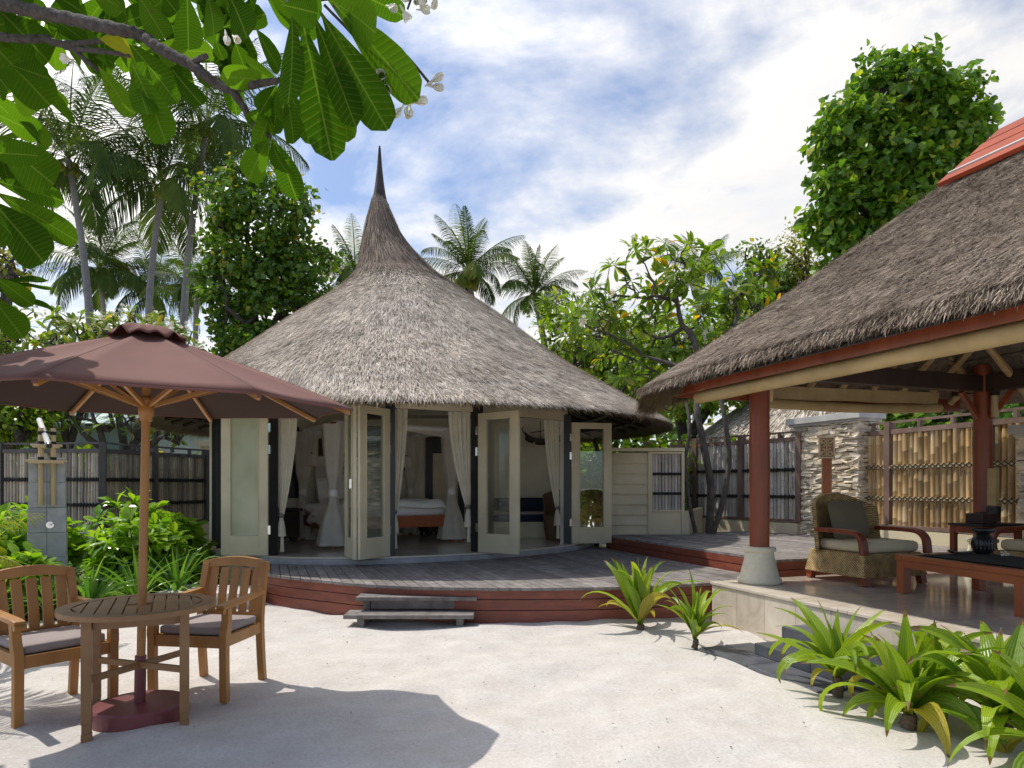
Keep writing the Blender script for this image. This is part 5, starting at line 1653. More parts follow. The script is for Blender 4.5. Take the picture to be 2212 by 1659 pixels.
# stacked stone pillar: separate thin ledges
def stone_pillar(label, c, lx, ly, ang, z0, z1, cap=True, n0=(1, 1)):
    t = thing('stone_pillar', label, 'pillar', (c[0], c[1], z0))
    ex, ey = V(math.cos(ang), math.sin(ang)), V(-math.sin(ang), math.cos(ang))
    mb = MB(); box(mb, (c[0], c[1], (z0 + z1) / 2), (lx - .10, ly - .10, z1 - z0), ang); mb.build('core', M['thatch_under'], t)
    mb = MB()
    for f, (du, L, off) in enumerate(((ex, lx, -ly / 2), (ex, lx, ly / 2), (ey, ly, -lx / 2), (ey, ly, lx / 2))):
        nn = (ey if f < 2 else ex) * np.sign(off); off = abs(off)
        z = z0
        while z < z1 - .004:
            h = min(rng.uniform(.018, .062), z1 - z); x = -L / 2
            while x < L / 2 - .005:
                w = min(rng.uniform(.07, .30), L / 2 - x)
                dep = rng.uniform(-.012, .035)
                hh = h * rng.uniform(.75, 1.0); q = np.array(c[:2]) + du * (x + w / 2) + nn * (off - .05 + dep)
                tilt = rng.normal(0, .010)
                a = math.atan2(du[1], du[0]) + rng.normal(0, .03)
                e = V(math.cos(a), math.sin(a)); m_ = V(-e[1], e[0]); tone = np.clip(rng.normal(.55, .27), 0, 1)
                if h > .045 and rng.uniform() < .4: parts = [(0, hh * .5), (hh * .52, hh * .48)]
                else: parts = [(0, hh)]
                for p0, ph in parts:
                    v = []
                    sg = 1 if np.dot(m_, nn) > 0 else -1
                    for zz in (0, 1):
                        for sx, sy in ((-1, -1), (1, -1), (1, 1), (-1, 1)):
                            jit = rng.uniform(-.010, .010, 3) * V(1, 1, .5)
                            pp_ = q + e * sx * (w / 2 - .001) + m_ * sy * .05
                            v.append((pp_[0] + jit[0], pp_[1] + jit[1], z + p0 + zz * ph + tilt * sx + jit[2]))
                    mb.add(v, BF, tone)
                x += w
            z += h
    mb.build('stonework', M['ledge'], t)
    if cap:
        mb = MB(); box(mb, (c[0], c[1], z1 + .02), (lx + .08, ly + .08, .04), ang); box(mb, (c[0], c[1], z1 + .095), (lx + .16, ly + .16, .11), ang); mb.build('cap', M['capstone'], t, bevel=.006)
    return t
pa = math.atan2(-.9409, .3387) + .03
near = V(5.46, 10.75); pe = V(math.cos(pa), math.sin(pa)); pn = V(-pe[1], pe[0])
stone_pillar('stacked pale ledge stone pillar with flat cap behind the wicker armchair', near - pe * .70 + pn * .21, 1.40, .42, pa, .3, 2.44)
stone_pillar('stone pillar with cream cap, barely visible at the right photo edge', V(6.62, 8.35), .5, .5, pa, .3, 2.02)

# carved lamp post in front of the pillar
px, py = 5.0, 10.85
cp = thing('carved_post', 'wooden post with square carved panel in front of the stone pillar', 'post', (px, py, .573)); ca = pa + math.pi - R(35)
ca = R(-22)
e = V(math.cos(ca), math.sin(ca)); nn = V(math.sin(ca), -math.cos(ca))
mb = MB(); box(mb, (px, py, 1.21), (.10, .06, 1.28), ca); mb.build('post', M['red_table'], cp)
mb = MB()
for s_ in (-1, 1): q = V(px, py) + e * s_ * .063; box(mb, (q[0], q[1], 1.21), (.022, .075, 1.28), ca)
mb.build('post_edge', M['teak'], cp)
mb = MB(); c_ = V(px, py) + nn * .045
box(mb, (c_[0] - nn[0] * .005, c_[1] - nn[1] * .005, 2.02), (.24, .03, .35), ca); mb.build('panel', M['teak_table'], cp)
def on(x, z, d=.0): q = c_ + e * x + nn * (.022 + d); return V(q[0], q[1], 2.02 + z)
mb = MB()
for a, b in (((-.105, -.16), (.105, -.16)), ((-.105, .16), (.105, .16)), ((-.105, -.16), (-.105, .16)), ((.105, -.16), (.105, .16))): bar(mb, on(*a), on(*b), .022, .022, up=(*nn, 0))
for sx in (-1, 1):
    for sz in (-1, 1):
        for (r0, cx_, cz_, a0, a1) in ((.042, .045, .10, -1, 4.2), (.034, .05, .04, 1, 5.4), (.022, .075, .075, 0, 4.5)):
            pts = [on(sx * (cx_ + r0 * (1 - .5 * q) * math.cos(a0 + (a1 - a0) * q)), sz * (cz_ + r0 * (1 - .5 * q) * math.sin(a0 + (a1 - a0) * q)), .003) for q in np.linspace(0, 1, 9)]
            tube(mb, pts, .0065, 5)
tube(mb, [on(0, -.14, .003), on(0, .14, .003)], .008, 5)
mb.build('carving', M['bamboo_cut'], cp)

# ============================================================ neighbours
nb = thing('thatched_house', 'neighbouring thatched roof behind the right hand fence', 'house', (8.6, 18.5, 0))
mb = MB(); lathe(mb, [(3.6, 0), (3.6, 2.5)], (8.9, 18.8, 0), 30); mb.build('wall', M['cream'], nb, smooth=True)
mb = MB(); lathe(mb, [(4.3, 2.2), (4.35, 2.32), (3.0, 3.35), (1.6, 4.25), (.1, 5.2)], (8.9, 18.8, 0), 40); nr = mb.build('roof', M['thatch_under'], nb, smooth=True)
mb = MB(); N = 11000; a = rng.uniform(-math.pi - .3, .4, N); w = 1 - np.sqrt(1 - rng.uniform(0, .9, N))
rr = 4.35 * (1 - w) + .1 * w; P = np.c_[8.9 + rr * np.cos(a), 18.8 + rr * np.sin(a), 2.32 + 2.95 * w ** .95]
dn = np.c_[np.cos(a) * .8, np.sin(a) * .8, -.6 * np.ones(N)]; tg = np.c_[-np.sin(a), np.cos(a), 0 * a]
L = rng.uniform(.2, .5, N)
strands(mb, P - dn * (L * .5)[:, None], dn + tg * rng.normal(0, .2, N)[:, None], np.c_[np.cos(a) * .6, np.sin(a) * .6, .8 + 0 * a], L, rng.uniform(.012, .03, N), np.clip(rng.normal(.5, .25, N), 0, 1), rng.uniform(.01, .07, N), .03)
mb.build('thatch', M['thatch'], nr)

vh = thing('villa', 'pale green neighbouring villa with teal metal roof behind the left fence', 'house', (-13.2, 19.5, 0))
mb = MB(); box(mb, (-13.2, 20, 1.5), (7, 4, 3.0)); mb.build('wall', M['pale_wall'], vh)
mb = MB()
z0, z1 = 3.0, 4.4
mb.add([(-17.2, 17.4, z0), (-9.2, 17.4, z0), (-9.2, 22.6, z0), (-17.2, 22.6, z0), (-15.4, 20, z1), (-11, 20, z1)], [(0, 1, 5, 4), (2, 3, 4, 5), (3, 0, 4), (1, 2, 5)])
for k in range(24):
    x = -17 + k * .33; mb.add([(x, 17.42, z0 + .02), (x + .05, 17.42, z0 + .02), (x + .05 + (-13.1 - x) * .3, 19.2, z0 + .99), (x + (-13.1 - x) * .3, 19.2, z0 + .99)], [(0, 1, 2, 3)], .9)
mb.build('roof', M['teal'], vh, solid=.03)
for x in (-12.3, -10.8):
    mb = MB(); box(mb, (x, 17.97, 1.6), (.8, .05, 1.1)); w_ = mb.build('window', M['capstone'], vh)
    mb = MB(); box(mb, (x, 17.935, 1.6), (.66, .02, .96)); mb.build('pane', M['black'], w_)
gp = thing('gate_pillar', 'cream capped pillar behind the left fence, beside the hut', 'pillar', (-6.7, 16.5, 0))
mb = MB(); box(mb, (-7.15, 16.5, 1.25), (.42, .42, 2.5)); mb.build('shaft', M['cream'], gp); mb = MB(); box(mb, (-7.15, 16.5, 2.3), (.52, .52, .10)); box(mb, (-7.15, 16.5, 2.42), (.66, .66, .14)); mb.build('cap', M['cream'], gp)
# ============================================================ vegetation
def grow(mb, p, pts, rtip, jit=.12, depth=0, exp=.42, r=.5, pull=.45, tips=None, dirs=None):
    """branch from p to every point of pts by repeated halving"""
    n = len(pts)
    if n == 1:
        m = (p + pts[0]) / 2 + rng.normal(0, jit * .3, 3)
        tube(mb, [p, m, pts[0]], [rtip * 1.25, rtip * 1.1, rtip], 5, r)
        if tips is not None: tips.append(pts[0]); dirs.append(pts[0] - m)
        return
    c = pts.mean(0)
    node = p + (c - p) * pull + rng.normal(0, jit, 3) * (1 if depth else .4)
    ra, rb = rtip * (n ** exp) * 1.25, rtip * (n ** exp)
    mid = (p + node) / 2 + rng.normal(0, jit * .35, 3)
    tube(mb, [p, mid, node], [ra * 1.05, ra, rb], 7 if n > 6 else 5, r)
    q = pts - c
    _, _, vt = np.linalg.svd(q, full_matrices=False)
    s = q @ vt[0]; med = np.median(s)
    a, b = pts[s <= med], pts[s > med]
    if len(b) == 0: a, b = pts[:n // 2], pts[n // 2:]
    for x in (a, b): grow(mb, node, x, rtip, jit, depth + 1, exp, r, pull, tips, dirs)

def blob_points(blobs, N, shell=.55):
    """points in a union of ellipsoids (cx,cy,cz,rx,ry,rz), denser near the surface"""
    blobs = np.array(blobs, float); w = blobs[:, 3] * blobs[:, 4] * blobs[:, 5]
    k = rng.choice(len(blobs), N, p=w / w.sum())
    d = nrm(rng.normal(size=(N, 3))); rr = rng.uniform(0, 1, N) ** (1 / 3); rr = shell * rr ** .4 + (1 - shell) * rr
    return blobs[k, :3] + d * rr[:, None] * blobs[k, 3:], d

def broad_tree(name, label, cat, base, blobs, clumps, per, leaf, mat, bark='bark_dark', T=HEART, cs=.34, rt=.012, wid=.48, group=None, trunks=None, limbs=True, upb=.55, flat=.5):
    base = np.array(base, float)
    t = thing(name, label, cat, base, group=group)
    cpt, cd = blob_points(blobs, clumps)
    if limbs:
        mb = MB()
        sub = cpt[rng.choice(clumps, min(clumps, 70), replace=False)]
        grow(mb, base, sub, rt * 2.2, .16, pull=.5)
        mb.build('trunk', M[bark], t, smooth=True)
    N = clumps * per
    k = np.repeat(np.arange(clumps), per)
    off = rng.normal(0, 1, (N, 3)) * V(cs, cs, cs * .75) * .62
    P = cpt[k] + off
    out = nrm(cd[k] + nrm(off) * .9)
    D = nrm(out * .7 + rng.normal(0, .55, (N, 3)) + V(0, 0, -.35))
    Nn = nrm(out * flat + V(0, 0, upb) + rng.normal(0, .42, (N, 3)))
    L = leaf * rng.uniform(.45, 1.4, N)
    mb = MB(); leaves(mb, T, P, D, Nn, L, L * wid, np.clip(rng.normal(.5, .25, N), 0, 1), .12)
    mb.build('crown', M[mat], t)
    return t

def palm(label, foot, top, nf, fl, seed, name='coconut_palm', r0=.125, up=1.12, dead=2, lw=.044, mat='leaf_palm', pl=64, droop=1.35, nuts=True, group='coconut palms beyond the courtyard', cat='palm'):
    g = np.random.default_rng(seed)
    foot, top = np.array(foot, float), np.array(top, float)
    t = thing(name, label, cat, foot, group=group)
    mb = MB(); n = 40; bendv = g.normal(0, .35, 3) * V(1, .4, 0)
    pts, rr = [], []
    for i in range(n):
        f = i / (n - 1); pts.append(foot * (1 - f) + top * f + bendv * math.sin(math.pi * f)); rr.append((r0 * (1.25 - .55 * f)) * (1.07 if i % 2 else .97))
    tube(mb, pts, rr, 10, .5); mb.build('trunk', M['palm_bark'], t)
    mb = MB(); N = nf
    az = (np.arange(N) * 2.39996 + g.uniform(0, 6)) % (2 * math.pi)
    q = np.arange(N) / (N - 1)
    e0 = np.where(q < .5, 1.35 - 1.5 * q, .6 - 1.7 * (q - .5)) * up / 1.25 + g.normal(0, .12, N)
    bend = (.55 + droop * q + g.normal(0, .15, N)).clip(.3)
    L = fl * (.75 + .35 * np.sin(np.pi * (q * .8 + .2))) * g.uniform(.9, 1.1, N)
    prof = np.clip(1.2 - np.linspace(0, 1, 12), .15, 1) * 1.0
    ctr, ang = straps(mb, top + V(0, 0, .05), az, e0, bend, L, np.full(N, .06), .75, rows=12, prof=prof, power=1.6)
    # leaflets
    S = pl; tt = np.linspace(.13, .995, S)
    P, D, Nn, LL, RR = [], [], [], [], []
    ti = tt * 11; k = np.minimum(ti.astype(int), 10); f = (ti - k)[None, :, None]
    pos = ctr[:, k] * (1 - f) + ctr[:, k + 1] * f
    a = ang[:, k] * (1 - f[..., 0]) + ang[:, k + 1] * f[..., 0]
    ax = np.stack([np.cos(az), np.sin(az), 0 * az], -1)[:, None, :]
    tan = ax * np.cos(a)[..., None] + V(0, 0, 1) * np.sin(a)[..., None]
    upn = -ax * np.sin(a)[..., None] + V(0, 0, 1) * np.cos(a)[..., None]
    side = np.stack([-np.sin(az), np.cos(az), 0 * az], -1)[:, None, :]
    lp = np.sin(np.pi * np.clip(tt * .86 + .12, 0, 1)) ** .7
    for sg in (-1, 1):
        d = side * sg * .85 + tan * (.55 + .5 * tt[None, :, None]) - upn * (.10 + .25 * q[:, None, None]) + g.normal(0, .07, (N, S, 3)) - V(0, 0, .12)
        P.append(pos.reshape(-1, 3)); D.append(d.reshape(-1, 3)); Nn.append(np.broadcast_to(upn + side * sg * -.3, (N, S, 3)).reshape(-1, 3))
        LL.append((L[:, None] * .25 * lp[None] * g.uniform(.85, 1.1, (N, S))).ravel()); RR.append(np.repeat(np.clip(g.normal(.45, .2, N) + (q > .97) * .3, 0, 1), S))
    P, D, Nn, LL, RR = [np.concatenate(x) for x in (P, D, Nn, LL, RR)]
    M_ = len(P); D = nrm(D); Sd = nrm(np.cross(D, Nn)); Nn = np.cross(Sd, D)
    v = np.zeros((M_, 7, 3)); w = lw * fl / 3.6
    for i, (u, ww) in enumerate(((0, .5), (.45, 1.0), (.8, .7))):
        c = P + D * (LL * u)[:, None] - V(0, 0, 1) * (LL * .42 * u * u)[:, None]
        v[:, 2 * i] = c - Sd * ww * w / 2; v[:, 2 * i + 1] = c + Sd * ww * w / 2
    v[:, 6] = P + D * LL[:, None] - V(0, 0, 1) * (LL * .56)[:, None]
    b = (np.arange(M_) * 7)[:, None, None]
    vn = v.reshape(-1, 3)
    mb.add(vn, (np.array([(0, 1, 3, 2), (2, 3, 5, 4)])[None] + b).reshape(-1, 4), np.repeat(RR, 7))
    mb.add(vn, (np.array([(4, 5, 6)])[None] + b).reshape(-1, 3), np.repeat(RR, 7))
    mb.build('crown', M[mat], t)
    if nuts:
        mb = MB()
        for k in range(9):
            a_ = k * 2.4; c = top + V(.22 * math.cos(a_), .22 * math.sin(a_), -.22 - .10 * (k % 3))
            lathe(mb, [(.02, -.13), (.09, -.07), (.11, 0), (.08, .08), (.02, .12)], c, 8, .6)
        mb.build('coconuts', M['leaf_yellow'], t, smooth=True)
    return t

# ---- palms, left to right
def pal(label, u, v, Y, uf, nf, fl, seed, **kw):
    top = at(u, v, Y); foot = V((uf - CU) / F * Y, Y + .3, 0); return palm(label, foot, top, nf, fl, seed, **kw)
pal('tall coconut palm nearest the left photo edge, with a dark trunk', 148, 345, 22, 166, 19, 3.6, 3)
pal('tall coconut palm with long drooping fronds in the middle of the left three', 352, 400, 23, 372, 18, 3.9, 8, up=.9, droop=1.7)
pal('tall coconut palm with curved pale trunk close to the bushy tree', 448, 268, 24, 405, 18, 3.9, 15)
pal('low distant palm between the two left hand palm trunks', 215, 585, 30, 225, 24, 3.4, 21, nuts=False)
pal('small distant palm just right of the middle palm trunk', 335, 640, 32, 335, 18, 3.0, 25, nuts=False)
pal('small distant palm half hidden left of the dark bushy tree', 425, 625, 28, 425, 20, 2.6, 29, nuts=False)
pal('palm peeking out between the bushy tree and the hut roof', 768, 600, 26, 775, 22, 2.2, 33, nuts=False)
pal('coconut palm rising behind the right slope of the hut roof', 1012, 590, 21, 1020, 22, 1.95, 37, up=1.35, droop=1.2)
pal('shorter palm right of the palm behind the hut roof', 1155, 640, 22, 1160, 22, 1.75, 44, up=1.4, droop=1.2, nuts=False)
pal('distant palm tip above the frangipani at the right', 1512, 585, 36, 1512, 18, 2.4, 47, nuts=False)

# ---- broad leaved trees
def B(u, v, Y, ru, rv, rd=None):
    c = at(u, v, Y); k = Y / F; return (*c, ru * k, (rd or (ru + rv) / 2) * k, rv * k)
Y = 18
broad_tree('bushy_tree', 'dark bushy tree between the left palms and the hut roof', 'tree', V((600 - CU) / F * Y, Y, 0),
           [B(500, 430, Y, 70, 55), B(575, 470, Y, 75, 60), B(640, 440, Y, 42, 35), B(470, 500, Y, 45, 60), B(540, 560, Y, 85, 60), B(635, 535, Y, 55, 40), B(600, 600, Y, 70, 55), B(690, 575, Y, 55, 38), B(735, 548, Y, 22, 16), B(500, 640, Y, 60, 50), B(600, 680, Y, 90, 60), B(670, 640, Y, 55, 50), B(520, 720, Y, 80, 45), B(455, 610, Y, 28, 40), B(545, 390, Y, 50, 35), B(600, 760, Y, 130, 50), B(660, 490, Y, 25, 22)],
           330, 50, .135, 'leaf_dark', cs=.25, flat=.8, upb=.5)
Y = 15
broad_tree('heart_leaf_tree', 'large bright green tree rising behind the pavilion roof', 'tree', V((1900 - CU) / F * Y, Y + .5, 0),
           [B(1930, 215, Y, 95, 75), B(1850, 290, Y, 80, 75), B(2020, 260, Y, 85, 80), B(1800, 360, Y, 55, 60), B(1900, 350, Y, 95, 80), B(2060, 340, Y, 60, 70), B(1980, 400, Y, 95, 80), B(1790, 450, Y, 45, 55), B(1860, 450, Y, 80, 70), B(2060, 200, Y, 45, 40), B(1900, 150, Y, 40, 28), B(1980, 145, Y, 45, 28), B(2110, 270, Y, 32, 40), B(1950, 500, Y, 100, 60), B(1850, 540, Y, 90, 55), B(1770, 250, Y, 18, 16), B(1755, 320, Y, 18, 20)],
           400, 42, .165, 'leaf_heart', cs=.25, wid=.52, flat=.9, upb=.45)
for l_, bl in (('leafy green tree behind the right slope of the hut roof', [B(1250, 740, 18.5, 90, 80), B(1340, 790, 18.5, 110, 90), B(1290, 690, 18.5, 50, 40), B(1230, 820, 18.5, 80, 70)]),
               ('leafy green tree behind the multi stemmed frangipani', [B(1450, 740, 18.8, 110, 70), B(1540, 700, 18.8, 90, 70), B(1420, 820, 18.8, 120, 80), B(1560, 800, 18.8, 110, 90)]),
               ('leafy green tree between the frangipani and the yellowish tree', [B(1640, 690, 20, 80, 60), B(1690, 740, 20, 90, 80), B(1600, 780, 20, 80, 70)])):
    broad_tree('leafy_tree', l_, 'tree', (bl[0][0], bl[0][1], 0), bl, 170, 40, .16, 'leaf_hedge', cs=.32, T=LANCE, wid=.34, group='leafy trees behind the frangipani')
Y = 19
broad_tree('yellowish_tree', 'yellowish fine leaved tree left of the large bright tree', 'tree', V((1730 - CU) / F * Y, Y, 0),
           [B(1730, 560, Y, 55, 70), B(1760, 620, Y, 70, 60), B(1710, 620, Y, 50, 50), B(1740, 700, Y, 90, 60)], 150, 34, .11, 'leaf_yellow', T=LANCE, cs=.3, wid=.28)
broad_tree('slim_tree', 'small dark green tree left of the yellowish tree', 'tree', V((1650 - CU) / F * Y, Y, 0),
           [B(1645, 560, Y, 40, 35), B(1620, 545, Y, 20, 25), B(1660, 610, Y, 50, 50), B(1660, 690, Y, 60, 60)], 90, 30, .13, 'leaf_dark', T=LANCE, cs=.28, wid=.34)

# ---- frangipani trees
def frangipani(label, base, blobs, tips, leaf, seed, rt=.013, flowers=.35, mat='leaf_frangi', stems=None, bark='bark_dark', group=None, nl=10, name='frangipani_tree', r_mul=1.0, droopy=.18):
    global rng
    keep = rng; rng = np.random.default_rng(seed)
    base = np.array(base, float)
    t = thing(name, label, 'tree', base, group=group)
    pts, d = blob_points(blobs, tips, .7)
    mb = MB(); tp, dr = [], []
    if stems is None: stems = [[base]]
    heads = [np.array(s[-1], float) for s in stems]
    own = np.argmin(np.stack([np.linalg.norm(pts - h, axis=1) for h in heads]), 0)
    for i, s in enumerate(stems):
        sub = pts[own == i]
        if len(s) > 1:
            s_ = catmull(s, 5); n0 = max(4, len(sub)) ** .5 * rt * 1.3 * r_mul
            rr_ = np.linspace(n0 * 1.35, n0, len(s_)) * (1 + .08 * np.sin(np.arange(len(s_)) * 2.3))
            tube(mb, s_, rr_, 9, .6)
        if len(sub): grow(mb, heads[i], sub, rt, .10, exp=.40, tips=tp, dirs=dr, r=.5)
    mb.build('trunk', M[bark], t, smooth=True)
    tp, dr = np.array(tp), nrm(np.array(dr)); N = len(tp)
    dr = nrm(dr + V(0, 0, .35))
    mb = MB(); k = np.repeat(np.arange(N), nl); n = N * nl
    az = rng.uniform(0, 6.283, n); el = rng.uniform(-.25, .95, n)
    a = nrm(np.cross(dr, V(.37, .2, .9))); b = np.cross(dr, a)
    D = (a[k] * np.cos(az)[:, None] + b[k] * np.sin(az)[:, None]) * np.cos(el)[:, None] + dr[k] * np.sin(el)[:, None]
    P = tp[k] - dr[k] * rng.uniform(0, .07, n)[:, None] + D * .015
    L = leaf * rng.uniform(.6, 1.15, n)
    rr = np.clip(rng.normal(.5, .22, n), 0, .9); rr[rng.uniform(size=n) < .025] = 1.0
    leaves(mb, OBOV_S, P, D, nrm(dr[k] + V(0, 0, .6)), L, L * .155, rr, droopy + rng.uniform(0, .25, n))
    mb.build('crown', M[mat], t)
    if flowers:
        mp, me = MB(), MB()
        for i in np.where(rng.uniform(size=N) < flowers)[0]:
            for _ in range(rng.integers(3, 7)):
                c = tp[i] + dr[i] * rng.uniform(.05, .13) + rng.normal(0, .05, 3)
                flower_mb(mp, me, c, dr[i] + rng.normal(0, .5, 3), rng.uniform(.085, .115))
        mp.build('blossoms', M['petal'], t); me.build('blossom_eyes', M['petal_eye'], t)
    rng = keep
    return t
# right: multi stemmed tree on the raised deck
Y = 11.9
def dk(u, v, Y_): return at(u, v, Y_)
stems = [[dk(1503, 1152, 11.75), dk(1488, 1080, 11.8), dk(1480, 1000, 11.85), dk(1490, 920, 11.9), dk(1478, 850, 12.2), dk(1462, 790, 12.6)],
         [dk(1532, 1152, 11.9), dk(1535, 1050, 11.9), dk(1520, 960, 11.9), dk(1505, 880, 12), dk(1512, 800, 12.5), dk(1500, 740, 12.9)],
         [dk(1540, 1152, 11.9), dk(1562, 1080, 11.9), dk(1575, 990, 12), dk(1565, 900, 12), dk(1548, 810, 12.4), dk(1575, 750, 12.9)]]
frangipani('multi stemmed frangipani with white flowers growing beside the raised deck', (3.3, 11.8, .3),
           [B(1420, 580, 13.2, 100, 65, 60), B(1540, 610, 13.4, 100, 70, 60), B(1640, 640, 13.8, 75, 60, 60), B(1340, 650, 13.2, 100, 60, 60), B(1450, 700, 13.6, 150, 80, 60), B(1430, 505, 13.2, 40, 26), B(1600, 590, 13.6, 90, 40, 50), B(1270, 700, 13.2, 70, 70, 60), B(1380, 790, 13.4, 100, 60, 60), B(1500, 800, 13.6, 100, 60, 60)],
           150, .31, 71, flowers=.5, stems=stems, r_mul=.5, rt=.0085)
Y = 15.5
frangipani('frangipani behind the right hand edge of the hut roof', (1.9, 15.5, 0),
           [B(1230, 680, Y, 80, 60), B(1300, 620, Y, 60, 50), B(1330, 760, Y, 110, 90), B(1240, 780, Y, 70, 80), B(1420, 850, Y, 90, 60)], 100, .29, 72, flowers=.5, rt=.009)
# left: flowering row behind the fence
Y = 15.5
frangipani('flowering frangipani at the far left behind the fence', (-12.0, 15.5, 0), [B(30, 730, Y, 90, 70), B(-60, 700, Y, 90, 80), B(60, 800, Y, 100, 60)], 90, .28, 73, flowers=.9, mat='leaf_frangi_yellow', group='flowering frangipani row behind the left fence', rt=.015)
frangipani('flowering frangipani right above the left half of the parasol', (-10.2, 15.3, 0), [B(150, 715, Y, 90, 55), B(210, 745, Y, 90, 60), B(140, 800, Y, 90, 50)], 90, .28, 74, flowers=.9, mat='leaf_frangi_yellow', group='flowering frangipani row behind the left fence', rt=.015)
frangipani('flowering frangipani right behind the parasol vent cap', (-8.9, 15.2, 0), [B(290, 720, Y, 90, 50), B(370, 740, Y, 70, 50), B(300, 790, Y, 100, 50)], 90, .28, 75, flowers=.9, mat='leaf_frangi_yellow', group='flowering frangipani row behind the left fence', rt=.015)
frangipani('low frangipani with bare twisting limbs seen under the parasol', (-8.7, 14.6, 0), [B(200, 890, 14.5, 110, 40), B(320, 905, 14.5, 90, 45), B(380, 940, 14.5, 50, 25)], 46, .26, 76, flowers=.1, rt=.020)
broad_tree('small_tree', 'bright green leafy bush left of the shower spout behind the fence', 'bush', V(-10.6, 14.2, 0), [B(30, 910, 14.2, 75, 45), B(-40, 900, 14.2, 70, 60), B(60, 880, 14.2, 60, 40)], 110, 34, .13, 'leaf_hedge', cs=.3)
broad_tree('small_tree', 'bare branched tree with pale blossom at the far left edge', 'tree', V(-13.4, 17.8, 0), [B(20, 560, 18, 60, 30), B(30, 600, 18, 40, 30)], 26, 12, .13, 'leaf_yellow', cs=.3, rt=.012)

# ---- green masses behind the fences
bush = [(-9.6, 16.4, 1.7, 1.5), (-8.0, 16.2, 1.5, 1.3), (-6.8, 17.3, 1.6, 1.4), (-11.6, 16.6, 1.9, 1.6), (-14.6, 16.2, 2.2, 2.0), (2.75, 14.2, 1.7, .8), (3.0, 15.8, 1.9, 1.5), (4.6, 15.2, 1.8, 1.5), (.7, 17.5, 2.2, 1.7), (-4.6, 19.5, 2.4, 2.0)]
lab = ['leafy bush under the teal roof behind the left fence', 'leafy bush behind the parasol pole', 'leafy bush beside the cream gate pillar', 'leafy bush behind the shower spout', 'tall leafy bush at the far left behind the fence', 'leafy bush above the clapboard wall right of the hut', 'leafy bush behind the frangipani stems', 'leafy bush left of the neighbouring thatch', 'leafy bush low behind the hut eave at its right', 'leafy bush hidden low behind the left hut eave']
for (x, y, h, w), l_ in zip(bush, lab):
    broad_tree('garden_bush', l_, 'bush', (x, y, 0), [(x, y, h * .65, w * .8, w * .7, h * .6), (x + w * .4, y, h * .9, w * .5, w * .5, h * .4), (x - w * .5, y, h * .8, w * .55, w * .5, h * .45)], 90, 34, .15, 'leaf_hedge', cs=.33, limbs=True, rt=.008, group='leafy bushes behind the fences')
broad_tree('shade_tree', 'dark large leaved tree behind the tan bamboo fence', 'tree', (8.2, 13.0, 0), [(8.4, 13.2, 2.9, 1.7, 1.3, 1.1), (9.4, 12.2, 3.0, 1.6, 1.3, 1.2), (7.6, 13.4, 2.6, .7, .7, .5)], 170, 30, .18, 'leaf_heart', cs=.34)
far = thing('far_trees', 'distant belt of trees beyond the neighbouring villas', 'trees', (0, 40, 0)); tag(far, kind='stuff')
cl, cd = blob_points([(x, 38 + (k % 3) * 2, 2.6 + (k % 4) * .5, 3.2, 2.5, 3.0) for k, x in enumerate(np.arange(-40, 42, 3.2))], 800)
mb = MB(); N = 800 * 16; k = np.repeat(np.arange(800), 16)
leaves(mb, HEART, cl[k] + rng.normal(0, .6, (N, 3)), rng.normal(0, 1, (N, 3)) + V(0, 0, -.3), nrm(cd[k] + V(0, -.3, .8) + rng.normal(0, .5, (N, 3))), rng.uniform(.35, .6, N), .24, np.clip(rng.normal(.5, .25, N), 0, 1), .1)
mb.build('foliage', M['leaf_dark'], far)

# ---- glossy shrubs round the shower
def rosette_shrub(label, c, w, h, n, leaf, seed, group='glossy shrubs round the shower'):
    g = np.random.default_rng(seed); c = np.array([*c, 0.0])
    t = thing('glossy_shrub', label, 'shrub', c, group=group)
    u = nrm(g.normal(size=(n, 3)) * V(1, 1, .7) + V(0, -.15, .55)); u[:, 2] = np.abs(u[:, 2])
    tp = c + u * V(w, w * .8, h) * g.uniform(.55, 1.0, n)[:, None] + V(0, 0, .05)
    mb = MB()
    for q in tp: tube(mb, [c + (q - c) * V(.25, .25, 0), (c + q) / 2 + V(0, 0, .04), q], [.012, .009, .007], 5)
    mb.build('stems', M['bark_twig'], t)
    nl = 13; k = np.repeat(np.arange(n), nl); m = n * nl
    ax = nrm(u * V(1, 1, .4) + V(0, 0, .9))
    a = nrm(np.cross(ax, V(.3, .2, .9))); b = np.cross(ax, a)
    az = g.uniform(0, 6.283, m); el = g.uniform(-.1, 1.15, m)
    D = (a[k] * np.cos(az)[:, None] + b[k] * np.sin(az)[:, None]) * np.cos(el)[:, None] + ax[k] * np.sin(el)[:, None]
    L = leaf * g.uniform(.7, 1.2, m)
    mb = MB(); leaves(mb, OBOV_S, tp[k] - ax[k] * g.uniform(0, .1, m)[:, None], D, ax[k] * 1.0 + D * -.2, L, L * .20, np.clip(g.normal(.5, .24, m), 0, 1), .25)
    mb.build('foliage', M['leaf_shrub'], t)
sh_ = [(-4.75, 8.7, 0.62, 1.14, 69, 'glossy shrub just right of the shower pillar'), (-5.3, 9.4, 0.75, 1.31, 75, 'tall glossy shrub directly behind the shower pillar'), (-6.35, 8.9, 0.75, 1.22, 75, 'glossy shrub left of the shower pillar'), (-7.3, 9.6, 0.90, 1.22, 75, 'glossy shrub at the far left in front of the fence'), (-6.45, 7.7, 0.62, 0.97, 66, 'low glossy shrub at the left photo edge beside the shower'), (-4.85, 9.9, 0.62, 1.07, 66, 'glossy shrub behind the parasol pole'), (-5.35, 7.5, 0.45, 0.63, 51, 'small glossy shrub in front of the shower pillar'), (-5.6, 10.8, 0.80, 1.12, 66, 'glossy shrub in the middle of the bed near the fence')]
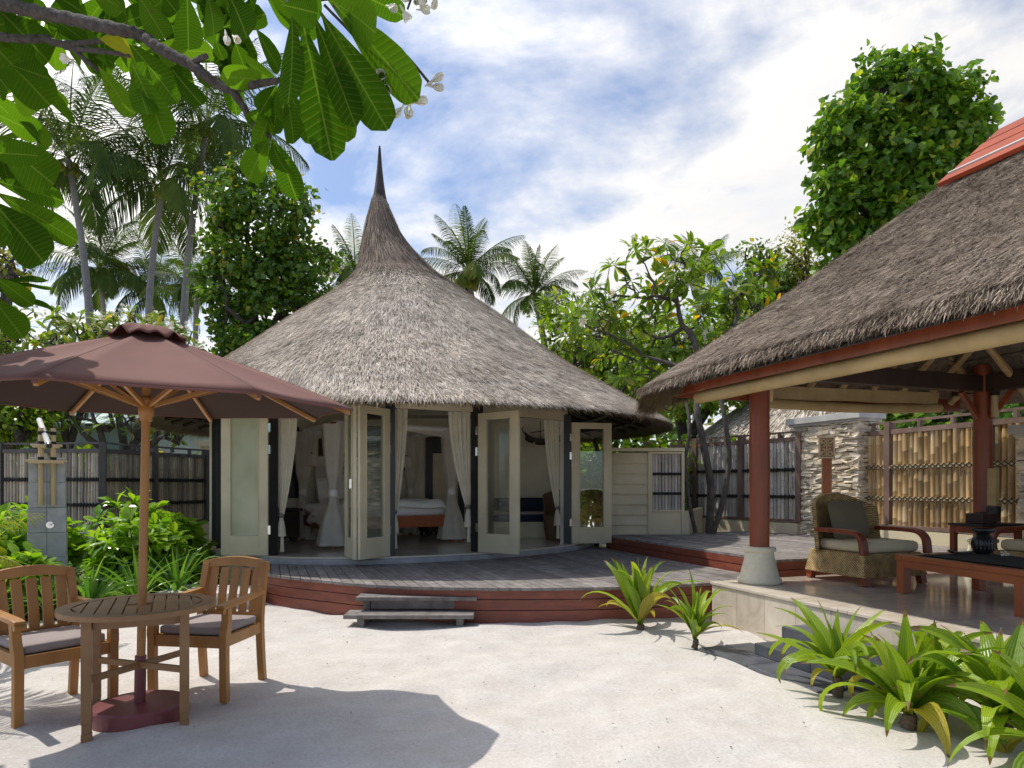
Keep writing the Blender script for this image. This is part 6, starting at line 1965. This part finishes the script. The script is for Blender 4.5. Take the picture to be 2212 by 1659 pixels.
for i, (x, y, w, h, n, l_) in enumerate(sh_): rosette_shrub(l_, (x, y), w, h, n, .225, 200 + i)

# ---- strap leaved plants
def strap_plant(name, label, c, n, L, W, seed, mat='leaf_strap', stem=.0, cat='plant', group=None, spread=1.0, ups=.25, lift=0.0):
    g = np.random.default_rng(seed); c = np.array(c, float)
    t = thing(name, label, cat, c, group=group)
    if stem:
        mb = MB(); zs = np.linspace(-.01, stem, 8)
        tube(mb, [c + V(.01 * math.sin(z * 30), 0, z) for z in zs], .045 * np.array([1.15, 1.1, .98, 1.06, .95, 1.03, .95, .8]) * (W / .135), 12, .5); mb.build('stem', M['stub'], t, smooth=True)
    q = np.arange(n) / max(1, n - 1)
    az = (np.arange(n) * 2.39996 + g.uniform(0, 6) + g.normal(0, .45, n)) % 6.2832
    pw = np.where(g.uniform(size=n) < .35, g.uniform(2.6, 5.0, n), g.uniform(1.1, 2.0, n))
    e0 = (1.38 + lift * .12 - (1.0 - .35 * lift) * q) + g.normal(0, .15, n)
    bend = (.75 - .3 * lift + (1.7 - .5 * lift) * q * spread + g.normal(0, .4, n)).clip(.2); bend[pw > 2.5] *= 1.35
    bend[q < ups * .6] *= .4
    LL = L * (.66 + .5 * np.sin(np.pi * (.15 + .75 * q))) * g.uniform(.85, 1.15, n)
    mb = MB()
    r = np.clip(.5 + g.normal(0, .22, n), 0, .9); r[(q > .86) & (g.uniform(size=n) < .5)] = 1.0
    prof = np.clip(np.minimum(.42 + 1.7 * np.linspace(0, 1, 14), 1) * np.minimum(1, (1.01 - np.linspace(0, 1, 14)) * 1.75) ** .85, .01, 1)
    straps(mb, c + V(0, 0, stem), az, e0, bend, LL, W * g.uniform(.8, 1.15, n), r, rows=14, fold=.38, prof=prof, twist=g.normal(0, .9, n), power=pw)
    mb.build('foliage', M[mat], t)
G = 'strap leaved lilies in the sand'
strap_plant('crinum_lily', 'strap leaved lily left of the pair at the deck corner', (1.26, 6.72, 0), 25, .66, .115, 301, group=G, stem=.05, lift=1.0)
strap_plant('crinum_lily', 'smaller narrow leaved lily right of the pair, at the corner of the marble plinth', (1.60, 5.98, 0), 22, .52, .078, 302, group=G, stem=.07, lift=1.0)
strap_plant('crinum_lily', 'strap leaved lily at the left end of the group in front of the slate steps', (2.20, 4.62, 0), 24, .54, .10, 303, group=G, stem=.12)
strap_plant('crinum_lily', 'strap leaved lily with stubby brown stem in the middle of the front group', (2.33, 4.02, 0), 27, .57, .125, 304, group=G, stem=.07)
strap_plant('crinum_lily', 'strap leaved lily tucked against the plinth behind the middle of the front group', (2.66, 4.30, 0), 22, .56, .115, 307, group=G, stem=.05)
strap_plant('crinum_lily', 'largest strap leaved lily with thick stem near the lower right corner', (2.74, 3.82, 0), 30, .62, .14, 305, group=G, stem=.09)
strap_plant('crinum_lily', 'strap leaved lily reaching in from the lower right photo corner', (2.66, 3.30, 0), 20, .60, .125, 306, group=G, stem=.10)
G = 'spider lilies along the planting bed'
strap_plant('spider_lily', 'pale spiky lily behind the parasol pole at the front of the bed', (-4.25, 7.75, 0), 42, .62, .045, 311, 'leaf_spider', group=G, stem=.06)
strap_plant('spider_lily', 'dark arching lily left of the parasol pole, behind the table', (-4.95, 7.3, 0), 40, .60, .045, 312, 'leaf_spider', group=G, stem=.04, spread=1.2)
strap_plant('spider_lily', 'spiky lily nearest the hut at the right end of the bed', (-4.5, 8.6, 0), 40, .68, .045, 313, 'leaf_spider', group=G, stem=.1)
strap_plant('spider_lily', 'low spiky lily behind the left teak armchair', (-5.85, 7.05, 0), 36, .5, .045, 314, 'leaf_spider', group=G, stem=.04)

strap_plant('spider_lily', 'pale spiky lily between the parasol pole and the right teak chair', (-4.05, 8.25, 0), 44, .66, .045, 315, 'leaf_spider', group=G, stem=.05)
strap_plant('spider_lily', 'arching lily right behind the round table', (-4.55, 7.35, 0), 44, .62, .045, 316, 'leaf_spider', group=G, stem=.04, spread=1.2)
strap_plant('spider_lily', 'arching lily at the foot of the shower pillar', (-5.35, 7.0, 0), 40, .56, .045, 317, 'leaf_spider', group=G, stem=.04, spread=1.2)
palm('yellow green areca palm reaching in at the left photo edge', (-5.65, 6.35, 0), (-5.6, 6.3, .55), 13, 1.1, 61, name='areca_palm', r0=.05, mat='leaf_areca', lw=.085, pl=26, nuts=False, group=None, droop=.9)
palm('garden palm standing outside the left photo edge', (-5.6, 4.9, 0), (-5.5, 5.0, 2.0), 13, 1.9, 62, name='garden_palm', r0=.06, lw=.07, pl=34, nuts=False, group=None, droop=1.1)

# ---- overhanging frangipani close to the camera
og = np.random.default_rng(77)
ft = thing('frangipani_tree', 'overhanging frangipani branch with large veined leaves at the upper left', 'tree', (-4.3, 2.2, 0))
def cr(x, y, Y): return at(x / 3, y / 3, Y)
mb = MB()
hub0 = V(-3.1, 2.6, 2.55)
tube(mb, catmull([(-4.3, 2.2, 0), (-4.2, 2.25, .9), (-3.9, 2.35, 1.8), (-3.5, 2.5, 2.35), hub0], 5), np.linspace(.11, .045, 21), 10)
def br(pts, r0, r1):
    p = catmull(pts, 6); k = np.arange(len(p))
    tube(mb, p, .68 * np.linspace(r0, r1, len(p)) * (1 + .10 * np.sin(k * 2.1) + og.normal(0, .04, len(p))), 12)
br([hub0, cr(-150, -20, 2.35), cr(0, 20, 2.2), cr(200, 70, 2.15), cr(420, 115, 2.1), cr(600, 155, 2.05), cr(780, 195, 2.0), cr(920, 230, 2.0), cr(1000, 290, 1.97), cr(1100, 350, 1.95), cr(1240, 420, 1.92), cr(1330, 490, 1.9), cr(1420, 550, 1.9), cr(1500, 580, 1.88)], .032, .019)
br([cr(1490, 575, 1.88), cr(1620, 552, 1.85), cr(1720, 535, 1.82), cr(1815, 520, 1.8)], .017, .012)
br([cr(1500, 580, 1.88), cr(1570, 680, 1.88), cr(1640, 790, 1.88), cr(1750, 890, 1.88)], .017, .012)
br([cr(1240, 420, 1.92), cr(1290, 385, 1.9), cr(1335, 365, 1.86)], .015, .011)
br([cr(300, 250, 2.3), cr(370, 280, 2.25), cr(500, 285, 2.2), cr(620, 270, 2.15), cr(745, 240, 2.1)], .018, .010)
br([cr(420, 300, 2.25), cr(520, 320, 2.2), cr(640, 330, 2.15), cr(850, 360, 2.1)], .015, .010)
br([cr(470, 310, 2.22), cr(560, 395, 2.2), cr(635, 455, 2.2)], .013, .009)
br([hub0, cr(-360, 420, 2.9), cr(-190, 600, 3.1), cr(0, 830, 3.2)], .030, .012)
br([cr(-190, 600, 3.1), cr(-120, 1000, 3.2), cr(-40, 1250, 3.15)], .018, .012)
br([cr(-120, 1000, 3.2), cr(-80, 1500, 3.2), cr(-30, 1800, 3.2)], .015, .010)
br([cr(-150, -20, 2.35), cr(-60, 200, 2.3), cr(100, 250, 2.28), cr(300, 250, 2.3)], .022, .018)
br([hub0, cr(200, -420, 2.3), cr(1100, -420, 2.0), cr(1700, -260, 1.75), cr(1890, 40, 1.66)], .028, .012)
br([hub0, (-3.4, 3.2, 2.95), (-3.6, 3.9, 3.25)], .03, .012)
br([(-3.4, 3.2, 2.95), (-3.1, 3.4, 3.05), (-3.0, 3.6, 3.3)], .018, .010)
br([hub0, (-3.7, 2.7, 3.0), (-4.1, 3.3, 3.3), (-4.2, 3.9, 3.4)], .03, .012)
mb.build('trunk', M['bark_twig'], ft, smooth=True)
LV = [  # base u,v, tip u,v, width px, distance  (frame px)
 (630, 30, 640, 252, 62, 1.66), (652, 38, 718, 348, 97, 1.62), (676, 28, 776, 287, 66, 1.68), (690, 22, 848, 303, 92, 1.64), (722, 8, 915, 216, 92, 1.66), (700, -8, 846, 78, 86, 1.70),
 (735, 130, 752, 316, 50, 1.78), (610, 10, 690, 30, 70, 1.6), (760, -20, 860, 20, 60, 1.75), (690, -20, 655, 40, 60, 1.6),
 (598, 178, 486, 160, 52, 1.84), (602, 172, 528, 138, 46, 1.86), (600, 182, 556, 244, 48, 1.84), (605, 178, 590, 290, 44, 1.8), (612, 182, 652, 328, 46, 1.82), (615, 178, 676, 312, 44, 1.84), (606, 185, 548, 330, 50, 1.9), (600, 190, 616, 262, 40, 1.78),
 (582, 298, 526, 390, 62, 1.86), (588, 303, 612, 404, 50, 1.84), (592, 300, 640, 424, 60, 1.88), (580, 296, 545, 236, 52, 1.9), (585, 290, 622, 215, 44, 1.9), (578, 300, 560, 350, 40, 1.92),
 (272, 84, 388, 216, 70, 1.95), (285, 138, 384, 335, 72, 1.9), (288, 140, 322, 272, 54, 1.94), (212, 142, 286, 248, 48, 2.15), (372, 150, 440, 236, 46, 1.96), (345, 120, 300, 60, 50, 2.05),
 (404, -14, 408, 110, 64, 1.86), (446, -16, 478, 92, 56, 1.9), (492, -16, 548, 94, 78, 1.82), (520, -20, 508, 60, 56, 1.9), (552, 60, 602, 152, 46, 1.95), (298, -12, 356, 82, 60, 2.0), (310, 112, 465, 100, 58, 2.0), (466, 86, 480, 130, 34, 1.98), (508, 92, 530, 152, 50, 1.96), (540, 0, 572, 32, 40, 2.0), (345, -20, 385, 30, 56, 2.0), (560, -30, 640, 18, 60, 1.9), (430, -30, 520, 12, 66, 1.95),
 (-2, 22, 122, 142, 98, 2.36), (-26, 84, 108, 228, 98, 2.42), (22, 172, 66, 246, 44, 3.19), (-6, 248, 88, 290, 60, 3.19), (-20, 288, 122, 402, 98, 3.12), (-22, 386, 140, 434, 52, 3.19), (-16, 412, 172, 522, 62, 3.04), (-24, 428, 118, 580, 98, 2.97), (-12, 598, 70, 656, 48, 3.19), (-24, 634, 52, 730, 66, 3.19), (72, 250, 112, 332, 38, 3.33), (-30, 200, 40, 262, 60, 3.33), (-16, 60, 40, 40, 60, 2.42),
 (236, -14, 306, 44, 50, 2.1), (118, 44, 186, 84, 42, 2.2), (82, 38, 190, 82, 36, 2.25), (166, 60, 206, 90, 30, 2.25), (-10, 4, 110, 20, 50, 2.3), (100, -20, 190, 24, 60, 2.2), (190, -26, 262, 18, 56, 2.15), (22, 140, 110, 170, 50, 2.35), (-30, 330, 60, 330, 60, 2.4), (-30, 460, 40, 500, 60, 2.4), (-20, 150, 30, 200, 70, 2.4), (205, 122, 235, 132, 24, 2.2), (260, 122, 282, 138, 26, 2.15), (40, 262, 100, 300, 36, 2.3), (480, 60, 590, 20, 50, 2.05), (240, 60, 330, 26, 54, 2.25), (400, 60, 450, 130, 40, 2.1), (330, 80, 380, 140, 44, 2.2)]
P, D, Nn, L, W, r = [], [], [], [], [], []
for (bu, bv, tu, tv, w, Y_) in LV:
    a = at(bu, bv, Y_); dz = og.uniform(-.10, .16)
    b = at(tu, tv, Y_ + dz); cam = nrm(V(0, 0, EYE) - (a + b) / 2)
    P.append(a); D.append(b - a); L.append(np.linalg.norm(b - a)); W.append(max(w * Y_ / F / 2 * 1.04, .16 * np.linalg.norm(b - a)) if w < 45 else w * Y_ / F / 2 * 1.04)
    up = V(0, 0, 1); Nn.append(nrm(-cam * .95 + up * .28 + og.normal(0, .20, 3))); r.append(np.clip(og.normal(.45, .22), 0, .9))
r = np.array(r); r[10] = .88; r[11] = .85; r[27] = .9; r[36] = .88
mb = MB(); OB2 = tmpl(np.linspace(0, 1, 15), np.interp(np.linspace(0, 1, 15), [0, .05, .2, .42, .63, .8, .9, .96, 1.0], [.04, .07, .40, .80, 1.0, .97, .84, .62, .10]), .16)
rng_keep = rng; rng = og
leaves(mb, OB2, np.array(P), np.array(D), np.array(Nn), np.array(L), np.array(W) * .90, r, og.uniform(-.05, .28, len(L)), .03)
# rosettes of the same tree outside the frame, above the parasol's left side
for _ in range(16):
    while True:
        c = V(og.uniform(-4.6, -3.0), og.uniform(2.7, 4.3), og.uniform(2.7, 3.6))
        if c[0] / c[1] < -.88: break
    n = 11; az = og.uniform(0, 6.28, n); el = og.uniform(-.4, .8, n)
    leaves(mb, OBOV, np.tile(c, (n, 1)), np.c_[np.cos(az) * np.cos(el), np.sin(az) * np.cos(el), np.sin(el)], np.tile(V(0, 0, 1), (n, 1)), og.uniform(.2, .32, n), og.uniform(.04, .06, n), np.clip(og.normal(.5, .2, n), 0, .9), .15, .1)
for c in ((-3.6, 3.9, 3.3), (-3.3, 3.7, 3.3), (-3.0, 3.6, 3.35), (-3.9, 4.1, 3.3), (-2.75, 3.45, 3.2), (-3.4, 4.05, 3.4), (-3.1, 3.35, 3.1)):
    n = 10; az = og.uniform(0, 6.28, n); el = og.uniform(-.4, .6, n)
    leaves(mb, OBOV, np.tile(c, (n, 1)), np.c_[np.cos(az) * np.cos(el), np.sin(az) * np.cos(el), np.sin(el)], np.tile(V(0, 0, 1), (n, 1)), og.uniform(.2, .32, n), og.uniform(.04, .06, n), np.clip(og.normal(.5, .2, n), 0, .9), .15, .05)
for (u_, v_, Y_, k_) in ((100, 15, 2.6, 9), (250, -25, 2.5, 10), (430, -45, 2.4, 10), (560, -30, 2.4, 9), (20, 120, 2.7, 9), (-15, 300, 3.3, 10), (-25, 470, 3.3, 10), (345, 70, 2.5, 8), (-10, 10, 2.5, 9), (480, 30, 2.5, 8), (-40, 620, 3.3, 8), (160, -60, 2.4, 9)):
    c = at(u_, v_, Y_); az = og.uniform(0, 6.28, k_); el = og.uniform(-.9, .5, k_)
    D_ = np.c_[np.cos(az) * np.cos(el), np.sin(az) * np.cos(el), np.sin(el)]
    leaves(mb, OB2, np.tile(c, (k_, 1)) + D_ * .02, D_, nrm(np.tile(V(0, 0, 1), (k_, 1)) + og.normal(0, .35, (k_, 3))), og.uniform(.2, .32, k_), og.uniform(.04, .06, k_), np.clip(og.normal(.5, .25, k_), 0, .92), .15, .1)
mb.build('foliage', M['leaf_big'], ft, smooth=True)
# dry yellow leaf
mb = MB(); leaves(mb, OB2, [cr(640, 250, 2.1)], [cr(840, 310, 2.08) - cr(640, 250, 2.1)], [V(0, .6, .8)], .13, .034, .97, .05, .1); mb.build('yellow_leaf', M['leaf_big'], ft, smooth=True)
def blossom(c, n, size, open_=.5):
    mp, me = MB(), MB(); n = nrm(n)
    a = nrm(np.cross(n, V(.3, .5, .81))); b = np.cross(n, a); ang = np.arange(5) * 2 * math.pi / 5 + og.uniform(0, 1)
    D = np.cos(ang)[:, None] * a + np.sin(ang)[:, None] * b
    leaves(mp, OBOV, np.tile(c, (5, 1)), D * open_ + n, np.tile(n, (5, 1)) + D * -.6, size, size * .27, og.uniform(.3, 1, 5), -.25)
    tube(mp, [c - n * size * .45, c + n * size * .15], [size * .05, size * .12], 8, .6)
    f = mp.build('flower', M['petal'], ft, smooth=True)
    leaves(me, OBOV_S, np.tile(c + n * size * .06, (5, 1)), D * .35 + n, np.tile(n, (5, 1)) - D, size * .3, size * .10, .5)
    me.build('flower_eye', M['petal_eye'], f)
for (u, v, Y_, n, s, o_) in ((488, 74, 1.75, (.25, -.3, -.9), .034, .4), (506, 80, 1.74, (.5, -.5, -.6), .032, .5), (868, 232, 1.7, (-.4, -.3, -.7), .036, .4), (893, 222, 1.7, (.9, -.2, .1), .036, .5), (884, 228, 1.72, (0, -.5, -.9), .046, .4), (930, 178, 1.75, (.7, -.2, .35), .038, .35), (932, 186, 1.75, (.8, -.3, -.3), .034, .5), (824, 172, 1.72, (.1, -.7, -.2), .05, .5), (826, 186, 1.72, (.3, -.6, -.6), .045, .6), (840, 14, 1.7, (.5, -.5, -.5), .034, .5), (152, 128, 2.1, (-.3, -.8, -.4), .03, .9)):
    blossom(at(u, v, Y_), V(*n), s, o_)
mb = MB(); c0 = at(900, -10, 1.75)
for _ in range(12):
    c = c0 + V(og.normal(0, .03), og.normal(0, .02), og.normal(0, .018)); tube(mb, [c0 + V(0, 0, .03), c], .003, 5)
mb.build('flower_stalk', M['bark_twig'], ft)
for k in range(8): blossom(c0 + V(og.normal(.012, .034), og.normal(0, .02), og.normal(-.005, .012)), og.normal(0, .5, 3) + V(0, -.4, -.5), .030, og.uniform(.4, .9))
rng = rng_keep
for p0, p1 in ((at(690, 0, 1.7), at(905, -12, 1.75)), (at(720, 10, 1.68), at(884, 226, 1.74)), (at(700, 10, 1.68), at(826, 176, 1.74)), (at(800, 60, 1.7), at(930, 182, 1.76))):
    mb = MB(); tube(mb, catmull([p0, (p0 + p1) / 2 + V(0, .03, .03), p1], 5), .0035, 6); mb.build('flower_stalk', M['bark_twig'], ft)

# ---- small bits lying on the sand
lt = thing('leaf_litter', 'tiny dry leaf bits and shell grit scattered on the sand', 'litter', (0, 4, 0)); tag(lt, kind='stuff')
lg = np.random.default_rng(91); mb = MB(); n = 260
P = np.c_[lg.uniform(-4.5, 2.6, n), 2.6 + 4.6 * lg.uniform(0, 1, n), np.full(n, .012)]
P = P[(P[:, 0] < 1.2 + (6 - P[:, 1]) * .3)]; n = len(P)
a = lg.uniform(0, 6.28, n)
leaves(mb, LANCE, P, np.c_[np.cos(a), np.sin(a), lg.normal(0, .15, n)], np.tile(V(0, 0, 1), (n, 1)), lg.uniform(.006, .028, n), lg.uniform(.003, .007, n), np.clip(lg.normal(.5, .3, n), 0, 1), .2)
mb.build('bits', M['stub'], lt)
# ============================================================ camera, sun, sky
cam = bpy.data.cameras.new('camera'); co = bpy.data.objects.new('camera', cam); C.objects.link(co)
co.location = (0, 0, EYE); co.rotation_euler = (math.pi / 2, 0, 0)
cam.sensor_width = 36; cam.lens = 36 * F / 2212; cam.shift_y = (CV - 829.5) / 2212; cam.clip_start = .05; cam.clip_end = 2000
scene.camera = co
SD = nrm(V(-.50, .27, 1.0))
el = math.asin(SD[2]); rotz = math.atan2(SD[0], SD[1])
sun = bpy.data.lights.new('sun', 'SUN'); sun.energy = SUN_E; sun.angle = R(.5); sun.color = (1.0, .955, .88)
so = bpy.data.objects.new('sun', sun); C.objects.link(so)
so.rotation_euler = Vector(SD).to_track_quat('Z', 'Y').to_euler()
w = bpy.data.worlds.new('World'); scene.world = w; w.use_nodes = True
nt = w.node_tree; nt.nodes.clear()
def nn_(t, **k):
    x = nt.nodes.new(t)
    for a, b in k.items(): setattr(x, a, b)
    return x
L_ = nt.links.new
out = nn_('ShaderNodeOutputWorld'); bg = nn_('ShaderNodeBackground'); bg.inputs[1].default_value = SKY_E; L_(bg.outputs[0], out.inputs[0])
sky = nn_('ShaderNodeTexSky'); sky.sky_type = 'NISHITA'; sky.sun_disc = False; sky.sun_elevation = el; sky.sun_rotation = rotz
sky.air_density = 1.0; sky.dust_density = .6; sky.ozone_density = 1.5
tc = nn_('ShaderNodeTexCoord'); sx = nn_('ShaderNodeSeparateXYZ'); L_(tc.outputs['Generated'], sx.inputs[0])
def mth(op, a, b=0.0, c=0.0):
    x = nn_('ShaderNodeMath', operation=op)
    for q, v_ in zip(x.inputs, (a, b, c)):
        if hasattr(v_, 'links'): L_(v_, q)
        else: q.default_value = v_
    return x.outputs[0]
zc = mth('MAXIMUM', mth('ADD', sx.outputs[2], .10), .05)
cv = nn_('ShaderNodeCombineXYZ'); L_(mth('DIVIDE', sx.outputs[0], zc), cv.inputs[0]); L_(mth('DIVIDE', sx.outputs[1], zc), cv.inputs[1])
mp = nn_('ShaderNodeMapping'); L_(cv.outputs[0], mp.inputs[0]); mp.inputs['Location'].default_value = CLOUD_LOC; mp.inputs['Scale'].default_value = (1.0, 1.0, 1); mp.inputs['Rotation'].default_value = (0, 0, .6)
def nz(scale, detail, rough, dist=0.0):
    x = nn_('ShaderNodeTexNoise'); L_(mp.outputs[0], x.inputs['Vector']); x.inputs['Scale'].default_value = scale; x.inputs['Detail'].default_value = detail; x.inputs['Roughness'].default_value = rough; x.inputs['Distortion'].default_value = dist
    return x.outputs[0]
n1 = nz(1.25, 9, .56, .35); n2 = nz(3.4, 7, .6, .2)
den = mth('ADD', mth('ADD', mth('MULTIPLY', n1, .75), mth('MULTIPLY', n2, .25)), mth('MULTIPLY_ADD', sx.outputs[1], .10, -.05))
def ramp(fac, stops):
    x = nn_('ShaderNodeValToRGB'); e = x.color_ramp.elements
    while len(e) < len(stops): e.new(.5)
    for el_, (p, c) in zip(e, stops): el_.position = p; el_.color = (*c, 1)
    L_(fac, x.inputs[0]); return x.outputs[0]
mask = ramp(den, CLOUD_STOPS)
ccol = ramp(n2, [(.3, tuple(CLOUD_B * k for k in (.86, .87, .90))), (.62, tuple(CLOUD_B * k for k in (1.0, .975, .94)))])
vd = nn_('ShaderNodeVectorMath', operation='DOT_PRODUCT'); L_(tc.outputs['Generated'], vd.inputs[0]); vd.inputs[1].default_value = [float(x) for x in SD]
gl = mth('MULTIPLY', mth('POWER', mth('MAXIMUM', vd.outputs['Value'], 0.0), 4.0), GLOW)
gc = nn_('ShaderNodeCombineColor')
for q, k in zip(gc.inputs, (1.0, .95, .86)): L_(mth('MULTIPLY_ADD', gl, k, 1.0), q)
gm = nn_('ShaderNodeMix', data_type='RGBA', blend_type='MULTIPLY'); gm.inputs[0].default_value = 1; L_(ccol, gm.inputs[6]); L_(gc.outputs[0], gm.inputs[7]); ccol = gm.outputs[2]
mx = nn_('ShaderNodeMix', data_type='RGBA'); L_(mask, mx.inputs[0])
tint = nn_('ShaderNodeMix', data_type='RGBA', blend_type='MULTIPLY'); tint.inputs[0].default_value = 1; L_(sky.outputs[0], tint.inputs[6]); tint.inputs[7].default_value = (*SKY_TINT, 1)
L_(tint.outputs[2], mx.inputs[6]); L_(ccol, mx.inputs[7]); L_(mx.outputs[2], bg.inputs[0])
scene.cycles.diffuse_bounces = 6; scene.cycles.max_bounces = 14; scene.cycles.transparent_max_bounces = 12
vs = scene.view_settings
vs.view_transform = 'Standard'; vs.look = 'None'; vs.exposure = EXPO; vs.gamma = 1; vs.use_curve_mapping = False
